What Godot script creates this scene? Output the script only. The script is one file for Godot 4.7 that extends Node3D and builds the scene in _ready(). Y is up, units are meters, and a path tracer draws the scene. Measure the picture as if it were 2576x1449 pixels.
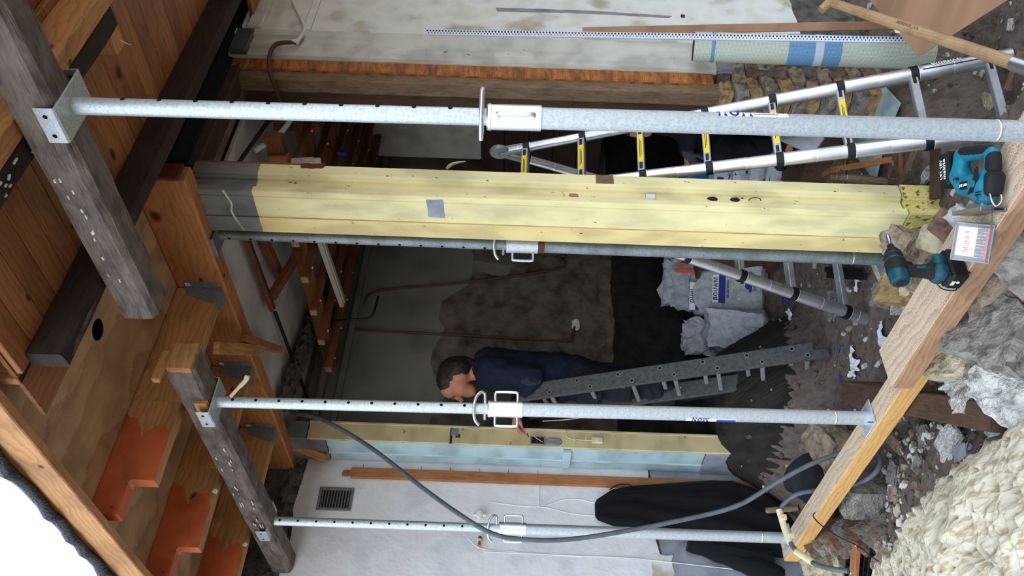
extends Node3D
# A stripped-out house corner held up by steel props, seen from the yard. The photograph lies on its side: the camera is rolled by 90 degrees.
# World axes: x runs along the roof joists into the house, -z along the needle beams towards the white party wall, y is up, ground at 0.

var M := {}
var taken := {}
var rng := RandomNumberGenerator.new()
var nz := FastNoiseLite.new()

func _ready() -> void:
	rng.seed = 7
	nz.seed = 11
	nz.frequency = 1.0
	nz.noise_type = FastNoiseLite.TYPE_SIMPLEX_SMOOTH
	var cam := Camera3D.new()
	cam.name = "camera"
	cam.transform = Transform3D(Basis(Vector3(0.029838, -0.999377, 0.018843), Vector3(0.756415, 0.034899, 0.653161), Vector3(-0.653412, -0.005236, 0.756985)), Vector3(0, 1.86, 0))
	cam.fov = 38.9283
	cam.near = 0.05
	cam.far = 100.0
	cam.current = true
	add_child(cam)
	var sky := ProceduralSkyMaterial.new()
	sky.sky_top_color = Color(0.80, 0.87, 0.95)
	sky.sky_horizon_color = Color(0.93, 0.95, 0.97)
	sky.ground_horizon_color = Color(0.6, 0.58, 0.55)
	sky.ground_bottom_color = Color(0.4, 0.38, 0.35)
	sky.sky_energy_multiplier = 1.0
	var env := Environment.new()
	env.background_mode = Environment.BG_SKY
	env.sky = Sky.new()
	env.sky.sky_material = sky
	env.background_energy_multiplier = 1.0
	env.tonemap_mode = Environment.TONE_MAPPER_LINEAR
	env.tonemap_exposure = 3.7
	env.sdfgi_enabled = true
	env.ssao_enabled = true
	env.ssil_enabled = true
	var we := WorldEnvironment.new()
	we.name = "world"
	we.environment = env
	add_child(we)
	make_materials()
	build_shell()
	build_roof()
	build_openings()
	build_inner_room()
	build_outside()
	build_props()
	build_timbers()
	build_ladders()
	build_people()
	build_bags()
	build_wall_things()
	build_right_things()
	build_tools()
	build_rubble()
	build_small_things()
	for n in find_children("*", "GeometryInstance3D", true, false):
		n.cast_shadow = GeometryInstance3D.SHADOW_CASTING_SETTING_ON

# ---------------------------------------------------------------- nodes
func numbered(called: String) -> String:
	taken[called] = taken.get(called, -1) + 1
	return called if taken[called] == 0 else "%s_%03d" % [called, taken[called]]

func tag(o: Node, label: String, category := "", group := "", kind := "") -> Node:
	if label: o.set_meta("label", label)
	if category: o.set_meta("category", category)
	if group: o.set_meta("group", group)
	if kind: o.set_meta("kind", kind)
	return o

func thing(called: String, label: String, category: String, xf := Transform3D(), group := "") -> Node3D:
	var o := Node3D.new()
	o.name = numbered(called)
	add_child(o)
	o.transform = xf
	tag(o, label, category, group)
	return o

func setting(called: String, label: String) -> Node3D:
	var o := Node3D.new()
	o.name = called
	add_child(o)
	tag(o, label, called.split("_")[0], "", "structure")
	return o

# ---------------------------------------------------------------- shapes: {v, uv, t, s} with clockwise fronts
func mesh_of(shapes: Array) -> ArrayMesh:
	var pv := PackedVector3Array()
	var pn := PackedVector3Array()
	var pu := PackedVector2Array()
	for s in shapes:
		var v: PackedVector3Array = s.v
		var t: PackedInt32Array = s.t
		var uv: PackedVector2Array = s.uv
		var vn := PackedVector3Array()
		var fn := PackedVector3Array()
		fn.resize(t.size() / 3)
		if s.s: vn.resize(v.size())
		for k in t.size() / 3:
			var a := v[t[3 * k]]
			var n := (v[t[3 * k + 2]] - a).cross(v[t[3 * k + 1]] - a)
			fn[k] = n
			if s.s:
				for j in 3: vn[t[3 * k + j]] += n
		for k in t.size() / 3:
			if fn[k].length_squared() < 1e-18: continue
			var f := fn[k].normalized()
			for j in 3:
				var i := t[3 * k + j]
				pv.append(v[i])
				pu.append(uv[i])
				pn.append(vn[i].normalized() if s.s and vn[i].length_squared() > 1e-18 else f)
	var arr := []
	arr.resize(Mesh.ARRAY_MAX)
	arr[Mesh.ARRAY_VERTEX] = pv
	arr[Mesh.ARRAY_NORMAL] = pn
	arr[Mesh.ARRAY_TEX_UV] = pu
	arr[Mesh.ARRAY_TEX_UV2] = pu
	var m := ArrayMesh.new()
	m.add_surface_from_arrays(Mesh.PRIMITIVE_TRIANGLES, arr)
	return m

func part(called: String, shapes, m: Material, parent: Node = null, label := "") -> MeshInstance3D:
	var o := MeshInstance3D.new()
	o.mesh = mesh_of(shapes if shapes is Array else [shapes])
	o.material_override = m
	if parent == null or parent == self:
		o.name = numbered(called)
		add_child(o)
	else:
		o.name = called
		parent.add_child(o, true)
	if label: o.set_meta("label", label)
	return o

func shared(called: String, me: Mesh, m: Material, parent: Node, xf: Transform3D) -> MeshInstance3D:
	var o := MeshInstance3D.new()
	o.mesh = me
	o.material_override = m
	o.transform = xf
	if parent == self:
		o.name = numbered(called)
		add_child(o)
	else:
		o.name = called
		parent.add_child(o, true)
	return o

func tf(s: Dictionary, xf: Transform3D) -> Dictionary:
	var v: PackedVector3Array = xf * (s.v as PackedVector3Array)
	var r := {"v": v, "uv": s.uv, "t": s.t, "s": s.s}
	if xf.basis.determinant() < 0: flip(r)
	return r

func at(p: Vector3) -> Transform3D:
	return Transform3D(Basis(), p)

func flip(s: Dictionary) -> Dictionary:
	var t: PackedInt32Array = s.t
	for k in t.size() / 3:
		var h := t[3 * k + 1]
		t[3 * k + 1] = t[3 * k + 2]
		t[3 * k + 2] = h
	s.t = t
	return s

func closed(s: Dictionary) -> Dictionary:
	var v: PackedVector3Array = s.v
	var t: PackedInt32Array = s.t
	var o := v[0]
	var vol := 0.0
	for k in t.size() / 3:
		vol += (v[t[3 * k]] - o).dot((v[t[3 * k + 1]] - o).cross(v[t[3 * k + 2]] - o))
	return flip(s) if vol > 0 else s

func facing(s: Dictionary, dir: Vector3) -> Dictionary:
	var v: PackedVector3Array = s.v
	var t: PackedInt32Array = s.t
	var n := Vector3.ZERO
	for k in t.size() / 3:
		n += (v[t[3 * k + 2]] - v[t[3 * k]]).cross(v[t[3 * k + 1]] - v[t[3 * k]])
	return flip(s) if n.dot(dir) < 0 else s

# a box with chamfered edges, centred; u runs along its longest side, in metres
func box(size: Vector3, bev := 0.003) -> Dictionary:
	var h := size / 2.0
	bev = minf(bev, 0.45 * minf(h.x, minf(h.y, h.z)) * 2.0)
	var v := PackedVector3Array()
	var uv := PackedVector2Array()
	var t := PackedInt32Array()
	var lng := size.max_axis_index()
	var off := Vector2(rng.randf() * 7.0, rng.randf() * 7.0)
	var put := func(p: Vector3, k: int) -> int:
		v.append(p)
		var a := lng if lng != k else (lng + 1) % 3
		var b := 3 - k - a
		uv.append(Vector2(p[a], p[b]) + off)
		return v.size() - 1
	var pt := func(k: int, s: Vector3) -> Vector3:
		var p := s * (h - Vector3.ONE * bev)
		p[k] = s[k] * h[k]
		return p
	var quad := func(q: Array, n: Vector3) -> void:
		var a: Vector3 = v[q[0]]
		if (v[q[2]] - a).cross(v[q[1]] - a).dot(n) > 0: t.append_array([q[0], q[1], q[2], q[0], q[2], q[3]])
		else: t.append_array([q[0], q[2], q[1], q[0], q[3], q[2]])
	for k in 3:
		var i := (k + 1) % 3
		var j := (k + 2) % 3
		for sg in [-1.0, 1.0]:
			var q := []
			for c in [[-1, -1], [1, -1], [1, 1], [-1, 1]]:
				var s := Vector3.ZERO
				s[k] = sg
				s[i] = c[0]
				s[j] = c[1]
				q.append(put.call(pt.call(k, s), k))
			var n := Vector3.ZERO
			n[k] = sg
			quad.call(q, n)
		if bev > 0.0:
			for si in [-1.0, 1.0]:
				for sj in [-1.0, 1.0]:
					var s1 := Vector3.ZERO
					s1[i] = si
					s1[j] = sj
					s1[k] = 1.0
					var s2 := s1
					s2[k] = -1.0
					var n := s1
					n[k] = 0.0
					quad.call([put.call(pt.call(i, s1), i), put.call(pt.call(i, s2), i), put.call(pt.call(j, s2), i), put.call(pt.call(j, s1), i)], n)
	if bev > 0.0:
		for sx in [-1.0, 1.0]:
			for sy in [-1.0, 1.0]:
				for sz in [-1.0, 1.0]:
					var s := Vector3(sx, sy, sz)
					var a: int = put.call(pt.call(0, s), 0)
					var b: int = put.call(pt.call(1, s), 0)
					var c: int = put.call(pt.call(2, s), 0)
					if (v[c] - v[a]).cross(v[b] - v[a]).dot(s) > 0: t.append_array([a, b, c])
					else: t.append_array([a, c, b])
	return {"v": v, "uv": uv, "t": t, "s": false}

func span(lo: Vector3, hi: Vector3, bev := 0.003) -> Dictionary:
	var a := lo.min(hi)
	var b := lo.max(hi)
	return tf(box(b - a, bev), at((a + b) / 2.0))

# a box from p to q with the given width and height; up tells which way the height points
func bar(p: Vector3, q: Vector3, w: float, h: float, bev := 0.003, up := Vector3.UP) -> Dictionary:
	var d := (q - p).normalized()
	var side := d.cross(up).normalized()
	return tf(box(Vector3((q - p).length(), h, w), bev), Transform3D(Basis(d, side.cross(d), side), (p + q) / 2.0))

func bent(pts: Array, n := 6) -> Array:
	var c := Curve3D.new()
	for i in pts.size():
		var a: Vector3 = pts[maxi(i - 1, 0)]
		var b: Vector3 = pts[mini(i + 1, pts.size() - 1)]
		var tn := (b - a) / 6.0
		c.add_point(pts[i], -tn, tn)
	var out := []
	for i in pts.size() - 1:
		for k in n: out.append(c.sample(i, float(k) / n))
	out.append(pts[-1])
	return out

# a round tube along points; r is one radius or one per point
func tube(pts: Array, r, n := 12, caps := true) -> Dictionary:
	var v := PackedVector3Array()
	var uv := PackedVector2Array()
	var t := PackedInt32Array()
	var d0: Vector3 = (pts[1] - pts[0]).normalized()
	var x := d0.cross(Vector3.UP if absf(d0.y) < 0.9 else Vector3.RIGHT).normalized()
	var along := 0.0
	var off := rng.randf() * 5.0
	for i in pts.size():
		var d: Vector3 = ((pts[mini(i + 1, pts.size() - 1)] as Vector3) - pts[maxi(i - 1, 0)]).normalized()
		x = (x - d * x.dot(d)).normalized()
		var y := d.cross(x)
		var rr: float = r[i] if r is Array else r
		if i > 0: along += (pts[i] as Vector3).distance_to(pts[i - 1])
		for k in n + 1:
			var a := TAU * k / n
			v.append(pts[i] + (x * cos(a) + y * sin(a)) * rr)
			uv.append(Vector2(along + off, TAU * maxf(rr, 0.004) * k / n))
	for i in pts.size() - 1:
		for k in n:
			var a := i * (n + 1) + k
			t.append_array([a, a + n + 1, a + 1, a + 1, a + n + 1, a + n + 2])
	var side := {"v": v, "uv": uv, "t": t, "s": true}
	if not caps: return closed_like(side)
	# caps carry their own vertices so that the rim stays sharp
	for e in [0, pts.size() - 1]:
		var c := v.size()
		v.append(pts[e])
		uv.append(Vector2.ZERO)
		for k in n + 1:
			v.append(v[e * (n + 1) + k])
			uv.append(Vector2(0.01 * cos(TAU * k / n), 0.01 * sin(TAU * k / n)))
		for k in n:
			if e == 0: t.append_array([c, c + 1 + k, c + 2 + k])
			else: t.append_array([c, c + 2 + k, c + 1 + k])
	return closed({"v": v, "uv": uv, "t": t, "s": true})

func closed_like(s: Dictionary) -> Dictionary:
	return closed(s)

# a turned shape round the y axis: points are (radius, height)
func lathe(pts: Array, n := 20, smooth := true) -> Dictionary:
	var v := PackedVector3Array()
	var uv := PackedVector2Array()
	var t := PackedInt32Array()
	var run := 0.0
	for i in pts.size():
		if i > 0: run += (pts[i] as Vector2).distance_to(pts[i - 1])
		for k in n + 1:
			var a := TAU * k / n
			v.append(Vector3(cos(a) * pts[i].x, pts[i].y, sin(a) * pts[i].x))
			uv.append(Vector2(run, pts[i].x * a))
	for i in pts.size() - 1:
		for k in n:
			var a := i * (n + 1) + k
			t.append_array([a, a + n + 1, a + 1, a + 1, a + n + 1, a + n + 2])
	return closed({"v": v, "uv": uv, "t": t, "s": smooth})

# a polygon (x, y) pushed along z by depth
func prism(poly: PackedVector2Array, depth: float, smooth := false) -> Dictionary:
	var v := PackedVector3Array()
	var uv := PackedVector2Array()
	var t := PackedInt32Array()
	var n := poly.size()
	var caps := Geometry2D.triangulate_polygon(poly)
	var off := Vector2(rng.randf() * 5.0, rng.randf() * 5.0)
	for z in [0.0, depth]:
		var base := v.size()
		for p in poly:
			v.append(Vector3(p.x, p.y, z))
			uv.append(p + off)
		for k in caps.size() / 3:
			if z == 0.0: t.append_array([base + caps[3 * k], base + caps[3 * k + 1], base + caps[3 * k + 2]])
			else: t.append_array([base + caps[3 * k], base + caps[3 * k + 2], base + caps[3 * k + 1]])
	var flat := {"v": v, "uv": uv, "t": t, "s": smooth}
	var run := 0.0
	for i in n:
		var a := poly[i]
		var b := poly[(i + 1) % n]
		var l := a.distance_to(b)
		var c := v.size()
		v.append_array([Vector3(a.x, a.y, 0), Vector3(b.x, b.y, 0), Vector3(b.x, b.y, depth), Vector3(a.x, a.y, depth)])
		uv.append_array([Vector2(run, 0) + off, Vector2(run + l, 0) + off, Vector2(run + l, depth) + off, Vector2(run, depth) + off])
		run += l
		t.append_array([c, c + 1, c + 2, c, c + 2, c + 3])
	flat.v = v
	flat.uv = uv
	flat.t = t
	# caps and walls must agree: turn the walls if the polygon runs the other way
	var area := 0.0
	for i in n: area += poly[i].cross(poly[(i + 1) % n])
	var tri_area := 0.0
	if caps.size() >= 3: tri_area = (poly[caps[1]] - poly[caps[0]]).cross(poly[caps[2]] - poly[caps[0]])
	var nc := 2 * caps.size()
	var tt: PackedInt32Array = flat.t
	if area * tri_area < 0:
		for k in nc / 3:
			var h := tt[3 * k + 1]
			tt[3 * k + 1] = tt[3 * k + 2]
			tt[3 * k + 2] = h
		flat.t = tt
	# the walls above follow the same sense as the caps when the area is negative or positive alike
	return closed(fix_walls(flat, nc))

func fix_walls(s: Dictionary, nc: int) -> Dictionary:
	# compare one wall with the cap by the sign of the volumes they enclose
	var v: PackedVector3Array = s.v
	var t: PackedInt32Array = s.t
	var o := Vector3.ZERO
	for p in v: o += p
	o /= v.size()
	var va := 0.0
	var vb := 0.0
	for k in t.size() / 3:
		var x := (v[t[3 * k]] - o).dot((v[t[3 * k + 1]] - o).cross(v[t[3 * k + 2]] - o))
		if 3 * k < nc: va += x
		else: vb += x
	if va * vb < 0:
		for k in range(nc / 3, t.size() / 3):
			var h := t[3 * k + 1]
			t[3 * k + 1] = t[3 * k + 2]
			t[3 * k + 2] = h
		s.t = t
	return s

# loops of equal length joined one to the next; caps close the ends
func loft(loops: Array, smooth := false, caps := true) -> Dictionary:
	var v := PackedVector3Array()
	var uv := PackedVector2Array()
	var t := PackedInt32Array()
	var n: int = loops[0].size()
	var off := Vector2(rng.randf() * 5.0, rng.randf() * 5.0)
	var run := 0.0
	for i in loops.size():
		if i > 0: run += (loops[i][0] as Vector3).distance_to(loops[i - 1][0])
		var w := 0.0
		for k in n + 1:
			if k > 0: w += (loops[i][k % n] as Vector3).distance_to(loops[i][k - 1])
			v.append(loops[i][k % n])
			uv.append(Vector2(run, w) + off)
	for i in loops.size() - 1:
		for k in n:
			var a := i * (n + 1) + k
			t.append_array([a, a + n + 1, a + 1, a + 1, a + n + 1, a + n + 2])
	if caps:
		for e in [0, loops.size() - 1]:
			var c := v.size()
			var mid := Vector3.ZERO
			for p in loops[e]: mid += p
			v.append(mid / n)
			uv.append(off)
			for k in n + 1:
				v.append(loops[e][k % n])
				uv.append(off + Vector2(loops[e][k % n].x - mid.x / n, loops[e][k % n].y - mid.y / n))
			for k in n:
				if e == 0: t.append_array([c, c + 1 + k, c + 2 + k])
				else: t.append_array([c, c + 2 + k, c + 1 + k])
	return closed({"v": v, "uv": uv, "t": t, "s": smooth})

# a rough timber along an axis from p to q: w across, h high, wavering by amp, edges worn off by wane
func timber(p: Vector3, q: Vector3, w: float, h: float, amp := 0.004, wane := 0.012, up := Vector3.UP) -> Dictionary:
	var d := (q - p).normalized()
	var side := d.cross(up).normalized()
	var u := side.cross(d)
	var n := maxi(3, int((q - p).length() / 0.06))
	var seedv := rng.randf() * 50.0
	var loops := []
	var prof := []
	for c in [[-1, -1], [1, -1], [1, 1], [-1, 1]]:
		var cx: float = c[0]
		var cy: float = c[1]
		var first := Vector2(cx * (w / 2 - (0.0 if cx * cy > 0 else wane)), cy * (h / 2 - (wane if cx * cy > 0 else 0.0)))
		var second := Vector2(cx * (w / 2 - (wane if cx * cy > 0 else 0.0)), cy * (h / 2 - (0.0 if cx * cy > 0 else wane)))
		prof.append(first)
		prof.append(second)
	for i in n + 1:
		var f := float(i) / n
		var loop := PackedVector3Array()
		for k in prof.size():
			var a: Vector2 = prof[k]
			var wob := Vector2(nz.get_noise_3d(f * n * 0.35, k * 0.7 + seedv, 1.0), nz.get_noise_3d(f * n * 0.35, k * 0.7 + seedv, 9.0)) * amp
			loop.append(p.lerp(q, f) + side * (a.x + wob.x) + u * (a.y + wob.y))
		loops.append(loop)
	return loft(loops, false)

# a broken stone or brick: a cube of sub x sub cells a side, rounded, roughened and scaled
func stone(size: Vector3, amp := 0.12, round_ := 0.15, sub := 5, seedv := -1.0) -> Dictionary:
	if seedv < 0: seedv = rng.randf() * 100.0
	var v := PackedVector3Array()
	var uv := PackedVector2Array()
	var t := PackedInt32Array()
	var off := Vector2(rng.randf() * 5.0, rng.randf() * 5.0)
	for k in 3:
		for sg in [-1.0, 1.0]:
			var base := v.size()
			for i in sub + 1:
				for j in sub + 1:
					var p := Vector3.ZERO
					p[k] = sg
					p[(k + 1) % 3] = 2.0 * i / sub - 1.0
					p[(k + 2) % 3] = 2.0 * j / sub - 1.0
					var s := p.normalized() * 1.25
					var q := p.lerp(s, round_)
					var e0 := amp * nz.get_noise_3d(q.x * 0.9 + seedv, q.y * 0.9, q.z * 0.9) * 1.5 + amp * 0.45 * nz.get_noise_3d(q.x * 2.6, q.y * 2.6 + seedv, q.z * 2.6)
					if sub > 6: e0 += amp * 0.3 * absf(nz.get_noise_3d(q.x * 6.0, q.y * 6.0 + seedv, q.z * 6.0)) + amp * 0.12 * nz.get_noise_3d(q.x * 13.0, q.y * 13.0 + seedv, q.z * 13.0)
					q *= 1.0 + e0
					var w := q * size / 2.0
					v.append(w)
					var e := Vector2(w[(k + 1) % 3], w[(k + 2) % 3])
					uv.append(e + off)
			for i in sub:
				for j in sub:
					var a := base + i * (sub + 1) + j
					if sg > 0: t.append_array([a, a + 1, a + sub + 1, a + 1, a + sub + 2, a + sub + 1])
					else: t.append_array([a, a + sub + 1, a + 1, a + 1, a + sub + 1, a + sub + 2])
	return closed({"v": v, "uv": uv, "t": t, "s": false})

# a surface over (u, v) in 0..1
func sheet(fn: Callable, nu: int, nv: int, dir: Vector3, smooth := true) -> Dictionary:
	var v := PackedVector3Array()
	var uv := PackedVector2Array()
	var t := PackedInt32Array()
	for i in nu + 1:
		for j in nv + 1:
			var p: Vector3 = fn.call(float(i) / nu, float(j) / nv)
			v.append(p)
			uv.append(Vector2(p.x + p.y * 0.5, p.z + p.y * 0.5) if absf(dir.y) > 0.5 else Vector2(p.x + p.z, p.y))
	for i in nu:
		for j in nv:
			var a := i * (nv + 1) + j
			t.append_array([a, a + 1, a + nv + 1, a + 1, a + nv + 2, a + nv + 1])
	return facing({"v": v, "uv": uv, "t": t, "s": smooth}, dir)

# a coat of paint or plaster on a wall plane: poly in (a, y); axis "z" gives points (a, y, c), axis "x" gives (c, y, a)
func coat(poly: Array, c: float, thick: float, axis := "z", ragged := 0.0) -> Dictionary:
	var pts := PackedVector2Array()
	for i in poly.size():
		var a: Vector2 = poly[i]
		var b: Vector2 = poly[(i + 1) % poly.size()]
		pts.append(a)
		if ragged > 0.0 and a.distance_to(b) > 0.06:
			var n := int(a.distance_to(b) / 0.035)
			var nn := (b - a).orthogonal().normalized()
			for k in range(1, n):
				var f := float(k) / n
				var p := a.lerp(b, f)
				pts.append(p + nn * ragged * (nz.get_noise_2d(p.x * 9.0 + 3.0, p.y * 9.0) + 0.6 * nz.get_noise_2d(p.x * 30.0, p.y * 30.0 + 5.0)))
	var s := prism(pts, thick)
	if axis == "z": return tf(s, at(Vector3(0, 0, c)))
	return tf(s, Transform3D(Basis(Vector3(0, 0, 1), Vector3(0, 1, 0), Vector3(1, 0, 0)), Vector3(c, 0, 0)))

# lettering: height in metres, flat in x-y, starting at the left, middle line at y = 0
func letters(txt: String, height: float, depth := 0.0006, bold := true) -> Dictionary:
	var tm := TextMesh.new()
	var f := SystemFont.new()
	f.font_names = PackedStringArray(["Droid Sans"])
	f.font_weight = 700 if bold else 400
	tm.font = f
	tm.text = txt
	tm.font_size = 32
	tm.pixel_size = height / 23.0
	tm.depth = depth
	tm.curve_step = 2.0
	tm.horizontal_alignment = HORIZONTAL_ALIGNMENT_CENTER
	tm.vertical_alignment = VERTICAL_ALIGNMENT_CENTER
	var v := PackedVector3Array()
	var uv := PackedVector2Array()
	var t := PackedInt32Array()
	for k in tm.get_surface_count():
		var a := tm.surface_get_arrays(k)
		var base := v.size()
		v.append_array(a[Mesh.ARRAY_VERTEX])
		for p in a[Mesh.ARRAY_VERTEX]: uv.append(Vector2(p.x, p.y))
		for i in a[Mesh.ARRAY_INDEX]: t.append(base + i)
	return {"v": v, "uv": uv, "t": t, "s": false}

func bend(s: Dictionary, fn: Callable) -> Dictionary:
	var v: PackedVector3Array = s.v
	for i in v.size(): v[i] = fn.call(v[i])
	return {"v": v, "uv": s.uv, "t": s.t, "s": s.s}

# a solid grown round bones [a, b, ra, rb]: the distance to each tapered capsule, joined by a smooth minimum and meshed as surface nets
func grown(bones: Array, cell: float, k := 0.03, squash := Vector3.ONE) -> Dictionary:
	var lo := Vector3.ONE * 1e9
	var hi := -lo
	for b in bones:
		var r := maxf(b[2], b[3]) + 3.0 * cell + k * 0.3
		lo = lo.min((b[0] as Vector3).min(b[1]) - Vector3.ONE * r)
		hi = hi.max((b[0] as Vector3).max(b[1]) + Vector3.ONE * r)
	var n := Vector3i(((hi - lo) / cell).ceil()) + Vector3i.ONE
	var field := PackedFloat32Array()
	field.resize(n.x * n.y * n.z)
	field.fill(1e3)
	var acc := PackedFloat32Array()
	acc.resize(field.size())
	# exp-sum smooth minimum, each bone only in its own box
	for b in bones:
		var a: Vector3 = b[0]
		var d: Vector3 = b[1] - b[0]
		var ra: float = b[2]
		var dr: float = b[3] - b[2]
		var l2 := maxf(d.length_squared(), 1e-9)
		var r := maxf(b[2], b[3]) + k * 1.5 + 2.0 * cell
		var blo := Vector3i((((a.min(b[1]) - Vector3.ONE * r) - lo) / cell).floor()).clamp(Vector3i.ZERO, n - Vector3i.ONE)
		var bhi := Vector3i((((a.max(b[1]) + Vector3.ONE * r) - lo) / cell).ceil()).clamp(Vector3i.ZERO, n - Vector3i.ONE)
		for z in range(blo.z, bhi.z + 1):
			for y in range(blo.y, bhi.y + 1):
				var row := (z * n.y + y) * n.x
				var p := Vector3(lo.x + blo.x * cell, lo.y + y * cell, lo.z + z * cell)
				for x in range(blo.x, bhi.x + 1):
					var f := clampf((p - a).dot(d) / l2, 0.0, 1.0)
					var dist := p.distance_to(a + d * f) - (ra + dr * f)
					acc[row + x] += exp(-dist / k * 2.5)
					p.x += cell
	for i in acc.size():
		if acc[i] > 0.0: field[i] = -log(acc[i]) * k / 2.5
	var v := PackedVector3Array()
	var uv := PackedVector2Array()
	var t := PackedInt32Array()
	var idx := {}
	var sx := 1
	var sy := n.x
	var sz := n.x * n.y
	for z in n.z - 1:
		for y in n.y - 1:
			var i := (z * n.y + y) * n.x
			for x in n.x - 1:
				var c0 := field[i]
				var any := false
				var neg := c0 < 0.0
				if (field[i + sx] < 0.0) != neg or (field[i + sy] < 0.0) != neg or (field[i + sz] < 0.0) != neg or (field[i + sx + sy] < 0.0) != neg or (field[i + sx + sz] < 0.0) != neg or (field[i + sy + sz] < 0.0) != neg or (field[i + sx + sy + sz] < 0.0) != neg: any = true
				if any:
					var sum := Vector3.ZERO
					var cnt := 0
					for e in EDGES:
						var fa := field[i + e[0].x * sx + e[0].y * sy + e[0].z * sz]
						var fb := field[i + e[1].x * sx + e[1].y * sy + e[1].z * sz]
						if (fa < 0.0) != (fb < 0.0):
							sum += Vector3(e[0]).lerp(Vector3(e[1]), fa / (fa - fb))
							cnt += 1
					idx[i] = v.size()
					var q := lo + (Vector3(x, y, z) + sum / cnt) * cell
					v.append(q)
					uv.append(Vector2(q.x + q.z, q.y))
				i += 1
	for i in idx:
		# one quad round each crossed edge that starts at this cell's corner
		for e in [[sx, sy, sz], [sy, sz, sx], [sz, sx, sy]]:
			var fa := field[i]
			var fb := field[i + e[0]]
			if (fa < 0.0) == (fb < 0.0): continue
			var a: int = i
			var b: int = i - e[1]
			var c: int = i - e[1] - e[2]
			var d: int = i - e[2]
			if not (idx.has(b) and idx.has(c) and idx.has(d)): continue
			if fa < 0.0: t.append_array([idx[a], idx[b], idx[c], idx[a], idx[c], idx[d]])
			else: t.append_array([idx[a], idx[c], idx[b], idx[a], idx[d], idx[c]])
	return closed({"v": v, "uv": uv, "t": t, "s": true})

const EDGES := [[Vector3i(0, 0, 0), Vector3i(1, 0, 0)], [Vector3i(0, 1, 0), Vector3i(1, 1, 0)], [Vector3i(0, 0, 1), Vector3i(1, 0, 1)], [Vector3i(0, 1, 1), Vector3i(1, 1, 1)], [Vector3i(0, 0, 0), Vector3i(0, 1, 0)], [Vector3i(1, 0, 0), Vector3i(1, 1, 0)], [Vector3i(0, 0, 1), Vector3i(0, 1, 1)], [Vector3i(1, 0, 1), Vector3i(1, 1, 1)], [Vector3i(0, 0, 0), Vector3i(0, 0, 1)], [Vector3i(1, 0, 0), Vector3i(1, 0, 1)], [Vector3i(0, 1, 0), Vector3i(0, 1, 1)], [Vector3i(1, 1, 0), Vector3i(1, 1, 1)]]

# ---------------------------------------------------------------- materials
func ntex(freq: float, stops: Array, size := 512, type := FastNoiseLite.TYPE_SIMPLEX_SMOOTH, octaves := 4, warp := 0.0, seedv := 1) -> NoiseTexture2D:
	var n := FastNoiseLite.new()
	n.seed = seedv
	n.noise_type = type
	n.frequency = freq
	n.fractal_octaves = octaves
	if type == FastNoiseLite.TYPE_CELLULAR:
		n.cellular_return_type = FastNoiseLite.RETURN_CELL_VALUE
		n.fractal_type = FastNoiseLite.FRACTAL_NONE
	if warp > 0.0:
		n.domain_warp_enabled = true
		n.domain_warp_amplitude = warp
		n.domain_warp_frequency = freq * 0.7
	var t := NoiseTexture2D.new()
	t.noise = n
	t.width = size
	t.height = size
	t.seamless = true
	t.seamless_blend_skirt = 0.15
	var g := Gradient.new()
	g.offsets = PackedFloat32Array(stops.map(func(s): return s[0]))
	g.colors = PackedColorArray(stops.map(func(s): return s[1]))
	t.color_ramp = g
	return t

func grey(v: float) -> Color:
	return Color(v, v, v)

# sawn pine: growth rings drawn along u, with knots
func pine_image(w: int, h: int, knots: Array, seedv: int) -> ImageTexture:
	var im := Image.create(w, h, false, Image.FORMAT_RGB8)
	var n := FastNoiseLite.new()
	n.seed = seedv
	n.frequency = 1.0
	for y in h:
		for x in w:
			var u := float(x) / w
			var v := float(y) / h
			var cu := cos(TAU * u) * 0.5
			var su := sin(TAU * u) * 0.5
			var warp := n.get_noise_3d(cu, su, v * 1.6)
			var ring := v * 15.0 + warp * 2.4
			var dark := 0.0
			for k in knots:
				var du := absf(u - k.x)
				du = minf(du, 1.0 - du) * 2.6
				var dv: float = v - k.y
				var d: float = sqrt(du * du + dv * dv) / k.z
				ring += signf(dv) * 1.6 * exp(-d * d * 0.25)
				dark = maxf(dark, clampf(1.35 - d, 0.0, 1.0))
			var f := ring - floorf(ring)
			var late := pow(f, 2.2) * 0.13
			var fibre := n.get_noise_3d(cu * 9.0, su * 9.0, v * 60.0) * 0.05
			var c := 1.0 - late + fibre
			var tone := Color(c, c * (1.0 - late * 0.25), c * (1.0 - late * 0.45))
			im.set_pixel(x, y, tone.lerp(Color(0.36, 0.22, 0.13), dark * 0.85))
	return ImageTexture.create_from_image(im)

func mat(tint: Color, rough: float, tex: Texture2D = null, scale := Vector2.ONE, bump: Texture2D = null, bump_cm := 0.0, detail: Texture2D = null, dscale := Vector2.ONE, metal := 0.0, rough_tex: Texture2D = null) -> StandardMaterial3D:
	var m := StandardMaterial3D.new()
	m.albedo_color = tint
	m.roughness = rough
	m.metallic = metal
	m.metallic_specular = 0.4
	m.uv1_scale = Vector3(scale.x, scale.y, 1)
	if tex: m.albedo_texture = tex
	if bump:
		m.heightmap_enabled = true
		m.heightmap_texture = bump
		m.heightmap_scale = bump_cm
	if detail:
		m.detail_enabled = true
		m.detail_albedo = detail
		m.detail_blend_mode = BaseMaterial3D.BLEND_MODE_MUL
		m.detail_uv_layer = BaseMaterial3D.DETAIL_UV_2
		m.uv2_scale = Vector3(dscale.x, dscale.y, 1)
	if rough_tex: m.roughness_texture = rough_tex
	return m

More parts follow.
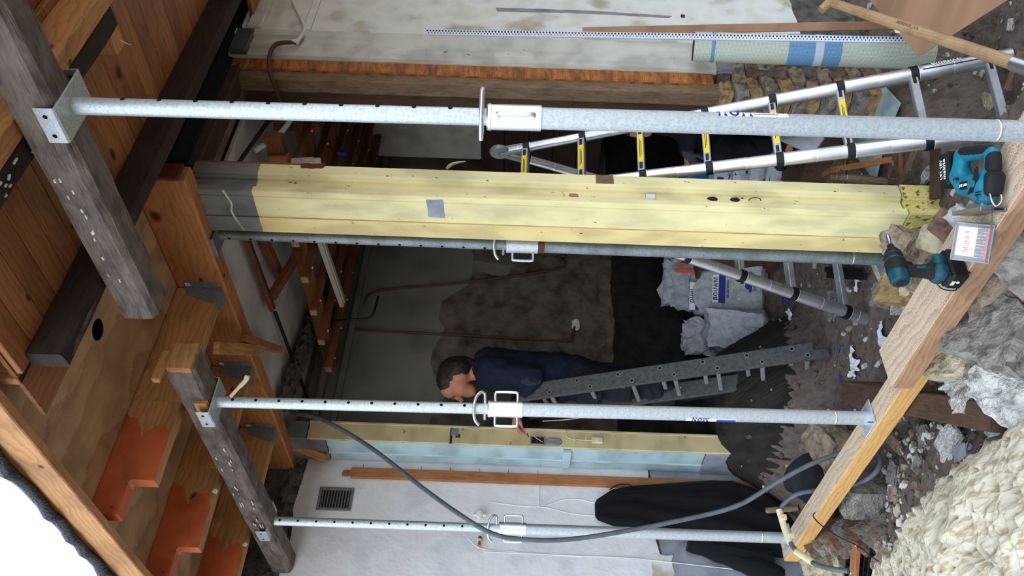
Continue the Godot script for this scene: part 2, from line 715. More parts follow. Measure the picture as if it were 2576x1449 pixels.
func make_materials() -> void:
	var pine := pine_image(512, 256, [Vector3(0.2, 0.3, 0.035), Vector3(0.63, 0.72, 0.045), Vector3(0.85, 0.18, 0.025), Vector3(0.42, 0.55, 0.02)], 3)
	var clear_pine := pine_image(512, 256, [Vector3(0.33, 0.62, 0.02)], 9)
	var fine := ntex(0.05, [[0.0, grey(0.0)], [1.0, grey(1.0)]], 512, FastNoiseLite.TYPE_SIMPLEX_SMOOTH, 5)
	var blot := ntex(0.008, [[0.2, grey(0.86)], [0.5, grey(0.96)], [0.75, grey(1.0)]], 512, FastNoiseLite.TYPE_SIMPLEX_SMOOTH, 5, 0.0, 5)
	var dirt := ntex(0.012, [[0.1, grey(0.66)], [0.4, grey(0.88)], [0.7, grey(1.0)]], 512, FastNoiseLite.TYPE_SIMPLEX_SMOOTH, 6, 20.0, 8)
	var streak := ntex(0.02, [[0.1, grey(0.72)], [0.4, grey(0.9)], [0.55, grey(0.97)], [0.62, grey(0.8)], [0.8, grey(1.0)]], 512, FastNoiseLite.TYPE_SIMPLEX_SMOOTH, 5, 0.0, 13)
	var specks := ntex(0.09, [[0.0, Color(0.45, 0.36, 0.28)], [0.2, Color(0.62, 0.52, 0.42)], [0.3, Color(1, 1, 1)], [1.0, Color(1, 1, 1)]], 1024, FastNoiseLite.TYPE_SIMPLEX_SMOOTH, 2, 0.0, 17)
	M.clear_pine = mat(Color(0.80, 0.58, 0.36), 0.6, clear_pine, Vector2(0.6, 2.2), fine, 0.02, blot, Vector2(0.7, 0.9))
	M.pine = mat(Color(0.80, 0.60, 0.39), 0.6, pine, Vector2(0.55, 2.0), fine, 0.02, blot, Vector2(0.6, 0.8))
	M.glulam = mat(Color(0.78, 0.54, 0.33), 0.55, pine, Vector2(0.5, 1.9), fine, 0.02, blot, Vector2(0.5, 0.8))
	M.board = mat(Color(0.68, 0.45, 0.27), 0.5, pine, Vector2(0.5, 2.4), fine, 0.02, blot, Vector2(0.9, 1.6))
	M.board_b = mat(Color(0.71, 0.48, 0.30), 0.5, clear_pine, Vector2(0.45, 2.8), fine, 0.02, blot, Vector2(0.7, 1.4))
	M.board_c = mat(Color(0.63, 0.41, 0.24), 0.5, pine, Vector2(0.62, 2.1), fine, 0.02, blot, Vector2(0.8, 1.2))
	M.plywood = mat(Color(0.80, 0.65, 0.48), 0.65, clear_pine, Vector2(0.25, 0.35), fine, 0.02, blot, Vector2(0.9, 0.9))
	M.packing_ply = mat(Color(0.72, 0.58, 0.42), 0.65, pine, Vector2(0.5, 1.2))
	M.timber_face = mat(Color(0.82, 0.72, 0.61), 0.75, specks, Vector2(1.6, 1.6), fine, 0.04, clear_pine, Vector2(0.5, 2.2))
	M.timber_yellow = mat(Color(0.83, 0.64, 0.38), 0.65, clear_pine, Vector2(0.5, 3.0), fine, 0.02)
	M.timber_brown = mat(Color(0.66, 0.51, 0.39), 0.7, clear_pine, Vector2(0.5, 3.0), fine, 0.03, blot, Vector2(0.8, 0.8))
	M.old_dark = mat(Color(0.25, 0.185, 0.15), 0.8, streak, Vector2(0.5, 5.0), fine, 0.15, blot, Vector2(1.2, 2.0))
	M.old_brown = mat(Color(0.36, 0.26, 0.19), 0.8, streak, Vector2(0.5, 5.0), fine, 0.15, blot, Vector2(1.2, 2.0))
	M.wood_black = mat(Color(0.09, 0.085, 0.085), 0.9, streak, Vector2(0.6, 3.0), fine, 0.1)  # near-black streaked tone for the upper header and its packing
	M.old_grey = mat(Color(0.54, 0.49, 0.45), 0.75, streak, Vector2(0.4, 6.0), fine, 0.12, dirt, Vector2(0.9, 1.8))
	M.old_tan = mat(Color(0.55, 0.45, 0.35), 0.8, streak, Vector2(0.6, 5.0), fine, 0.12, blot, Vector2(0.9, 1.8))
	M.orange_wood = mat(Color(0.76, 0.47, 0.24), 0.65, streak, Vector2(0.5, 5.0), fine, 0.05, dirt, Vector2(0.9, 2.2))
	M.batten_wood = mat(Color(0.72, 0.47, 0.29), 0.65, pine, Vector2(0.5, 2.6), fine, 0.03, blot, Vector2(0.9, 1.6))
	M.lath = mat(Color(0.55, 0.35, 0.22), 0.75, clear_pine, Vector2(0.5, 3.0), fine, 0.03, blot, Vector2(0.9, 1.6))
	M.orange_paint = mat(Color(0.82, 0.42, 0.25), 0.6, blot, Vector2(1.1, 1.1), fine, 0.02)
	M.grain_end = mat(Color(0.78, 0.62, 0.42), 0.8, streak, Vector2(3.0, 9.0), fine, 0.05)
	# plaster, paint, masonry
	M.plaster_white = mat(Color(0.91, 0.905, 0.91), 0.75, ntex(0.006, [[0.2, grey(0.93)], [0.5, grey(1.0)], [0.8, Color(0.985, 0.98, 0.965)]], 512, FastNoiseLite.TYPE_SIMPLEX_SMOOTH, 5, 0.0, 21), Vector2(0.8, 0.8), ntex(0.035, [[0.3, grey(0.0)], [0.7, grey(1.0)]], 512, FastNoiseLite.TYPE_SIMPLEX_SMOOTH, 4, 0.0, 22), 0.12)
	M.plaster_old = mat(Color(0.88, 0.875, 0.845), 0.8, ntex(0.007, [[0.15, Color(0.78, 0.74, 0.67)], [0.4, grey(0.96)], [0.6, grey(1.0)], [0.85, Color(0.93, 0.93, 0.9)]], 512, FastNoiseLite.TYPE_SIMPLEX_SMOOTH, 6, 0.0, 25), Vector2(0.6, 0.6), fine, 0.08)
	M.paint_grey = mat(Color(0.60, 0.61, 0.64), 0.6, blot, Vector2(1.3, 1.3), fine, 0.04)
	M.mortar = mat(Color(0.42, 0.40, 0.37), 0.95, dirt, Vector2(1.6, 1.6), fine, 0.6, blot, Vector2(0.7, 0.7))
	M.filler_grey = mat(Color(0.56, 0.56, 0.57), 0.9, blot, Vector2(2.0, 2.0), fine, 0.2)
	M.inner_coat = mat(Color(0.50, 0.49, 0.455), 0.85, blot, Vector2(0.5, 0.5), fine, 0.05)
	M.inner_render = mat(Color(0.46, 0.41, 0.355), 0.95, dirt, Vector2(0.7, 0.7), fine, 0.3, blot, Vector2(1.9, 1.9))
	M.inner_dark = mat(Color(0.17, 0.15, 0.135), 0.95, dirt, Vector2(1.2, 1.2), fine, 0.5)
	M.inner_ceiling = mat(Color(0.84, 0.82, 0.78), 0.85, blot, Vector2(0.7, 0.7), fine, 0.08)
	var chips := ntex(0.022, [[0.0, Color(0.45, 0.38, 0.27)], [0.09, Color(0.52, 0.45, 0.32)], [0.11, Color(1, 1, 1)], [1.0, Color(1, 1, 1)]], 1024, FastNoiseLite.TYPE_SIMPLEX_SMOOTH, 5, 0.0, 31)
	M.yellow_paint = mat(Color(0.94, 0.885, 0.66), 0.5, chips, Vector2(1.1, 0.5), fine, 0.05, blot, Vector2(1.1, 0.5))
	M.yellow_strip = mat(Color(0.92, 0.83, 0.57), 0.5, chips, Vector2(0.9, 0.45), fine, 0.05, blot, Vector2(1.1, 0.5))
	M.yellow_worn = mat(Color(0.84, 0.77, 0.48), 0.6, ntex(0.03, [[0.0, Color(0.5, 0.45, 0.33)], [0.24, Color(0.62, 0.55, 0.4)], [0.29, Color(1, 1, 1)], [1.0, Color(1, 1, 1)]], 512, FastNoiseLite.TYPE_SIMPLEX_SMOOTH, 5, 0.0, 33), Vector2(1.5, 1.5), fine, 0.3)
	M.post_grey = mat(Color(0.50, 0.505, 0.495), 0.55, blot, Vector2(1.4, 1.4), fine, 0.03)
	M.post_grey_dark = mat(Color(0.36, 0.355, 0.34), 0.6, blot, Vector2(1.4, 1.4), fine, 0.03)
	M.cream_paint = mat(Color(0.84, 0.77, 0.58), 0.5, chips, Vector2(0.7, 0.35), fine, 0.03, blot, Vector2(1.1, 0.5))
	M.blue_paint = mat(Color(0.72, 0.82, 0.83), 0.5, blot, Vector2(0.9, 0.5), fine, 0.03)
	M.casing_paint = mat(Color(0.80, 0.79, 0.74), 0.6, chips, Vector2(1.2, 0.6), fine, 0.08, blot, Vector2(0.9, 0.9))
	M.soil = mat(Color(0.44, 0.39, 0.36), 1.0, ntex(0.016, [[0.1, Color(0.78, 0.74, 0.71)], [0.4, Color(0.92, 0.9, 0.88)], [0.6, grey(1.0)], [0.8, Color(0.9, 0.86, 0.82)]], 1024, FastNoiseLite.TYPE_SIMPLEX_SMOOTH, 6, 0.0, 41), Vector2(0.8, 0.8), ntex(0.03, [[0.2, grey(0.0)], [0.8, grey(1.0)]], 512, FastNoiseLite.TYPE_SIMPLEX_SMOOTH, 5, 0.0, 43), 0.45, ntex(0.06, [[0.0, grey(0.8)], [0.35, grey(0.94)], [0.62, grey(1.0)], [0.72, Color(1, 1, 1)]], 1024, FastNoiseLite.TYPE_SIMPLEX_SMOOTH, 4, 0.0, 44), Vector2(1.7, 1.7))
	M.soil_black = mat(Color(0.19, 0.165, 0.145), 1.0, dirt, Vector2(1.3, 1.3), fine, 0.8)
	M.brick_yellow = mat(Color(0.68, 0.55, 0.38), 0.95, dirt, Vector2(2.2, 2.2), fine, 0.5)
	M.brick_tan = mat(Color(0.62, 0.54, 0.45), 0.95, dirt, Vector2(2.2, 2.2), fine, 0.5)
	M.brick_grey = mat(Color(0.55, 0.52, 0.48), 0.95, dirt, Vector2(2.2, 2.2), fine, 0.6)
	M.brick_red = mat(Color(0.50, 0.39, 0.33), 0.95, dirt, Vector2(2.2, 2.2), fine, 0.5)
	M.lime_mortar = mat(Color(0.80, 0.75, 0.66), 1.0, ntex(0.03, [[0.0, Color(0.74, 0.67, 0.57)], [0.3, Color(0.88, 0.85, 0.79)], [0.45, grey(0.98)], [0.7, grey(1.0)]], 512, FastNoiseLite.TYPE_SIMPLEX_SMOOTH, 6, 0.0, 47), Vector2(1.8, 1.8), fine, 0.15, blot, Vector2(1.1, 1.1))
	M.stone_pale = mat(Color(0.76, 0.70, 0.58), 1.0, dirt, Vector2(1.8, 1.8), fine, 0.7)
	M.stone_white = mat(Color(0.78, 0.76, 0.72), 1.0, dirt, Vector2(2.4, 2.4), fine, 0.9)
	# metals, plastics, cloth
	var spangle := ntex(0.06, [[0.0, grey(0.88)], [0.5, grey(0.96)], [1.0, grey(1.0)]], 512, FastNoiseLite.TYPE_CELLULAR, 1, 0.0, 51)
	var patina := ntex(0.03, [[0.0, grey(0.75)], [0.5, grey(0.88)], [1.0, grey(1.0)]], 512, FastNoiseLite.TYPE_SIMPLEX_SMOOTH, 5, 0.0, 52)
	M.zinc = mat(Color(0.80, 0.83, 0.84), 0.5, spangle, Vector2(7.0, 7.0), null, 0.0, null, Vector2.ONE, 0.55, patina)
	M.zinc_dull = mat(Color(0.58, 0.615, 0.615), 0.6, spangle, Vector2(6.0, 6.0), null, 0.0, blot, Vector2(1.6, 1.6), 0.5, patina)
	M.zinc_bright = mat(Color(0.87, 0.89, 0.90), 0.3, null, Vector2.ONE, null, 0.0, null, Vector2.ONE, 0.85)
	M.hanger = mat(Color(0.55, 0.58, 0.60), 0.5, spangle, Vector2(5, 5), null, 0.0, null, Vector2.ONE, 0.35)
	M.alu = mat(Color(0.85, 0.85, 0.86), 0.36, null, Vector2.ONE, null, 0.0, blot, Vector2(0.9, 0.9), 0.9)
	M.alu_grey = mat(Color(0.66, 0.66, 0.67), 0.5, blot, Vector2(1.2, 1.2), null, 0.0, null, Vector2.ONE, 0.5)
	M.ladder_grey = mat(Color(0.36, 0.355, 0.345), 0.6, ntex(0.03, [[0.0, grey(0.75)], [0.5, grey(0.95)], [0.74, grey(1.0)], [0.76, Color(1.5, 1.5, 1.5)], [1.0, Color(1.6, 1.6, 1.55)]], 512, FastNoiseLite.TYPE_SIMPLEX_SMOOTH, 4, 0.0, 54), Vector2(1.7, 1.7), null, 0.0, null, Vector2.ONE, 0.25)
	M.cast_grey = mat(Color(0.52, 0.54, 0.54), 0.5, null, Vector2.ONE, null, 0.0, null, Vector2.ONE, 0.4)
	M.black = mat(Color(0.045, 0.045, 0.05), 0.5)
	M.hole = mat(Color(0.02, 0.02, 0.02), 0.9)
	M.black_dusty = mat(Color(0.10, 0.10, 0.105), 0.7, blot, Vector2(3, 3))
	M.rubber = mat(Color(0.13, 0.13, 0.135), 0.75, dirt, Vector2(1.5, 1.5))
	M.membrane = mat(Color(0.10, 0.11, 0.13), 0.45, dirt, Vector2(2, 2), fine, 0.5)
	M.teal = mat(Color(0.06, 0.47, 0.55), 0.4, blot, Vector2(3, 3))
	M.teal_dark = mat(Color(0.05, 0.27, 0.31), 0.45, blot, Vector2(4, 4))
	M.rust = mat(Color(0.42, 0.20, 0.10), 0.8, blot, Vector2(4, 4))
	M.brass = mat(Color(0.72, 0.55, 0.30), 0.4, null, Vector2.ONE, null, 0.0, null, Vector2.ONE, 0.8)
	M.red_plastic = mat(Color(0.75, 0.10, 0.09), 0.4)
	M.green_plastic = mat(Color(0.03, 0.42, 0.24), 0.4)
	M.blue_plastic = mat(Color(0.10, 0.30, 0.62), 0.45)
	M.blue_print = mat(Color(0.06, 0.17, 0.55), 0.6)
	M.blue_deep = mat(Color(0.05, 0.12, 0.45), 0.6)
	M.orange_print = mat(Color(0.80, 0.27, 0.10), 0.6)
	M.white_plastic = mat(Color(0.86, 0.86, 0.84), 0.4)
	M.ivory = mat(Color(0.86, 0.81, 0.66), 0.45)
	M.yellow_label = mat(Color(0.93, 0.80, 0.10), 0.5)
	M.paper = mat(Color(0.85, 0.85, 0.85), 0.8)
	M.label_white = mat(Color(0.93, 0.94, 0.95), 0.35)
	M.cable_grey = mat(Color(0.36, 0.38, 0.40), 0.5, blot, Vector2(3, 3))
	M.cable_dark = mat(Color(0.09, 0.09, 0.10), 0.5)
	M.cable_brown = mat(Color(0.33, 0.22, 0.17), 0.6)
	M.mdf = mat(Color(0.66, 0.50, 0.38), 0.75, blot, Vector2(1.1, 1.1), fine, 0.01)
	M.cardboard = mat(Color(0.52, 0.39, 0.27), 0.85, blot, Vector2(1.3, 1.3))
	M.spade_wood = mat(Color(0.66, 0.53, 0.38), 0.5, clear_pine, Vector2(0.5, 6.0), null, 0.0, blot, Vector2(2, 2))
	M.mesh_roll = mat(Color(0.80, 0.82, 0.76), 0.6)
	M.mesh_blue = mat(Color(0.45, 0.62, 0.78), 0.6)
	M.tape = mat(Color(0.72, 0.77, 0.80), 0.4)
	M.pvc = mat(Color(0.80, 0.82, 0.86), 0.4)
	M.bag_grey = mat(Color(0.66, 0.665, 0.68), 0.4, blot, Vector2(4, 4), fine, 0.2)
	M.bag_white = mat(Color(0.74, 0.755, 0.77), 0.5, blot, Vector2(3, 3), fine, 0.2)
	M.bag_blue = mat(Color(0.16, 0.36, 0.58), 0.5, blot, Vector2(3, 3), fine, 0.2)
	M.board_pale = mat(Color(0.70, 0.78, 0.78), 0.6, blot, Vector2(1.5, 1.5))
	M.cloth_black = mat(Color(0.05, 0.055, 0.065), 0.95, blot, Vector2(3, 3), fine, 0.1)
	M.cloth_black.rim_enabled = true
	M.cloth_black.rim = 0.25
	M.cloth_navy = mat(Color(0.07, 0.095, 0.17), 0.9, blot, Vector2(4, 4), fine, 0.1)
	M.cloth_dusty = mat(Color(0.19, 0.20, 0.23), 0.95, dirt, Vector2(8, 8))
	M.cloth_trouser = mat(Color(0.085, 0.095, 0.12), 0.75, blot, Vector2(4, 4), fine, 0.15)
	M.cloth_dark_shaded = mat(Color(0.06, 0.065, 0.09), 0.9, blot, Vector2(4, 4))  # dark clothes, with the shade of the doorway mixed into the colour
	M.skin = mat(Color(0.72, 0.47, 0.37), 0.55)
	M.skin.subsurf_scatter_enabled = true
	M.skin.subsurf_scatter_strength = 0.08
	M.hair = mat(Color(0.19, 0.14, 0.10), 0.6, streak, Vector2(4, 20))
	M.glove = mat(Color(0.24, 0.24, 0.24), 0.9)
	M.glove_white = mat(Color(0.62, 0.60, 0.57), 0.9, blot, Vector2(8, 8))
	M.boot = mat(Color(0.09, 0.085, 0.08), 0.7)
	M.clear = mat(Color(0.9, 0.92, 0.93, 0.18), 0.08)
	M.clear.transparency = BaseMaterial3D.TRANSPARENCY_ALPHA
	M.steel = mat(Color(0.60, 0.60, 0.60), 0.35, null, Vector2.ONE, null, 0.0, null, Vector2.ONE, 0.9)
	M.vent_grey = mat(Color(0.50, 0.475, 0.45), 0.6, blot, Vector2(5, 5))
	M.outside_white = mat(Color(0.86, 0.86, 0.86), 0.7)
	M.outside_grey = mat(Color(0.36, 0.39, 0.43), 0.6)
	M.foam = mat(Color(0.80, 0.74, 0.58), 0.9, blot, Vector2(6, 6))
	M.leaf_debris = mat(Color(0.57, 0.46, 0.32), 0.9)
	M.frame_white = mat(Color(0.74, 0.72, 0.66), 0.5, chips, Vector2(2, 1), fine, 0.05)

# ---------------------------------------------------------------- the shell
func bump(x: float, z: float, cx: float, cz: float, rx: float, rz: float) -> float:
	var d := Vector2((x - cx) / rx, (z - cz) / rz).length()
	return 1.0 - smoothstep(0.35, 1.0, d)

func gh(x: float, z: float) -> float:
	var h := 0.018 * nz.get_noise_2d(x * 2.3, z * 2.3) + 0.012 * nz.get_noise_2d(x * 7.0 + 9.0, z * 7.0) + 0.006 * nz.get_noise_2d(x * 19.0, z * 19.0 + 4.0)
	h -= 0.27 * smoothstep(2.55, 3.0, x) * smoothstep(-2.45, -2.15, z)          # dug out by the doorway
	h += 0.50 * bump(x, z, 2.98, -4.62, 0.75, 0.75)                            # heap of black earth by the party wall
	h += 0.10 * bump(x, z, 4.1, -4.75, 1.1, 0.6)
	h += 0.16 * bump(x, z, 1.35, -3.2, 0.7, 0.9)                                # rubble bank towards the yard
	h += 0.20 * bump(x, z, 1.0, -2.4, 0.8, 0.8)
	return h

func grid_axis(lo: float, a: float, b: float, hi: float, fine: float, coarse: float) -> Array:
	var out := []
	var p := lo
	while p < hi:
		out.append(p)
		p += fine if p >= a and p < b else coarse
	out.append(hi)
	return out

func build_shell() -> void:
	var fl := setting("floor", "bare trodden earth floor strewn with plaster crumbs and dust")
	var xs := grid_axis(-5.0, 0.9, 4.6, 7.0, 0.032, 0.35)
	var zs := grid_axis(-8.0, -4.9, -1.0, 4.0, 0.032, 0.35)
	var v := PackedVector3Array()
	var uv := PackedVector2Array()
	var t := PackedInt32Array()
	for x in xs:
		for z in zs:
			v.append(Vector3(x, gh(x, z), z))
			uv.append(Vector2(x, z))
	var n := zs.size()
	for i in xs.size() - 1:
		for j in n - 1:
			var a := i * n + j
			t.append_array([a, a + 1, a + n, a + 1, a + n + 1, a + n])
	part("earth", facing({"v": v, "uv": uv, "t": t, "s": true}, Vector3.UP), M.soil, fl)
	part("subsoil", span(Vector3(-5, -0.8, -8), Vector3(7, -0.45, 4), 0.0), M.soil, fl)
	# the black earth heap lies on top of the floor by the party wall
	var heap := sheet(func(a: float, b: float) -> Vector3:
		var x := 2.3 + a * 1.6
		var z := -4.86 + b * 1.25
		var lift := 0.06 * bump(x, z, 3.05, -4.62, 0.85, 0.85) + 0.012 * nz.get_noise_2d(x * 11.0, z * 11.0) - 0.03
		return Vector3(x, gh(x, z) + lift, z), 50, 40, Vector3.UP)
	var hp := part("earth_heap", heap, M.soil_black)
	tag(hp, "heap of black crumbly earth below the grey back wall", "earth", "", "stuff")

	# the party wall: masonry core, white coat in front, grey paint low down
	var w := setting("wall_left", "white plastered party wall with ragged grey top edge")
	part("masonry", span(Vector3(1.3, -0.3, -5.12), Vector3(6.4, 3.75, -4.862), 0.01), M.mortar, w)
	part("white_plaster", coat([Vector2(1.3, 0.955), Vector2(2.05, 0.915), Vector2(2.12, 0.93), Vector2(2.5, 0.955), Vector2(2.66, 0.95), Vector2(2.66, 3.2), Vector2(2.55, 3.2), Vector2(2.3, 3.225), Vector2(2.1, 3.2), Vector2(1.85, 3.235), Vector2(1.3, 3.22)], -4.866, 0.018, "z", 0.012), M.plaster_white, w)
	part("grey_paint", coat([Vector2(1.3, -0.1), Vector2(2.66, -0.1), Vector2(2.66, 0.93), Vector2(2.5, 0.94), Vector2(2.12, 0.915), Vector2(2.05, 0.9), Vector2(1.3, 0.94)], -4.866, 0.014, "z", 0.008), M.paint_grey, w)
	part("edge_plaster", coat([Vector2(1.3, 0.9), Vector2(1.75, 0.86), Vector2(2.06, 0.84), Vector2(2.06, 0.97), Vector2(1.7, 1.0), Vector2(1.3, 0.99)], -4.866, 0.022, "z", 0.016), M.plaster_old, w)
	# lumps of mortar along the torn top edge
	for k in 26:
		var x := 1.62 + k * 0.04 + rng.randf_range(-0.015, 0.015)
		var s := stone(Vector3(rng.randf_range(0.05, 0.1), rng.randf_range(0.04, 0.09), 0.04), 0.3, 0.4, 4)
		part("mortar_lump", tf(s, at(Vector3(x, 3.245 + rng.randf_range(0.0, 0.05), -4.85))), M.mortar, w)
	# cables chased into the plaster and painted over
	var run := bent([Vector3(2.37, 1.98, -4.85), Vector3(2.35, 1.78, -4.85), Vector3(2.345, 1.62, -4.85), Vector3(2.31, 1.45, -4.85), Vector3(2.30, 1.27, -4.85)])
	part("painted_conduit", tube(run, 0.006, 8), M.plaster_white, w)
	part("painted_conduit", tube(bent([Vector3(2.36, 1.62, -4.85), Vector3(2.40, 1.52, -4.85), Vector3(2.41, 1.4, -4.85), Vector3(2.39, 1.3, -4.85), Vector3(2.42, 1.15, -4.85)]), 0.006, 8), M.plaster_white, w)
	part("painted_conduit", tube(bent([Vector3(2.12, 2.1, -4.85), Vector3(2.06, 2.02, -4.849), Vector3(2.045, 1.8, -4.849), Vector3(2.03, 1.4, -4.849)]), 0.005, 8), M.plaster_white, w)
	part("painted_conduit", span(Vector3(2.345, 1.66, -4.858), Vector3(2.50, 1.675, -4.842), 0.004), M.plaster_white, w)
	part("painted_conduit", span(Vector3(2.42, 1.12, -4.858), Vector3(2.52, 1.14, -4.842), 0.004), M.plaster_white, w)

	# the inner stretch of the party wall: brown render below, a worn grey coat above, dark footing at the bottom
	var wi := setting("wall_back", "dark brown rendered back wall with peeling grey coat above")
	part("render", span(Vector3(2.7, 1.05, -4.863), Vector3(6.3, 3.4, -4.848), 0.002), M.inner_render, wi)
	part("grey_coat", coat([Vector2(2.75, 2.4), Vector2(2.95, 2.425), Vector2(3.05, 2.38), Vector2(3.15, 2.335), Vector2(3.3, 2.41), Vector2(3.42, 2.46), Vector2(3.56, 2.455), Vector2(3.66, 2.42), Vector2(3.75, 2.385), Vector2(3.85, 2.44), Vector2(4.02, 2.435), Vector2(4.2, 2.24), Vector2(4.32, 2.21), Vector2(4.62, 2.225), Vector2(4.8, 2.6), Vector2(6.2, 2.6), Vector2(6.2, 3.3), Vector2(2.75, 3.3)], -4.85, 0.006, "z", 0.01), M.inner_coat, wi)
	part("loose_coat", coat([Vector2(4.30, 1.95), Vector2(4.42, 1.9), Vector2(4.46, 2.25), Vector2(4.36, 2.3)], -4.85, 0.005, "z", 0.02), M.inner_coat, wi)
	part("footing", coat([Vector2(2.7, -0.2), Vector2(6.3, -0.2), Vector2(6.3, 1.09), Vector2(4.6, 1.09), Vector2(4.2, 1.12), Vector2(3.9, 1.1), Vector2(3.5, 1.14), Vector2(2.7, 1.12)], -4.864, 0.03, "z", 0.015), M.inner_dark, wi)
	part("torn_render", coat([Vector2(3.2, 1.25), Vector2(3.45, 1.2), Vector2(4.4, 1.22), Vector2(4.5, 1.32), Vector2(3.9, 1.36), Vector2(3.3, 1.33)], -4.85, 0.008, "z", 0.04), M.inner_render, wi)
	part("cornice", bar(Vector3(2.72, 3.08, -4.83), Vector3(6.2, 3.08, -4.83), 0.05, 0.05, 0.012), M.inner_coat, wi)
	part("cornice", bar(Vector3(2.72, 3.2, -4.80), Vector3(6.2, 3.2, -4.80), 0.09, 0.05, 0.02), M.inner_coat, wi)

	# the wall with the doorway on the right
	var wr := setting("wall_right", "white plastered wall beside the doorway, paint peeling along the casing")
	part("masonry", span(Vector3(3.66, -0.5, -2.74), Vector3(6.2, 3.36, -2.468), 0.01), M.mortar, wr)
	part("white_plaster", coat([Vector2(3.885, 0.35), Vector2(3.88, 0.9), Vector2(3.875, 1.5), Vector2(3.86, 2.2), Vector2(3.865, 2.9), Vector2(3.85, 3.36), Vector2(3.93, 3.4), Vector2(6.0, 3.44), Vector2(6.0, 0.3)], -2.47, 0.02, "z", 0.007), M.plaster_old, wr)
	part("filler_strip", coat([Vector2(4.16, 2.02), Vector2(4.17, 1.55), Vector2(4.15, 1.06), Vector2(4.17, 1.04), Vector2(4.195, 1.5), Vector2(4.195, 2.03)], -2.452, 0.005, "z", 0.006), M.filler_grey, wr)
	part("wall_plug", tube([Vector3(4.17, 0.98, -2.452), Vector3(4.17, 0.98, -2.442)], 0.012, 10), M.rust, wr)
	part("wall_plug", tube([Vector3(3.93, 1.79, -2.452), Vector3(3.93, 1.79, -2.44)], 0.012, 10), M.mortar, wr)
	part("panel_trim", span(Vector3(3.88, 3.02, -2.45), Vector3(5.2, 3.06, -2.43), 0.006), M.plaster_old, wr)
	part("panel_trim", span(Vector3(3.88, 3.28, -2.45), Vector3(5.2, 3.36, -2.42), 0.006), M.plaster_old, wr)
	# far walls of the dark room, and the wall that closes the house on the right
	var wf := setting("wall_far", "brown rendered far wall of the stripped inner room")
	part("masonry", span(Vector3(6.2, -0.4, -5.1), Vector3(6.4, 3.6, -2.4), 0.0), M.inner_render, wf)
	var wc := setting("wall_side", "plain end wall closing the house beyond the picture")
	part("masonry", span(Vector3(6.2, -0.4, -2.38), Vector3(6.4, 3.6, 0.4), 0.0), M.plaster_old, wc)

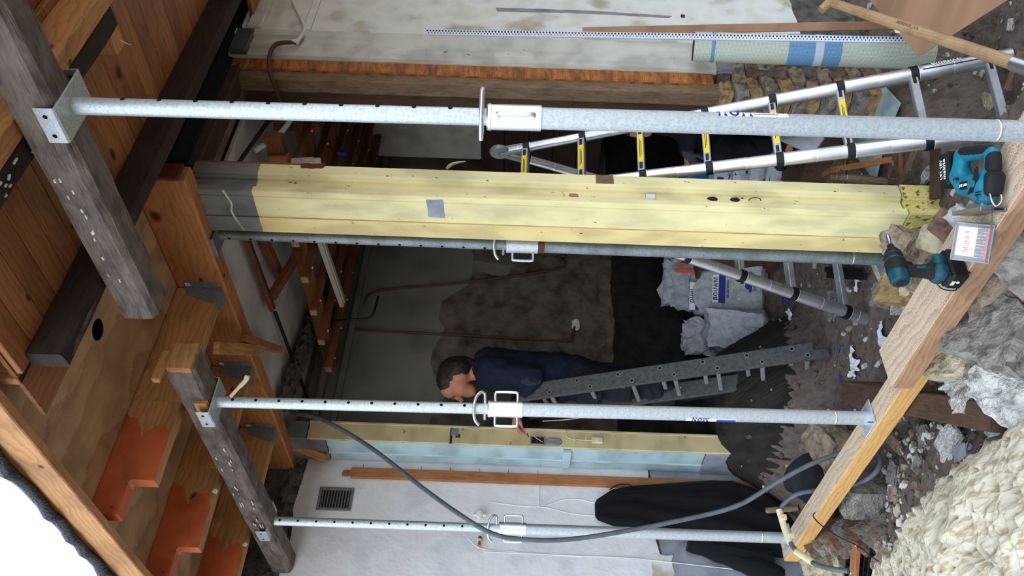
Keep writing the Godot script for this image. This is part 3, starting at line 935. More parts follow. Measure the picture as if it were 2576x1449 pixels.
func build_roof() -> void:
	# ply deck of the new flat roof
	var c := setting("ceiling", "plywood roof deck and old pine floorboards seen from below")
	var hole := Vector2(1.938, -2.585)
	var deck := [Vector2(1.385, -2.075), Vector2(3.6, -2.075), Vector2(3.6, -4.9), Vector2(1.40, -4.9)]
	var poly := PackedVector2Array()
	for p in deck: poly.append(p)
	# the deck is two sheets that meet at the drain hole
	part("plywood_sheet", deck_piece([Vector2(1.385, -2.075), Vector2(3.6, -2.075), Vector2(3.6, -2.58), Vector2(1.983, -2.58)], hole, 0.045, true), M.plywood, c)
	part("plywood_sheet", deck_piece([Vector2(1.39, -3.30), Vector2(3.6, -3.30), Vector2(3.6, -2.582), Vector2(1.983, -2.582)], hole, 0.045, false), M.plywood, c)
	part("plywood_sheet", span(Vector3(1.395, 3.512, -4.9), Vector3(3.6, 3.53, -3.302), 0.001), M.plywood, c)
	part("drain_pipe", lathe([Vector2(0.041, 0.0), Vector2(0.045, 0.0), Vector2(0.045, 0.25), Vector2(0.041, 0.25), Vector2(0.041, 0.0)], 24), M.black, c).position = Vector3(hole.x, 3.514, hole.y)
	part("drain_cover", span(Vector3(hole.x - 0.06, 3.77, hole.y - 0.06), Vector3(hole.x + 0.06, 3.775, hole.y + 0.06), 0.0), M.membrane, c)
	# old floorboards on the right, tongue and groove, each a board
	var mats := [M.board, M.board_b, M.board_c]
	var x := 1.372
	var k := 0
	while x < 5.9:
		var wd := 0.097
		part("floorboard", span(Vector3(x + 0.0012, 3.345, -2.44 if x > 3.95 else -2.07), Vector3(x + wd - 0.0012, 3.366, -1.36), 0.003), mats[(k * 7 + 3) % 3], c)
		x += wd
		k += 1
	part("deck_underlay", span(Vector3(1.372, 3.37, -2.3), Vector3(6.3, 3.385, 0.9), 0.0), M.board_c, c)
	part("deck_underlay", span(Vector3(1.5, 3.40, -1.36), Vector3(6.3, 3.42, 0.9), 0.0), M.board_c, c)
	part("roof_membrane", span(Vector3(1.33, 3.60, -5.1), Vector3(6.4, 3.62, 0.95), 0.0), M.membrane, c)
	part("upper_floor", span(Vector3(2.7, 3.50, -5.0), Vector3(6.3, 3.56, -2.3), 0.0), M.board_c, c)
	# roof edge: fascia board, batten and torn membrane
	var e := thing("roof_edge", "raw pine fascia boards with torn black roofing felt at the roof edge", "roof edge")
	part("fascia_board", span(Vector3(1.300, 3.41, -5.1), Vector3(1.338, 3.55, 0.3), 0.004), M.clear_pine, e)
	part("edge_batten", span(Vector3(1.342, 3.465, -5.1), Vector3(1.384, 3.54, 0.3), 0.004), M.pine, e)
	part("ply_edge", span(Vector3(1.374, 3.531, -5.0), Vector3(1.392, 3.55, -2.1), 0.001), M.plywood, e)
	var felt := []
	for i in 90:
		var z := -5.1 + i * 0.068
		var ripple := 0.018 * nz.get_noise_2d(z * 9.0, 2.0) + 0.01 * nz.get_noise_2d(z * 27.0, 5.0)
		var loop := PackedVector3Array()
		for a in 8:
			var an := TAU * a / 8
			loop.append(Vector3(1.285 + cos(an) * (0.012 + absf(ripple)) + ripple, 3.55 + sin(an) * (0.024 + 0.4 * absf(ripple)), z))
		felt.append(loop)
	part("roofing_felt", loft(felt, true), M.membrane, e)

	# new roof joists: painted orange near the roof edge, half cut away at the end
	var labels := ["new roof joist with orange paint and notched end, nearest the drain hole", "second roof joist with orange paint and notched end", "third roof joist with orange paint, hung beside the white wall"]
	var zs := [-3.03, -3.69, -4.33]
	for i in 3:
		var j := thing("roof_joist", labels[i], "joist", Transform3D(), "new roof joists")
		var z: float = zs[i]
		var cut := 1.90 + 0.03 * i
		var raw := span(Vector3(cut, 3.295, z - 0.06), Vector3(2.545, 3.51, z), 0.003)
		part("joist", raw, M.pine, j)
		# the painted length: a notched side profile pushed through the thickness
		var prof := PackedVector2Array([Vector2(1.372, 3.51), Vector2(1.372, 3.392), Vector2(1.50, 3.40), Vector2(1.522, 3.392), Vector2(1.522, 3.296), Vector2(cut, 3.296), Vector2(cut, 3.51)])
		part("notched_end", tf(prism(prof, 0.059), at(Vector3(0, 0, z - 0.0595))), M.pine, j)
		var coatp := PackedVector2Array([Vector2(1.3715, 3.509), Vector2(1.3715, 3.3915), Vector2(1.50, 3.3995), Vector2(1.5215, 3.3915), Vector2(1.5215, 3.2955)])
		var edge: float = 1.78 + 0.02 * i
		for q in [Vector2(-0.08, 3.2955), Vector2(-0.03, 3.31), Vector2(0.0, 3.33), Vector2(-0.01, 3.37), Vector2(-0.04, 3.40), Vector2(-0.07, 3.41), Vector2(-0.02, 3.43), Vector2(0.03, 3.46), Vector2(0.03, 3.49), Vector2(0.05, 3.509)]: coatp.append(Vector2(edge + q.x, q.y))
		part("orange_paint", tf(prism(coatp, 0.0008), at(Vector3(0, 0, z))), M.orange_paint, j)
		part("orange_paint", span(Vector3(1.3708, 3.3925, z - 0.06), Vector3(1.372, 3.509, z), 0.0), M.orange_paint, j)
		part("orange_paint", span(Vector3(1.521, 3.297, z - 0.06), Vector3(1.5215, 3.393, z), 0.0), M.orange_paint, j)
		part("orange_paint", tf(box(Vector3(0.15, 0.0008, 0.06), 0.0), Transform3D(Basis(Vector3(0, 0, 1), 0.05), Vector3(1.447, 3.3955, z - 0.03))), M.orange_paint, j)
		for q in [Vector3(1.50, 3.405, z + 0.001), Vector3(1.4, 3.43, z + 0.001)]:
			part("nail", tube([q, q + Vector3(0, -0.012, 0.006)], 0.0018, 6), M.steel, j)
	# glulam trimmer on the line of the old wall
	var gb := thing("glulam_beam", "orange pine trimmer beam carrying the new roof joists", "beam")
	part("beam", span(Vector3(2.55, 3.275, -4.86), Vector3(2.645, 3.51, -2.335), 0.006), M.glulam, gb)
	part("end_piece", span(Vector3(2.545, 3.30, -2.333), Vector3(2.64, 3.40, -2.315), 0.004), M.rust, gb, "dark red-brown painted end of the beam")
	# joist hangers
	var hl := ["steel joist hanger with pale sticker nearest the yellow post", "steel joist hanger in the middle of the trimmer beam", "steel joist hanger nearest the white wall"]
	for i in 3:
		var z: float = zs[i]
		var h := thing("joist_hanger", hl[i], "joist hanger", Transform3D(), "joist hangers on the trimmer beam")
		part("flange", span(Vector3(2.5465, 3.31, z), Vector3(2.549, 3.47, z + 0.042), 0.0005), M.hanger, h)
		part("flange", span(Vector3(2.5465, 3.31, z - 0.102), Vector3(2.549, 3.47, z - 0.06), 0.0005), M.hanger, h)
		part("cheek", tf(prism(PackedVector2Array([Vector2(2.549, 3.292), Vector2(2.47, 3.292), Vector2(2.45, 3.31), Vector2(2.50, 3.45), Vector2(2.549, 3.47)]), 0.002), at(Vector3(0, 0, z + 0.0005))), M.hanger, h)
		part("cheek", tf(prism(PackedVector2Array([Vector2(2.549, 3.292), Vector2(2.47, 3.292), Vector2(2.45, 3.31), Vector2(2.50, 3.45), Vector2(2.549, 3.47)]), 0.002), at(Vector3(0, 0, z - 0.0625))), M.hanger, h)
		part("seat", span(Vector3(2.45, 3.291, z - 0.062), Vector3(2.549, 3.2935, z + 0.002), 0.0005), M.hanger, h)
		part("sticker", span(Vector3(2.5455, 3.44, z + 0.012), Vector3(2.5462, 3.465, z + 0.034), 0.0), M.label_white, h)

	# old black and brown joists of the pine floor
	var d1 := thing("old_joist", "old charred black joist with broken plaster, end cut off by the ply", "joist", Transform3D(), "old dark joists")
	part("joist", timber(Vector3(1.42, 3.287, -2.06), Vector3(3.9, 3.287, -2.06), 0.062, 0.116, 0.004, 0.006), M.old_dark, d1)
	part("plaster_smear", coat([Vector2(1.45, -2.075), Vector2(1.62, -2.07), Vector2(1.66, -2.062), Vector2(1.60, -2.05), Vector2(1.5, -2.056)], 0.0, 0.004, "z", 0.01), M.mortar, d1).transform = Transform3D(Basis(Vector3(1, 0, 0), Vector3(0, 0, 1), Vector3(0, -1, 0)), Vector3(0, 3.229, 0))
	var d0 := thing("old_joist", "old dark brown joist flecked with plaster beside a new pine joist", "joist", Transform3D(), "old dark joists")
	part("joist", timber(Vector3(1.45, 3.287, -1.488), Vector3(2.42, 3.287, -1.488), 0.074, 0.116, 0.004, 0.006), M.old_dark, d0)
	for k2 in 14:
		var q := Vector3(rng.randf_range(1.5, 1.8), 3.227, rng.randf_range(-1.52, -1.46))
		part("plaster_fleck", tf(stone(Vector3(0.012, 0.005, 0.006), 0.3, 0.4, 2), at(q)), M.plaster_old, d0)
	var ns := thing("sister_joist", "fresh pine joist screwed alongside the old dark joist", "joist")
	part("joist", span(Vector3(1.45, 3.228, -1.45), Vector3(6.0, 3.345, -1.388), 0.003), M.clear_pine, ns)
	var bl := thing("pine_block", "short pine block with a screw between old joists near the white wall", "block")
	part("block", span(Vector3(2.36, 3.235, -1.60), Vector3(2.43, 3.30, -1.45), 0.003), M.clear_pine, bl)
	part("screw", tube([Vector3(2.395, 3.236, -1.56), Vector3(2.385, 3.195, -1.575)], 0.002, 8), M.zinc_bright, bl)
	part("screw_head", tube([Vector3(2.385, 3.196, -1.575), Vector3(2.384, 3.192, -1.576)], 0.0055, 12), M.zinc_bright, bl)
	var stub := thing("pine_block", "pine block at the roof edge beside the black joist end", "block")
	part("block", span(Vector3(1.39, 3.40, -2.16), Vector3(1.55, 3.51, -2.085), 0.003), M.pine, stub)
	part("block", span(Vector3(1.365, 3.37, -2.12), Vector3(1.52, 3.47, -2.09), 0.003), M.clear_pine, stub)
	# header over the doorway on the right
	var hd := thing("door_header", "old dark brown header beams over the right doorway", "beam")
	part("upper_header", timber(Vector3(2.82, 3.42, -2.50), Vector3(3.95, 3.42, -2.50), 0.09, 0.09, 0.004, 0.008), M.wood_black, hd)
	part("lower_header", timber(Vector3(2.80, 3.355, -2.52), Vector3(3.66, 3.355, -2.52), 0.11, 0.06, 0.003, 0.006), M.old_brown, hd)
	part("header_strip", timber(Vector3(2.80, 3.335, -2.60), Vector3(3.66, 3.335, -2.60), 0.05, 0.03, 0.002, 0.004), M.old_tan, hd)
	part("packing", span(Vector3(2.82, 3.468, -2.70), Vector3(3.95, 3.495, -2.46), 0.0), M.wood_black, hd)

func deck_piece(corners: Array, hole: Vector2, r: float, near: bool) -> Dictionary:
	# half of a deck sheet whose long edge runs through the drain hole
	var poly := PackedVector2Array()
	poly.append(corners[0])
	poly.append(corners[1])
	poly.append(corners[2])
	var sg := 1.0 if near else -1.0
	for k in 13:
		var a := PI * k / 12.0
		poly.append(Vector2(hole.x + cos(a) * r, hole.y + sg * sin(a) * r))
	poly.append(Vector2(corners[0].x, corners[2].y))
	var s := prism(poly, 0.018)
	return tf(s, Transform3D(Basis(Vector3(1, 0, 0), Vector3(0, 0, 1), Vector3(0, -1, 0)), Vector3(0, 3.53, 0)))

func build_openings() -> void:
	# yellow corner post: plan profile (x, z) pushed up
	var y := setting("trim_1", "yellow painted moulded corner post between the two openings, grey at the top")
	var plan := PackedVector2Array([Vector2(2.620, -2.452), Vector2(2.625, -2.447), Vector2(2.652, -2.447), Vector2(2.657, -2.452), Vector2(2.658, -2.474), Vector2(2.718, -2.474), Vector2(2.722, -2.462), Vector2(2.730, -2.459), Vector2(2.734, -2.450), Vector2(2.744, -2.445), Vector2(2.80, -2.445), Vector2(2.80, -2.70), Vector2(2.628, -2.70), Vector2(2.628, -2.603), Vector2(2.620, -2.600), Vector2(2.620, -2.482), Vector2(2.6245, -2.479), Vector2(2.620, -2.475)])
	part("post", up_prism(plan, 0.16, 3.035), M.yellow_paint, y)
	part("edge_strip", up_prism(PackedVector2Array([Vector2(2.617, -2.605), Vector2(2.627, -2.605), Vector2(2.627, -2.698), Vector2(2.617, -2.696)]), 0.16, 3.035), M.yellow_strip, y)
	part("grey_top", up_prism(plan, 3.0355, 3.33), M.post_grey, y)
	part("grey_edge_strip", up_prism(PackedVector2Array([Vector2(2.617, -2.605), Vector2(2.627, -2.605), Vector2(2.627, -2.698), Vector2(2.617, -2.696)]), 3.0355, 3.33), M.post_grey, y)
	var big := PackedVector2Array()
	for p in plan: big.append(Vector2(2.71, -2.575) + (p - Vector2(2.71, -2.575)) * Vector2(1.03, 1.03))
	part("plinth", up_prism(big, -0.15, 0.152), M.yellow_worn, y)
	part("plaster_smear", tube(bent([Vector3(2.618, 3.16, -2.447), Vector3(2.617, 3.14, -2.52), Vector3(2.617, 3.15, -2.58), Vector3(2.616, 3.12, -2.69)]), 0.005, 6), M.plaster_old, y)
	part("bare_patch", coat([Vector2(-2.462, 2.27), Vector2(-2.565, 2.265), Vector2(-2.57, 2.19), Vector2(-2.458, 2.195)], 2.6185, 0.002, "x", 0.006), M.paint_grey, y)
	part("bare_wood", span(Vector3(2.745, 1.44, -2.4455), Vector3(2.802, 1.52, -2.444), 0.0), M.old_tan, y)
	part("torn_fibre", tf(stone(Vector3(0.03, 0.10, 0.02), 0.25, 0.3, 4), at(Vector3(2.795, 2.80, -2.45))), M.rust, y)
	part("inner_jamb", span(Vector3(2.80, -0.1, -2.70), Vector3(2.83, 3.33, -2.62), 0.003), M.old_brown, y)
	part("brown_edge", span(Vector3(2.802, 2.82, -2.66), Vector3(2.82, 3.33, -2.45), 0.003), M.lath, y)
	for q in [Vector3(2.69, 1.62, -2.473), Vector3(2.70, 1.0, -2.473), Vector3(2.70, 0.90, -2.473)]:
		part("paint_mark", tf(stone(Vector3(0.022, 0.035, 0.002), 0.3, 0.9, 5), at(q)), M.black_dusty if q.y < 1.5 else M.mdf, y)
	part("nail", tube([Vector3(2.69, 1.66, -2.474), Vector3(2.675, 1.675, -2.435)], 0.0025, 8), M.zinc_bright, y)
	part("paper_scrap", sheet(func(a: float, b: float) -> Vector3: return Vector3(2.665 + 0.05 * a, 1.30 - 0.04 * b, -2.472 + 0.02 * sin(PI * a)), 8, 3, Vector3(0, 0, 1)), M.paper, y)
	part("hook", tube(bent([Vector3(2.70, 0.84, -2.474), Vector3(2.695, 0.83, -2.455), Vector3(2.69, 0.80, -2.45), Vector3(2.685, 0.79, -2.46)]), 0.0022, 6), M.rust, y)

	# cream and pale blue jamb at the party wall
	var c := setting("trim_2", "cream and pale blue painted jamb against the party wall")
	part("jamb", span(Vector3(2.640, 0.1, -4.86), Vector3(2.748, 3.30, -4.585), 0.002), M.old_brown, c)
	part("cream_face", span(Vector3(2.622, 2.25, -4.585), Vector3(2.75, 3.16, -4.569), 0.004), M.cream_paint, c)
	part("cream_face", span(Vector3(2.620, 0.32, -4.585), Vector3(2.75, 2.235, -4.566), 0.004), M.cream_paint, c)
	part("cream_lip", span(Vector3(2.735, 0.32, -4.568), Vector3(2.752, 3.16, -4.560), 0.003), M.cream_paint, c)
	part("grey_face", span(Vector3(2.622, 3.165, -4.585), Vector3(2.75, 3.30, -4.570), 0.003), M.post_grey, c)
	part("stone_face", span(Vector3(2.622, 0.05, -4.585), Vector3(2.74, 0.315, -4.568), 0.006), M.stone_pale, c)
	part("blue_face", span(Vector3(2.622, 1.52, -4.73), Vector3(2.636, 3.04, -4.585), 0.004), M.blue_paint, c)
	part("blue_face", span(Vector3(2.622, 0.62, -4.73), Vector3(2.636, 1.475, -4.585), 0.004), M.blue_paint, c)
	part("blue_mould", tube([Vector3(2.628, 0.62, -4.735), Vector3(2.628, 3.04, -4.735)], 0.012, 10), M.blue_paint, c)
	part("blue_back", span(Vector3(2.630, 0.3, -4.84), Vector3(2.645, 3.04, -4.735), 0.003), M.blue_paint, c)
	part("blue_block", span(Vector3(2.60, 1.47, -4.80), Vector3(2.64, 1.525, -4.60), 0.004), M.blue_paint, c)
	part("grey_low", span(Vector3(2.618, 0.02, -4.84), Vector3(2.638, 0.615, -4.585), 0.005), M.paint_grey, c)
	part("grey_side_top", span(Vector3(2.622, 3.045, -4.84), Vector3(2.64, 3.30, -4.585), 0.003), M.post_grey, c)
	part("red_patch", span(Vector3(2.665, 2.185, -4.566), Vector3(2.69, 2.215, -4.5652), 0.0), M.rust, c)
	part("hinge_leaf", span(Vector3(2.68, 2.20, -4.566), Vector3(2.73, 2.245, -4.562), 0.001), M.hanger, c)

	# white casing, bare orange wood and dark jamb on the right
	var d := setting("trim_3", "white moulded door casing beside a strip of bare orange wood")
	var cas := PackedVector2Array([Vector2(3.645, -2.455), Vector2(3.65, -2.44), Vector2(3.70, -2.438), Vector2(3.71, -2.428), Vector2(3.73, -2.425), Vector2(3.74, -2.432), Vector2(3.79, -2.43), Vector2(3.80, -2.415), Vector2(3.845, -2.412), Vector2(3.86, -2.425), Vector2(3.86, -2.47), Vector2(3.645, -2.47)])
	part("casing", up_prism(cas, 0.86, 3.40), M.casing_paint, d)
	part("bare_strip", up_prism(PackedVector2Array([Vector2(3.57, -2.475), Vector2(3.575, -2.466), Vector2(3.643, -2.462), Vector2(3.645, -2.50), Vector2(3.57, -2.50)]), 0.88, 3.39), M.orange_wood, d)
	part("jamb", timber(Vector3(3.555, 0.2, -2.53), Vector3(3.555, 3.37, -2.53), 0.085, 0.09, 0.004, 0.01, Vector3(0, 0, 1)), M.old_tan, d)
	part("jamb_back", span(Vector3(3.56, -0.2, -2.74), Vector3(3.66, 3.37, -2.56), 0.004), M.old_brown, d)
	part("grey_cap", span(Vector3(3.64, 3.30, -2.44), Vector3(3.84, 3.39, -2.405), 0.004), M.post_grey_dark, d)
	part("brick_core", span(Vector3(3.50, -0.4, -2.74), Vector3(4.0, 0.87, -2.54), 0.01), M.mortar, d)
	# bricks laid bare under the casing
	var bm := [M.brick_yellow, M.brick_tan, M.brick_red, M.brick_grey, M.brick_yellow, M.brick_tan]
	var row := 0
	var hy := 0.82
	while hy > -0.25:
		var x := 3.49 - (0.03 if row % 2 else 0.0)
		var i := 0
		while x < 3.95:
			var wd := 0.10 + 0.05 * rng.randf()
			part("brick", tf(stone(Vector3(wd, 0.066, 0.14), 0.16, 0.12, 4), Transform3D(Basis(Vector3(0, 0, 1), rng.randf_range(-0.06, 0.06)), Vector3(x + wd / 2, hy, -2.53 + rng.randf_range(-0.02, 0.02)))), bm[(row * 3 + i * 2) % 6], d)
			x += wd + 0.008
			i += 1
		hy -= 0.075
		row += 1
	part("flaked_plaster", tf(stone(Vector3(0.09, 0.12, 0.03), 0.2, 0.2, 4), at(Vector3(3.70, 0.81, -2.46))), M.filler_grey, d)

func up_prism(plan: PackedVector2Array, y0: float, y1: float) -> Dictionary:
	# plan (x, z) pushed upwards; v of the texture runs up
	var s := prism(plan, y1 - y0)
	return tf(s, Transform3D(Basis(Vector3(1, 0, 0), Vector3(0, 0, 1), Vector3(0, 1, 0)), Vector3(0, y0, 0)))

func build_inner_room() -> void:
	var c := setting("ceiling_inner", "old pale plaster ceiling of the inner room")
	c.set_meta("category", "ceiling")
	part("plaster", span(Vector3(2.66, 3.335, -4.86), Vector3(3.72, 3.36, -2.72), 0.002), M.inner_ceiling, c)
	part("plaster", span(Vector3(3.72, 3.38, -4.86), Vector3(6.2, 3.40, -2.72), 0.002), M.inner_ceiling, c)
	part("torn_edge", tf(stone(Vector3(0.09, 0.05, 1.1), 0.35, 0.2, 6), at(Vector3(3.70, 3.34, -4.3))), M.mortar, c)
	# battens of the pulled down ceiling, running into the room; pale sawn ends in a row
	for i in 7:
		var z := -2.98 - 0.305 * i
		if i > 5: continue
		var b := thing("ceiling_batten", ["brown ceiling batten with staples, nearest the doorway header", "brown ceiling batten with sawn pale end, second from the doorway", "brown ceiling batten with sawn pale end, third from the doorway", "brown ceiling batten with sawn pale end, fourth from the doorway", "brown ceiling batten with sawn pale end, fifth from the doorway", "brown ceiling batten with sawn end, nearest the back wall"][i], "batten", Transform3D(), "stripped ceiling battens")
		part("batten", span(Vector3(3.13, 3.08, z - 0.05), Vector3(6.1, 3.125, z), 0.003), M.lath, b)
		part("sawn_end", span(Vector3(3.124, 3.082, z - 0.048), Vector3(3.13, 3.123, z - 0.002), 0.0), M.grain_end, b)
		for k in 10:
			part("staple", span(Vector3(3.22 + 0.26 * k, 3.072, z - 0.03), Vector3(3.228 + 0.26 * k, 3.08, z - 0.018), 0.0), M.plaster_old, b)
	var xs := [3.36, 3.86, 4.36, 4.86, 5.4]
	for i in 5:
		var b := thing("ceiling_joist", ["orange-brown ceiling joist above the battens, nearest", "second orange-brown joist above the battens", "third brown joist above the battens", "fourth dark brown joist above the battens", "farthest dark joist above the battens"][i], "joist", Transform3D(), "joists above the battens")
		part("joist", span(Vector3(xs[i], 3.127, -4.82), Vector3(xs[i] + 0.06, 3.22, -2.76), 0.003), M.lath, b)
	var p1 := thing("ceiling_lath", "long pine lath hanging under the pale inner ceiling", "lath")
	part("lath", bar(Vector3(2.96, 3.30, -2.85), Vector3(3.0, 3.29, -3.74), 0.05, 0.025), M.lath, p1)
	part("groove", bar(Vector3(2.966, 3.286, -2.85), Vector3(3.006, 3.276, -3.74), 0.012, 0.006), M.old_dark, p1)
	var p2 := thing("window_batten", "chipped white painted moulding strip dangling from the stripped ceiling", "moulding")
	part("strip", bar(Vector3(3.36, 3.05, -3.35), Vector3(3.46, 3.02, -4.22), 0.075, 0.03, 0.004), M.frame_white, p2)
	part("rib", bar(Vector3(3.35, 3.035, -3.35), Vector3(3.45, 3.005, -4.2), 0.02, 0.014, 0.004), M.frame_white, p2)
	var p3 := thing("cross_lath", "short pine cross piece between lath and ceiling batten", "lath")
	part("lath", bar(Vector3(2.99, 3.27, -3.62), Vector3(3.32, 3.18, -3.6), 0.06, 0.04), M.lath, p3)
	var p4 := thing("cross_lath", "dark pine cross piece behind the steel prop near the ceiling", "lath")
	part("lath", bar(Vector3(3.16, 3.30, -3.2), Vector3(3.22, 3.28, -3.75), 0.06, 0.04), M.lath, p4)
	var bb := thing("junction_box", "small green terminal block hanging from a cable at the ceiling", "terminal block")
	part("body", tf(box(Vector3(0.03, 0.03, 0.05), 0.005), at(Vector3(3.201, 3.33, -3.303))), M.green_plastic, bb)
	var wb := thing("ceiling_clip", "tiny white cable clip on the pale inner ceiling", "clip")
	part("clip", tf(box(Vector3(0.025, 0.02, 0.02), 0.003), at(Vector3(2.951, 3.325, -3.044))), M.white_plastic, wb)
	# pipes on the back wall
	var pp := [["rusty brown water pipe running down the dark back wall, bent at its end", [Vector3(3.95, 3.02, -4.82), Vector3(4.09, 2.93, -4.825), Vector3(4.20, 2.3, -4.825), Vector3(4.385, 1.53, -4.825), Vector3(4.50, 1.51, -4.82), Vector3(4.51, 1.47, -4.80)], M.cable_brown, 0.009],
		["thin brown pipe ending at a white rose on the back wall", [Vector3(3.70, 3.06, -4.82), Vector3(3.69, 2.4, -4.83), Vector3(3.67, 1.52, -4.83), Vector3(3.70, 1.44, -4.83), Vector3(3.80, 1.41, -4.82)], M.cable_brown, 0.008]]
	for k in 2:
		var w := thing("water_pipe", pp[k][0], "pipe")
		part("pipe", tube(bent(pp[k][1], 5), pp[k][3], 10), pp[k][2], w)
		if k == 1:
			part("elbow", tube(bent([Vector3(3.672, 1.50, -4.829), Vector3(3.69, 1.44, -4.828), Vector3(3.75, 1.42, -4.825)]), 0.012, 10), M.cable_brown, w)
			part("rose", tf(stone(Vector3(0.09, 0.05, 0.02), 0.2, 0.9, 6), at(Vector3(3.83, 1.40, -4.835))), M.plaster_old, w)
	var pipe3 := thing("ceiling_pipe", "dark iron pipe slanting across the inner ceiling towards the back wall", "pipe")
	part("pipe", tube([Vector3(3.062, 3.31, -3.846), Vector3(3.033, 3.28, -4.273), Vector3(3.003, 3.24, -4.914)], 0.011, 10), M.cable_dark, pipe3)
	var flex := thing("black_flex", "loose black cable drooping below the stripped ceiling", "cable")
	part("cable", tube(bent([Vector3(3.388, 3.109, -4.333), Vector3(3.337, 2.981, -4.245), Vector3(3.343, 2.863, -4.241), Vector3(3.37, 2.804, -4.218), Vector3(3.525, 2.788, -4.216)]), 0.008, 8), M.cable_dark, flex)
	# broken plaster hole of the ceiling edge
	var tc := thing("torn_ceiling", "torn dark plaster edge across the pale inner ceiling", "rubble")
	for k in 9:
		var f := k / 8.0
		part("lump", tf(stone(Vector3(0.10, 0.05, 0.16), 0.4, 0.3, 4), at(Vector3(3.688, 3.28, -4.546).lerp(Vector3(2.782, 3.28, -4.35), f) + Vector3(rng.randf_range(-0.03, 0.03), 0, 0))), M.mortar, tc)
	# deep in the right doorway: a pale slanted board, far dark partition
	var pb := thing("pale_board", "pale hardboard panel sloping under the far ceiling of the inner room", "panel")
	part("panel", coat([Vector2(-3.3, 3.3), Vector2(-3.89, 2.80), Vector2(-4.51, 1.95), Vector2(-4.75, 1.9), Vector2(-4.75, 3.3)], 5.6, 0.01, "x"), M.inner_ceiling, pb)
	part("panel_edge", bar(Vector3(5.59, 2.79, -3.88), Vector3(5.59, 1.94, -4.50), 0.012, 0.01), M.lath, pb)
	var sh := thing("dark_panelling", "dark brown weathered boards behind the ladder top", "boarding")
	for k in 5:
		part("board", span(Vector3(5.3, 1.2 + 0.2 * k, -4.8), Vector3(5.33, 1.395 + 0.2 * k, -4.0), 0.004), M.old_dark, sh)
	# grey cable and pipe through the door header
	var gp := thing("grey_conduit", "grey plastic conduit slanting behind the upper doorway", "conduit")
	part("tube", tube(bent([Vector3(3.896, 3.055, -2.705), Vector3(3.693, 3.089, -2.748), Vector3(3.478, 3.152, -2.801), Vector3(3.316, 3.266, -2.809)]), 0.015, 12), M.pvc, gp)
	var bp := thing("dark_conduit", "thin dark rod slanting across the upper doorway", "rod")
	part("rod", tube([Vector3(3.517, 3.229, -2.767), Vector3(3.186, 3.317, -2.788)], 0.011, 8), M.old_dark, bp)
	# debris caught in the lattice
	var sc := thing("white_frame_piece", "broken white window frame corner stuck above the yellow post", "frame piece")
	part("frame", tf(box(Vector3(0.05, 0.12, 0.05), 0.004), Transform3D(Basis(Vector3(0, 0, 1), 0.15), Vector3(3.311, 3.021, -2.881))), M.frame_white, sc)
	part("frame", tf(box(Vector3(0.02, 0.10, 0.06), 0.004), Transform3D(Basis(Vector3(0, 0, 1), 0.1), Vector3(3.315, 2.973, -2.877))), M.frame_white, sc)
	var blk := thing("pine_offcut", "orange pine offcut hanging above the yellow post", "offcut")
	part("offcut", tf(box(Vector3(0.08, 0.10, 0.09), 0.004), Transform3D(Basis(Vector3(0, 1, 0), 0.4), Vector3(3.348, 3.157, -2.913))), M.batten_wood, blk)
	for k in 4:
		var q: Vector3 = [Vector3(3.945, 3.326, -3.057), Vector3(3.992, 3.245, -3.15), Vector3(4.235, 3.168, -3.072), Vector3(4.313, 3.067, -3.138)][k]
		var o := thing("hanging_lath", ["broad orange-brown lath crossing high in the right doorway", "short orange lath end high in the right doorway", "upright brown lath between the ceiling battens", "narrow brown lath close under the old joists"][k], "lath", Transform3D(), "laths hanging in the doorway")
		part("lath", tf(box(Vector3(0.03, 0.28, 0.09), 0.004), Transform3D(Basis(Vector3(0, 0, 1), 0.12 * (k - 1)) * Basis(Vector3(0, 1, 0), 0.8), q)), M.batten_wood, o)
	for k in 1:
		var q: Vector3 = [Vector3(3.708, 2.914, -3.133), Vector3(3.391, 3.102, -3.538)][k]
		var o := thing("blue_scrap", ["blue plastic scrap caught between laths above the yellow post", "blue plastic scrap beside the white moulding strip"][k], "scrap")
		part("scrap", tf(stone(Vector3(0.02, 0.05, 0.03), 0.25, 0.3, 3), at(q)), M.blue_deep, o)
	var curl := thing("wood_splinter", "curled pale wood splinter standing off the yellow post", "splinter")
	part("splinter", tube(bent([Vector3(3.008, 2.22, -2.619), Vector3(3.028, 2.187, -2.602), Vector3(3.039, 2.125, -2.593)]), [0.004, 0.007, 0.008, 0.009, 0.009, 0.008, 0.008, 0.007, 0.006, 0.005, 0.004, 0.003, 0.002], 6), M.foam, curl)
	# pegs and pieces on the trimmer beam near the white wall
	var tb := thing("timber_stub", "short squared pine post end under the trimmer beam by the white wall", "post")
	part("stub", bar(Vector3(2.66, 3.27, -4.72), Vector3(2.61, 3.06, -4.78), 0.07, 0.055), M.clear_pine, tb)
	var cr := thing("cross_piece", "pale pine batten nailed across the trimmer beam bottom", "batten")
	part("batten", bar(Vector3(2.262, 3.27, -3.129), Vector3(2.582, 3.24, -3.575), 0.06, 0.03), M.clear_pine, cr)
	part("batten", bar(Vector3(2.497, 3.255, -3.358), Vector3(2.823, 3.25, -3.902), 0.04, 0.05), M.batten_wood, cr)
	for k in 2:
		var cl := thing("cable_clip", ["small white cable clip on the second orange joist", "small white cable clip on the third orange joist"][k], "clip")
		part("clip", lathe([Vector2(0.008, 0), Vector2(0.013, 0), Vector2(0.013, 0.016), Vector2(0.008, 0.016), Vector2(0.008, 0)], 14), M.white_plastic, cl).transform = Transform3D(Basis(Vector3(0, 0, 1), 1.3), [Vector3(1.803, 3.285, -3.666), Vector3(1.807, 3.285, -4.296)][k])

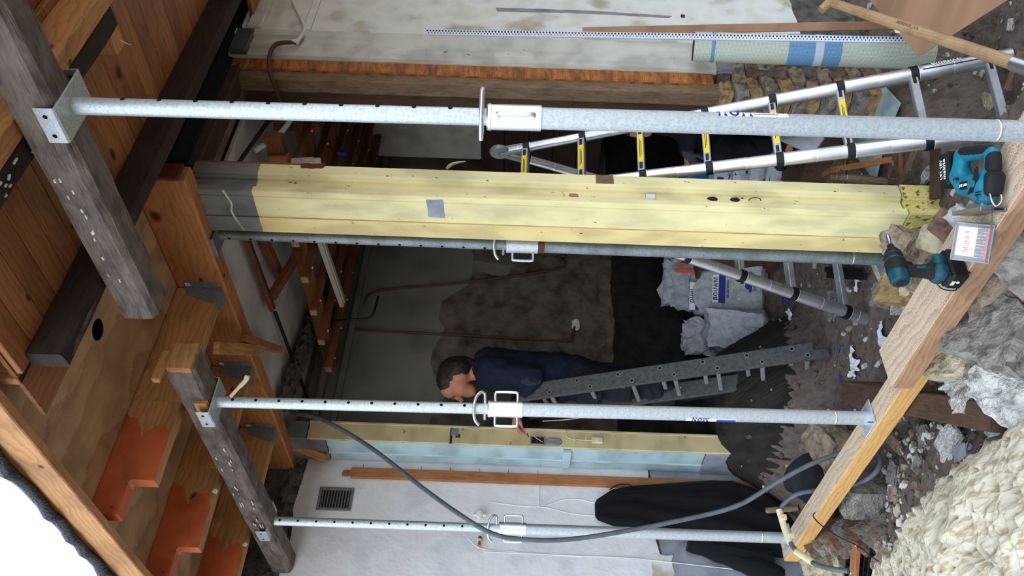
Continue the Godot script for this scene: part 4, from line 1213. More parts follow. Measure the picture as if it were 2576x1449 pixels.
func build_outside() -> void:
	# neighbouring white building beyond the roof edge, seen through the gap on the left
	var b := thing("neighbour_building", "bright white neighbouring building with gutter pipe beyond the roof edge", "building")
	part("wall", span(Vector3(-6.0, 0, -12.3), Vector3(3.5, 9.0, -12.0), 0.02), M.outside_white, b)
	part("eaves_band", span(Vector3(-6.0, 7.2, -12.0), Vector3(3.5, 7.7, -11.8), 0.02), M.outside_grey, b)
	part("eaves_band", span(Vector3(-6.0, 8.0, -12.0), Vector3(3.5, 9.6, -11.7), 0.02), M.outside_grey, b)
	part("gutter", tube([Vector3(-6, 6.4, -11.9), Vector3(3.5, 6.4, -11.9)], 0.09, 14), M.outside_grey, b)
	part("bracket", tube(bent([Vector3(-0.1, 6.4, -11.85), Vector3(-0.1, 6.2, -11.75), Vector3(-0.1, 6.05, -11.85)]), 0.02, 8), M.rubber, b)
	part("wall_joint", span(Vector3(0.2, 2, -12.0), Vector3(0.24, 6.0, -11.985), 0.0), M.outside_grey, b)

# ---------------------------------------------------------------- steel props
func arc_patch(r: float, y0: float, y1: float, a0: float, a1: float, thick := 0.0006) -> Dictionary:
	var loops := []
	for i in 2:
		var y := y0 if i == 0 else y1
		var loop := PackedVector3Array()
		for k in 13:
			var a := lerpf(a0, a1, k / 12.0)
			loop.append(Vector3(cos(a) * (r + thick), y, sin(a) * (r + thick)))
		for k in 13:
			var a := lerpf(a1, a0, k / 12.0)
			loop.append(Vector3(cos(a) * (r - 0.001), y, sin(a) * (r - 0.001)))
		loops.append(loop)
	return loft(loops, false)

# base and head in world space; collar is the height of the collar's lower rim; holes and handles are angles round the prop
func steel_prop(label: String, base: Vector3, head: Vector3, collar: float, hole_at: float, handle_at: float, pin_up: float, dull: bool, turn := 0.0) -> Node3D:
	var up := (head - base).normalized()
	var bx := Vector3(cos(turn), 0, sin(turn))
	var bz := bx.cross(up).normalized()
	bx = up.cross(bz).normalized()
	var o := thing("steel_prop", label, "prop", Transform3D(Basis(bx, up, bz), base), "adjustable steel props")
	var l := (head - base).length()
	var mz: Material = M.zinc_dull if dull else M.zinc
	part("base_plate", span(Vector3(-0.06, 0, -0.06), Vector3(0.06, 0.006, 0.06), 0.002), mz, o)
	part("bolt", tube([Vector3(-0.048, 0.006, 0.045), Vector3(-0.048, 0.03, 0.045)], 0.004, 8), M.rust if dull else M.brass, o)
	part("outer_tube", tube([Vector3(0, 0.006, 0), Vector3(0, collar + 0.01, 0)], 0.0302, 32), mz, o)
	part("weld_ring", lathe([Vector2(0.0298, 0.142), Vector2(0.0318, 0.144), Vector2(0.0318, 0.149), Vector2(0.0298, 0.151)], 28), M.zinc_bright, o)
	part("inner_tube", tube([Vector3(0, collar, 0), Vector3(0, l - 0.006, 0)], 0.0242, 32), mz, o)
	var cm: Material = M.zinc if dull else M.zinc_bright
	var c := part("collar", lathe([Vector2(0.0302, collar), Vector2(0.0355, collar), Vector2(0.0355, collar + 0.137), Vector2(0.037, collar + 0.138), Vector2(0.037, collar + 0.146), Vector2(0.034, collar + 0.15), Vector2(0.0242, collar + 0.15)], 32, false), cm, o)
	for sg in [0.0, PI]:
		var d := Vector3(cos(handle_at + sg), 0, sin(handle_at + sg))
		var y := collar
		part("handle", tube(bent([d * 0.034 + Vector3(0, y + 0.022, 0), d * 0.066 + Vector3(0, y + 0.022, 0), d * 0.073 + Vector3(0, y + 0.032, 0), d * 0.073 + Vector3(0, y + 0.108, 0), d * 0.066 + Vector3(0, y + 0.118, 0), d * 0.034 + Vector3(0, y + 0.118, 0)], 4), 0.006, 10), cm, c)
	# the locking pin: a bent rod through the inner tube above the collar
	var pd := Vector3(cos(0.712), 0, sin(0.712))
	var ps := (Vector3(-sin(0.712), 0, cos(0.712)) * cos(pin_up) + Vector3.UP * sin(pin_up))
	var pc := Vector3(0, collar + 0.163, 0)
	part("locking_pin", tube(bent([pc - pd * 0.048, pc + pd * 0.052, pc + pd * 0.068 + ps * 0.006, pc + pd * 0.072 + ps * 0.022, pc + pd * 0.05 + ps * 0.046, pc + ps * 0.056, pc - pd * 0.045 + ps * 0.048, pc - pd * 0.068 + ps * 0.028], 4), 0.0068, 10), M.zinc_bright, o)
	var y2 := collar + 0.25
	var hm := hole_mesh()
	while y2 < l - 0.05:
		for sg in [0.0, PI]:
			var a: float = hole_at + sg
			var d := Vector3(cos(a), 0, sin(a))
			shared("pin_hole", hm, M.hole, o, Transform3D(Basis(Vector3(-sin(a), 0, cos(a)), d, Vector3.UP), d * 0.0238 + Vector3(0, y2, 0)))
		y2 += 0.1
	# fork head: plate with two upturned flanges, two holes each
	var h := part("head_plate", [span(Vector3(-0.09, l - 0.006, -0.058), Vector3(0.09, l, 0.058), 0.002)], mz, o)
	for sg in [-1.0, 1.0]:
		var fl := part("flange", span(Vector3(sg * 0.09 - 0.003, l - 0.004, -0.058), Vector3(sg * 0.09 + 0.003, l + 0.052, 0.058), 0.0025), mz, h)
		for z in [-0.032, 0.032]:
			for s2 in [-1.0, 1.0]:
				shared("bolt_hole", hm, M.hole, fl, Transform3D(Basis(Vector3(0, 0, 1), Vector3(s2, 0, 0), Vector3.UP), Vector3(sg * 0.09 + s2 * 0.0026, l + 0.026, z)))
	return o

var _hole: Mesh
func hole_mesh() -> Mesh:
	if _hole == null: _hole = mesh_of([tube([Vector3(0, 0, 0), Vector3(0, 0.0007, 0)], 0.0066, 14)])
	return _hole

func wrap_text(txt: String, height: float, r: float, ym: float, am: float, up_sign := 1.0) -> Dictionary:
	# letters that read along the prop, laid round its surface
	return bend(letters(txt, height, 0.0005), func(p: Vector3) -> Vector3:
		var a := am + up_sign * p.y / r
		var rr := r + 0.0009 + p.z
		return Vector3(cos(a) * rr, ym + p.x * up_sign, sin(a) * rr))

func build_props() -> void:
	# angles: 0 looks along +x into the house, PI / 2 along +z
	var a := steel_prop("shiny galvanised steel prop nearest the camera, with white and blue sticker", Vector3(1.84, 0.405, -1.394), Vector3(1.815, 3.102, -1.398), 1.403, 1.36, 2.35, 0.0, false)
	var st := part("sticker", arc_patch(0.0302, 0.728, 0.915, 0.55, 1.75), M.label_white, a)
	part("lettering", wrap_text("MON", 0.03, 0.0306, 0.872, 1.25, 1.0), M.blue_print, st)
	for k in 5:
		part("printed_line", arc_patch(0.0308, 0.738 + 0.013 * k, 0.7395 + 0.013 * k, 0.7 + 0.08 * k, 1.2), M.blue_print, st)
	part("printed_bar", arc_patch(0.0308, 0.755, 0.822, 1.45, 1.5), M.blue_print, st)
	var b := steel_prop("galvanised steel prop standing on the long timber before the man", Vector3(1.922, 0.320, -3.006), Vector3(1.895, 3.14, -3.018), 1.495, 1.64, 0.72, 1.0, false)
	var sb := part("sticker", arc_patch(0.0302, 0.575, 0.79, 2.85, 3.75), M.label_white, b)
	part("blue_field", arc_patch(0.0307, 0.577, 0.66, 2.95, 3.6), M.blue_plastic, sb)
	part("lettering", wrap_text("MON", 0.022, 0.0308, 0.73, 3.05, 1.0), M.blue_print, sb)
	steel_prop("galvanised steel prop close to the white wall, crossed by the grey cable", Vector3(1.932, 0.320, -4.258), Vector3(1.92, 3.165, -4.252), 1.44, 1.81, 0.72, 1.0, false)
	var d := steel_prop("dull weathered steel prop behind the yellow post with a rusty wire coil", Vector3(2.668, 0.135, -2.79), Vector3(2.66, 3.268, -2.768), 1.63, 3.2, 3.6, 0.9, true)
	for k in 6:
		var y := 1.60 + 0.006 * k
		part("wire_coil", lathe([Vector2(0.0305, y), Vector2(0.0335, y + 0.001), Vector2(0.0335, y + 0.004), Vector2(0.0305, y + 0.005)], 24), M.rust, d)

func build_timbers() -> void:
	# needle beams under the joists
	var n1 := thing("needle_beam", "grey weathered timber beam on the nearest prop, end sawn off short", "beam", Transform3D(), "grey needle beams")
	part("beam", needle(Vector3(1.79, 3.16, -2.235), Vector3(1.79, 3.16, 0.2), 0.122, 0.115), M.old_grey, n1)
	for k in 12:
		part("plaster_fleck", tf(stone(Vector3(0.008, 0.006, 0.014), 0.3, 0.4, 2), at(Vector3(1.728, 3.19 + rng.randf_range(-0.03, 0.01), rng.randf_range(-2.1, -1.5)))), M.plaster_old, n1)
	var n2 := thing("needle_beam", "grey weathered timber beam carried by two props, built into the white wall", "beam", Transform3D(), "grey needle beams")
	part("beam", needle(Vector3(1.92, 3.20, -4.84), Vector3(1.905, 3.20, -2.72), 0.122, 0.112), M.old_grey, n2)
	part("cut_end", tf(stone(Vector3(0.125, 0.10, 0.03), 0.06, 0.1, 4), at(Vector3(1.905, 3.20, -2.71))), M.pine, n2)
	for k in 22:
		part("plaster_fleck", tf(stone(Vector3(0.006, 0.005, rng.randf_range(0.01, 0.05)), 0.3, 0.4, 2), at(Vector3(1.846, 3.2 + rng.randf_range(-0.045, 0.045), rng.randf_range(-4.3, -3.3)))), M.plaster_old, n2)
	var s1 := thing("packing_strip", "fresh pine packing strip on the beam of the nearest prop", "packing", Transform3D(), "pine packing strips")
	part("strip", bar(Vector3(1.885, 3.205, -1.905), Vector3(1.885, 3.205, 0.2), 0.06, 0.028), M.clear_pine, s1)
	var s2 := thing("packing_strip", "fresh pine packing strip along the beam that enters the white wall", "packing", Transform3D(), "pine packing strips")
	part("strip", bar(Vector3(2.02, 3.24, -4.82), Vector3(1.995, 3.235, -2.80), 0.05, 0.032), M.clear_pine, s2)
	var w1 := thing("wedge_block", "small pine wedge on the sawn end of the grey beam", "wedge")
	part("block", tf(box(Vector3(0.14, 0.03, 0.03), 0.003), at(Vector3(1.845, 3.265, -2.691))), M.clear_pine, w1)
	var w2 := thing("wedge_block", "pine wedge jammed in the fork head of the prop before the man", "wedge")
	part("block", tf(box(Vector3(0.025, 0.055, 0.07), 0.003), at(Vector3(1.845, 3.175, -2.975))), M.clear_pine, w2)
	# the long timber under two props, the thick one on top, and the dark cross timber
	var lo := thing("sleeper_timber", "long new timber under two props, yellow edge, pale dusty top", "timber")
	part("timber", span(Vector3(1.856, 0.236, -4.395), Vector3(1.962, 0.316, -2.38), 0.004), M.timber_yellow, lo)
	part("dusty_top", span(Vector3(1.858, 0.316, -4.393), Vector3(1.960, 0.3185, -2.382), 0.001), M.timber_face, lo)
	var up := thing("sleeper_timber", "thick brown timber plank carrying the saw and the nearest prop", "timber")
	part("timber", span(Vector3(1.800, 0.319, -2.602), Vector3(1.985, 0.402, -1.05), 0.006), M.timber_brown, up)
	part("dusty_top", span(Vector3(1.804, 0.402, -2.598), Vector3(1.981, 0.4045, -1.054), 0.001), M.timber_face, up)
	part("saw_cut", span(Vector3(1.80, 0.395, -1.935), Vector3(1.90, 0.4052, -1.93), 0.0), M.black_dusty, up)
	var ct := thing("cross_timber", "dark old timber lying crosswise under the long sleeper, pale sawn end", "timber")
	part("timber", timber(Vector3(2.30, 0.135, -3.36), Vector3(1.53, 0.135, -2.36), 0.105, 0.19, 0.003, 0.006), M.old_brown, ct)
	var dr := Vector3(2.30 - 1.53, 0, -3.36 + 2.36).normalized()
	part("sawn_end", tf(box(Vector3(0.006, 0.18, 0.098), 0.001), Transform3D(Basis(dr, Vector3.UP, dr.cross(Vector3.UP)), Vector3(2.30, 0.135, -3.36) + dr * 0.004)), M.grain_end, ct)

func needle(p: Vector3, q: Vector3, w: float, h: float) -> Dictionary:
	# an old joist laid as a needle: worn to a broad chamfer along its near lower edge
	var d := (q - p).normalized()
	var side := d.cross(Vector3.UP).normalized()
	var n := int((q - p).length() / 0.08)
	var loops := []
	var sg := signf(side.x)
	for i in n + 1:
		var loop := PackedVector3Array()
		for c in [Vector2(-0.5, -0.12), Vector2(-0.46, -0.36), Vector2(-0.30, -0.5), Vector2(0.42, -0.5), Vector2(0.5, -0.42), Vector2(0.5, 0.5), Vector2(-0.5, 0.5)]:
			var a: Vector2 = c * Vector2(w, h) + Vector2(nz.get_noise_3d(i * 0.5, c.x * 5.0, c.y * 5.0), nz.get_noise_3d(i * 0.5, c.x * 5.0 + 20.0, c.y * 5.0)) * 0.006
			loop.append(p.lerp(q, float(i) / n) + side * a.x * sg + Vector3.UP * a.y)
		loops.append(loop)
	return loft(loops, false)

# ---------------------------------------------------------------- ladders
func build_ladders() -> void:
	var h1 := Vector3(3.172, 1.957, -2.638)
	var h2 := Vector3(2.938, 1.957, -2.70)
	var f1 := Vector3(3.156, 0, -2.068)
	var f2 := Vector3(2.80, 0, -2.168)
	var f3 := Vector3(3.147, 0, -3.242)
	var f4 := Vector3(2.757, 0, -3.343)
	var l := thing("telescopic_ladder", "silver telescopic folding ladder standing open in the doorway", "ladder")
	var ts := [0.063, 0.201, 0.341, 0.489, 0.64, 0.786, 0.939, 1.091]
	var legs := [[h1, f1, true], [h2, f2, true], [h1, f3, false], [h2, f4, false]]
	for i in 4:
		var a: Vector3 = legs[i][0]
		var b: Vector3 = legs[i][1]
		var pos := [0.02]
		pos.append_array(ts)
		pos.append(1.135 if legs[i][2] else 1.0)
		for k in pos.size() - 1:
			var t0: float = pos[k]
			var t1: float = pos[k + 1]
			if t0 >= 1.0 and not legs[i][2]: continue
			if not legs[i][2]: t1 = minf(t1, 1.0)
			var r := 0.020 + 0.0021 * k
			var mid := lerpf(t0, t1, 0.52)
			part("tube", tube([a.lerp(b, t0), a.lerp(b, mid), a.lerp(b, mid + 0.001), a.lerp(b, t1)], [r, r, r - 0.0002, r], 24), M.alu, l)
			var dd := (b - a).normalized()
			part("seam", tube([a.lerp(b, mid), a.lerp(b, mid) + dd * 0.003], r + 0.0008, 24), M.zinc_bright, l)
			if k > 0:
				var cl := part("clamp", tube([a.lerp(b, t0) - dd * 0.014, a.lerp(b, t0) + dd * 0.018], r + 0.0035, 24), M.black, l)
				part("clamp_rim", tube([a.lerp(b, t0) + dd * 0.018, a.lerp(b, t0) + dd * 0.021], r + 0.002, 24), M.white_plastic, cl)
	for s in 2:
		var a0: Vector3 = h1
		var b0: Vector3 = f1 if s == 0 else f3
		var a1: Vector3 = h2
		var b1: Vector3 = f2 if s == 0 else f4
		for k in ts.size():
			var t: float = ts[k]
			if s == 1 and t > 1.0: continue
			var p := a0.lerp(b0, t) + Vector3(0, 0.004, 0)
			var q := a1.lerp(b1, t) + Vector3(0, 0.004, 0)
			var d := (q - p).normalized()
			var leg := (b0 - a0).normalized()
			var outw := d.cross(leg).normalized()
			if outw.z * (1.0 if s == 0 else -1.0) < 0: outw = -outw
			p += d * 0.018
			q -= d * 0.018
			var rg := part("rung", bar(p, q, 0.042, 0.034, 0.003, -leg), M.alu_grey, l)
			for e in [p, q]:
				var inw := d if e == p else -d
				part("button", tf(box(Vector3(0.035, 0.014, 0.006), 0.002), Transform3D(Basis(d, -leg, outw), e + inw * 0.028 + outw * 0.0205)), M.black, rg)
			if s == 0 and k < 6:
				part("warning_label", tf(box(Vector3((q - p).length() * 0.62, 0.024, 0.0008), 0.0), Transform3D(Basis(d, -leg, outw), (p + q) / 2 + outw * 0.0214)), M.yellow_label, rg)
				for j in 2:
					part("label_text", tf(box(Vector3((q - p).length() * (0.42 - 0.1 * j), 0.003, 0.0006), 0.0), Transform3D(Basis(d, -leg, outw), (p + q) / 2 + outw * 0.022 + leg * (0.006 * j - 0.003))), M.black, rg)
	# hinges
	for hh in [h1, h2]:
		var ax := (h1 - h2).normalized()
		var hg := part("hinge", tf(lathe([Vector2(0.0, -0.012), Vector2(0.045, -0.012), Vector2(0.05, -0.006), Vector2(0.05, 0.006), Vector2(0.045, 0.012), Vector2(0.0, 0.012)], 24, false), Transform3D(Basis(ax.cross(Vector3.UP).normalized(), ax, Vector3.UP), hh + Vector3(0, 0.01, 0))), M.cast_grey, l)
		part("hinge_arm", bar(hh + Vector3(0, 0.01, 0), hh.lerp(f1 if hh == h1 else f2, 0.06), 0.022, 0.05, 0.004, ax), M.cast_grey, hg)
		part("hinge_arm", bar(hh + Vector3(0, 0.01, 0), hh.lerp(f3 if hh == h1 else f4, 0.06), 0.022, 0.05, 0.004, ax), M.cast_grey, hg)
		part("hinge_pin", tube([hh + Vector3(0, 0.01, 0) - ax * 0.018, hh + Vector3(0, 0.01, 0) + ax * 0.018], 0.008, 12), M.steel, hg)
	# maker's label on the lower right stile
	var dl := (f1 - h1).normalized()
	var lp := h1.lerp(f1, 1.015)
	var out := Vector3(0.10, 0.25, 0.96).normalized()
	out = (out - dl * out.dot(dl)).normalized()
	var sd := dl.cross(out)
	var lab := part("maker_label", bend(box(Vector3(0.24, 0.0008, 0.045), 0.0), func(p: Vector3) -> Vector3:
		var an := p.z / 0.037
		return lp + dl * p.x + (out * cos(an) + sd * sin(an)) * (0.0372 + p.y)), M.black, l)
	part("lettering", bend(letters("WORHAN", 0.020, 0.0006), func(p: Vector3) -> Vector3:
		var an := -p.y / 0.037
		return lp + dl * (p.x - 0.02) + (out * cos(an) + sd * sin(an)) * (0.0382 + p.z)), M.label_white, lab)

	# grey paint-flecked double ladder leaning low across the left opening
	var foot := Vector3(2.88, 0.02, -3.82)
	var top := Vector3(2.86, 1.76, -4.36)
	var g := thing("double_ladder", "grey aluminium ladder flecked with white paint, leaning before the man", "ladder")
	var along := (top - foot).normalized()
	var across := Vector3(0.15, 0.0, -0.989).normalized()
	across = (across - along * across.dot(along)).normalized()
	var nrm := along.cross(across)
	for sct in 2:
		var o := nrm * (-0.055 * sct) + along * (0.08 * sct)
		for s in 2:
			var b := foot + across * (0.30 * s) + o
			var stl := part("stile", bar(b, b + along * (1.90 if sct == 0 else 1.7), 0.055, 0.024, 0.002, across), M.ladder_grey, g)
			for k in 7:
				var c := b + along * (0.12 + 0.26 * k)
				for sg in [-1.0, 1.0]:
					part("rung_socket", tube([c + across * 0.012 * sg, c + across * 0.0145 * sg], 0.013, 14), M.alu_grey, stl)
					part("rung_bore", tube([c + across * 0.0145 * sg, c + across * 0.0150 * sg], 0.009, 12), M.hole, stl)
		for k in 7:
			var c := foot + o + along * (0.12 + 0.26 * k)
			part("rung", bar(c + across * 0.012, c + across * 0.288, 0.026, 0.026, 0.004, along), M.alu_grey, g)
	part("hook", bar(foot + across * 0.27 + along * 0.22 - nrm * 0.03, foot + across * 0.27 + along * 0.30 - nrm * 0.12, 0.03, 0.006), M.alu_grey, g)

# ---------------------------------------------------------------- people
func wrinkle(s: Dictionary, amp: float, freq: float) -> Dictionary:
	var v: PackedVector3Array = s.v
	for i in v.size():
		var p := v[i] * freq
		v[i] += Vector3(nz.get_noise_3dv(p), nz.get_noise_3dv(p + Vector3(31, 0, 0)), nz.get_noise_3dv(p + Vector3(0, 57, 0))) * amp
	return {"v": v, "uv": s.uv, "t": s.t, "s": s.s}

func hand_bones(w: Vector3, dir: Vector3, palm_n: Vector3, curl: float) -> Array:
	# wrist, direction of the fingers, normal of the palm; five fingers of two joints each
	var d := dir.normalized()
	var n := (palm_n - d * palm_n.dot(d)).normalized()
	var s := d.cross(n)
	var out := [[w, w + d * 0.075, 0.026, 0.03]]
	var lens := [0.075, 0.085, 0.08, 0.062]
	for k in 4:
		var r := w + d * 0.08 + s * (0.027 - 0.018 * k)
		var m: Vector3 = r + (d * cos(curl) + n * sin(curl)) * lens[k] * 0.5
		var e: Vector3 = m + (d * cos(2.0 * curl) + n * sin(2.0 * curl)) * lens[k] * 0.5
		out.append([r, m, 0.0095, 0.009])
		out.append([m, e, 0.009, 0.0075])
	var tr := w + d * 0.03 + s * 0.028
	var tm := tr + (d * 0.6 + s * 0.7 + n * 0.4).normalized() * 0.04
	out.append([tr, tm, 0.012, 0.010])
	out.append([tm, tm + (d * 0.9 + n * 0.5).normalized() * 0.03, 0.010, 0.008])
	return out

func build_people() -> void:
	var o := thing("person", "person in dark navy hoodie and black work trousers bending towards the wall jamb", "person")
	var face := Vector3(-0.757, 0, -0.653)
	var lat := Vector3(-0.653, 0, 0.757)
	# head and neck
	var cr := Vector3(3.104, 2.244, -4.497)
	var head := [[cr, Vector3(3.074, 2.258, -4.522), 0.088, 0.084], [Vector3(3.09, 2.226, -4.469), Vector3(3.13, 2.226, -4.514), 0.078, 0.078], [Vector3(3.017, 2.284, -4.545), Vector3(3.043, 2.284, -4.576), 0.058, 0.058],
		[Vector3(3.017, 2.199, -4.538), Vector3(3.017, 2.146, -4.545), 0.052, 0.036], [Vector3(3.05, 2.199, -4.576), Vector3(3.043, 2.146, -4.576), 0.052, 0.036], [Vector3(3.01, 2.13, -4.562), Vector3(3.026, 2.13, -4.58), 0.028, 0.028],
		[Vector3(2.99, 2.252, -4.595), Vector3(2.974, 2.199, -4.609), 0.011, 0.015], [Vector3(2.993, 2.162, -4.574), Vector3(3.011, 2.162, -4.595), 0.014, 0.014], [Vector3(2.984, 2.276, -4.56), Vector3(3.023, 2.276, -4.606), 0.017, 0.017],
		[Vector3(3.04, 2.22, -4.438), Vector3(3.045, 2.191, -4.432), 0.02, 0.013], [Vector3(3.152, 2.22, -4.569), Vector3(3.159, 2.191, -4.565), 0.02, 0.013], [Vector3(3.11, 2.173, -4.491), Vector3(3.13, 2.061, -4.474), 0.052, 0.06]]
	var body := [[Vector3(3.13, 2.08, -4.474), Vector3(3.13, 2.027, -4.474), 0.06, 0.10], [Vector3(3.075, 2, -4.39), Vector3(3.205, 2, -4.541), 0.10, 0.10], [Vector3(3.101, 1.961, -4.433), Vector3(3.087, 1.563, -4.445), 0.12, 0.115], [Vector3(3.167, 1.961, -4.508), Vector3(3.153, 1.563, -4.521), 0.12, 0.115],
		[Vector3(3.064, 1.457, -4.438), Vector3(3.156, 1.457, -4.544), 0.125, 0.125], [Vector3(3.033, 2, -4.32), Vector3(2.973, 1.735, -4.292), 0.058, 0.046], [Vector3(2.973, 1.735, -4.292), Vector3(2.829, 1.815, -4.47), 0.046, 0.033],
		[Vector3(3.268, 2, -4.593), Vector3(3.234, 1.775, -4.675), 0.058, 0.046], [Vector3(3.234, 1.775, -4.675), Vector3(3.015, 1.828, -4.705), 0.046, 0.033],
		[Vector3(3.051, 1.431, -4.423), Vector3(3.002, 0.927, -4.439), 0.095, 0.062], [Vector3(3.002, 0.927, -4.439), Vector3(3.022, 0.503, -4.409), 0.062, 0.045], [Vector3(3.169, 1.431, -4.559), Vector3(3.155, 0.94, -4.584), 0.095, 0.062], [Vector3(3.155, 0.94, -4.584), Vector3(3.192, 0.516, -4.566), 0.062, 0.045],
		[Vector3(3.028, 0.49, -4.404), Vector3(2.931, 0.471, -4.487), 0.045, 0.036], [Vector3(3.198, 0.503, -4.561), Vector3(3.102, 0.482, -4.644), 0.045, 0.036]]
	var lh := hand_bones(Vector3(2.821, 1.82, -4.489), Vector3(-0.757, 0.12, -0.653), Vector3(0.3, -1, 0.1), 0.6)
	var rh := hand_bones(Vector3(2.996, 1.831, -4.708), Vector3(-0.757, 0.05, -0.653), Vector3(0.3, -1, 0.1), 0.6)
	part("body", [grown(body, 0.016, 0.04), grown(head, 0.006, 0.02), grown(lh, 0.005, 0.008), grown(rh, 0.005, 0.008)], M.skin, o)
	var cap := [[Vector3(3.12, 2.263, -4.483), Vector3(3.078, 2.289, -4.519), 0.094, 0.083], [Vector3(3.111, 2.226, -4.451), Vector3(3.15, 2.226, -4.497), 0.083, 0.083], [Vector3(3.154, 2.178, -4.453), Vector3(3.154, 2.114, -4.453), 0.055, 0.035], [Vector3(3.034, 2.3, -4.517), Vector3(3.073, 2.3, -4.563), 0.05, 0.05], [Vector3(3.057, 2.263, -4.438), Vector3(3.042, 2.252, -4.445), 0.03, 0.02], [Vector3(3.155, 2.263, -4.552), Vector3(3.146, 2.252, -4.566), 0.03, 0.02]]
	part("hair", wrinkle(grown(cap, 0.007, 0.02), 0.006, 30.0), M.hair, o)
	for sg in [-1.0, 1.0]:
		var e: Vector3 = Vector3(3, 2.25, -4.587) + lat * 0.03 * sg
		part("eye", tf(stone(Vector3(0.022, 0.012, 0.022), 0.0, 1.0, 4), at(e)), M.hole, o)
	part("brow", tf(box(Vector3(0.09, 0.006, 0.012), 0.002), Transform3D(Basis(lat, Vector3.UP, face), Vector3(2.994, 2.271, -4.592))), M.hair, o)
	part("mouth", tf(box(Vector3(0.045, 0.004, 0.008), 0.001), Transform3D(Basis(lat, Vector3.UP, face), Vector3(2.992, 2.157, -4.593))), M.rust, o)
	var jac := [[Vector3(3.105, 2.051, -4.429), Vector3(3.171, 2.051, -4.505), 0.075, 0.075], [Vector3(3.07, 1.993, -4.38), Vector3(3.214, 1.993, -4.547), 0.115, 0.115], [Vector3(3.098, 1.961, -4.429), Vector3(3.079, 1.537, -4.439), 0.138, 0.138], [Vector3(3.17, 1.961, -4.512), Vector3(3.157, 1.537, -4.53), 0.138, 0.138],
		[Vector3(3.071, 1.55, -4.446), Vector3(3.149, 1.55, -4.537), 0.15, 0.15], [Vector3(3.033, 1.998, -4.32), Vector3(2.966, 1.735, -4.292), 0.078, 0.064], [Vector3(2.966, 1.735, -4.292), Vector3(2.84, 1.804, -4.454), 0.064, 0.046],
		[Vector3(3.268, 1.998, -4.593), Vector3(3.234, 1.775, -4.675), 0.078, 0.064], [Vector3(3.234, 1.775, -4.675), Vector3(3.031, 1.82, -4.692), 0.064, 0.046], [Vector3(3.161, 2.035, -4.368), Vector3(3.239, 2.035, -4.459), 0.052, 0.052], [Vector3(3.179, 2.077, -4.392), Vector3(3.218, 2.077, -4.438), 0.04, 0.04]]
	part("hoodie", wrinkle(grown(jac, 0.014, 0.035), 0.014, 11.0), M.cloth_navy, o)
	part("elbow_dust", tf(stone(Vector3(0.05, 0.10, 0.02), 0.2, 0.9, 5), Transform3D(Basis(face, Vector3.UP, lat), Vector3(2.913, 1.749, -4.263))), M.cloth_dusty, o)
	var tro := [[Vector3(3.064, 1.452, -4.438), Vector3(3.156, 1.452, -4.544), 0.14, 0.14], [Vector3(3.051, 1.425, -4.423), Vector3(3.002, 0.927, -4.439), 0.115, 0.085], [Vector3(3.002, 0.927, -4.439), Vector3(3.018, 0.53, -4.413), 0.085, 0.072], [Vector3(3.169, 1.425, -4.559), Vector3(3.155, 0.94, -4.584), 0.115, 0.085], [Vector3(3.155, 0.94, -4.584), Vector3(3.188, 0.543, -4.569), 0.085, 0.072]]
	part("work_trousers", wrinkle(grown(tro, 0.016, 0.035), 0.016, 13.0), M.cloth_trouser, o)
	var fr := Basis(face, Vector3.UP, lat)
	part("thigh_pocket", tf(box(Vector3(0.15, 0.16, 0.03), 0.01), Transform3D(fr, Vector3(2.934, 1.179, -4.36))), M.cloth_trouser, o)
	part("holster_pocket", tf(box(Vector3(0.12, 0.15, 0.03), 0.01), Transform3D(fr, Vector3(2.896, 1.378, -4.385))), M.cloth_trouser, o)
	part("pocket_strap", tf(box(Vector3(0.13, 0.03, 0.02), 0.006), Transform3D(fr, Vector3(2.92, 1.306, -4.345))), M.cloth_trouser, o)
	part("knee_pad", tf(stone(Vector3(0.10, 0.18, 0.13), 0.08, 0.5, 6), Transform3D(fr, Vector3(2.955, 0.901, -4.454))), M.cloth_trouser, o)
	part("paint_splash", tf(stone(Vector3(0.02, 0.03, 0.008), 0.3, 0.8, 3), Transform3D(fr, Vector3(2.956, 0.795, -4.353))), M.plaster_old, o)
	for sg in [1.0, -1.0]:
		var b: Vector3 = Vector3(3.012, 0.471, -4.418) if sg > 0 else Vector3(3.182, 0.482, -4.575)
		part("boot", grown([[b - face * 0.04 + Vector3(0, 0.10, 0), b - face * 0.04, 0.06, 0.06], [b - face * 0.04, b + face * 0.14, 0.055, 0.045]], 0.014, 0.02), M.boot, o)
	var stp := thing("step_stool", "low dark wooden crate the man stands on, hidden in shadow behind the ladder", "crate")
	var fy := Vector3(3.09, 0.471, -4.509).y - 0.055
	for k in 4:
		part("plank", tf(box(Vector3(0.42, 0.03, 0.11), 0.004), Transform3D(fr, Vector3(3.10, fy - 0.016, -4.50) + lat * (0.18 - 0.12 * k))), M.old_brown, stp)
	for sx in [-0.18, 0.18]:
		part("side", tf(box(Vector3(0.03, 0.22, 0.44), 0.004), Transform3D(fr, Vector3(3.10, fy - 0.14, -4.50) + face * sx)), M.old_brown, stp)

	# the second man, squatting deep in the right doorway
	var p := thing("person", "person in dark clothes and grey glove squatting in the shadow of the right doorway", "person")
	var l2 := lat
	var f2 := face
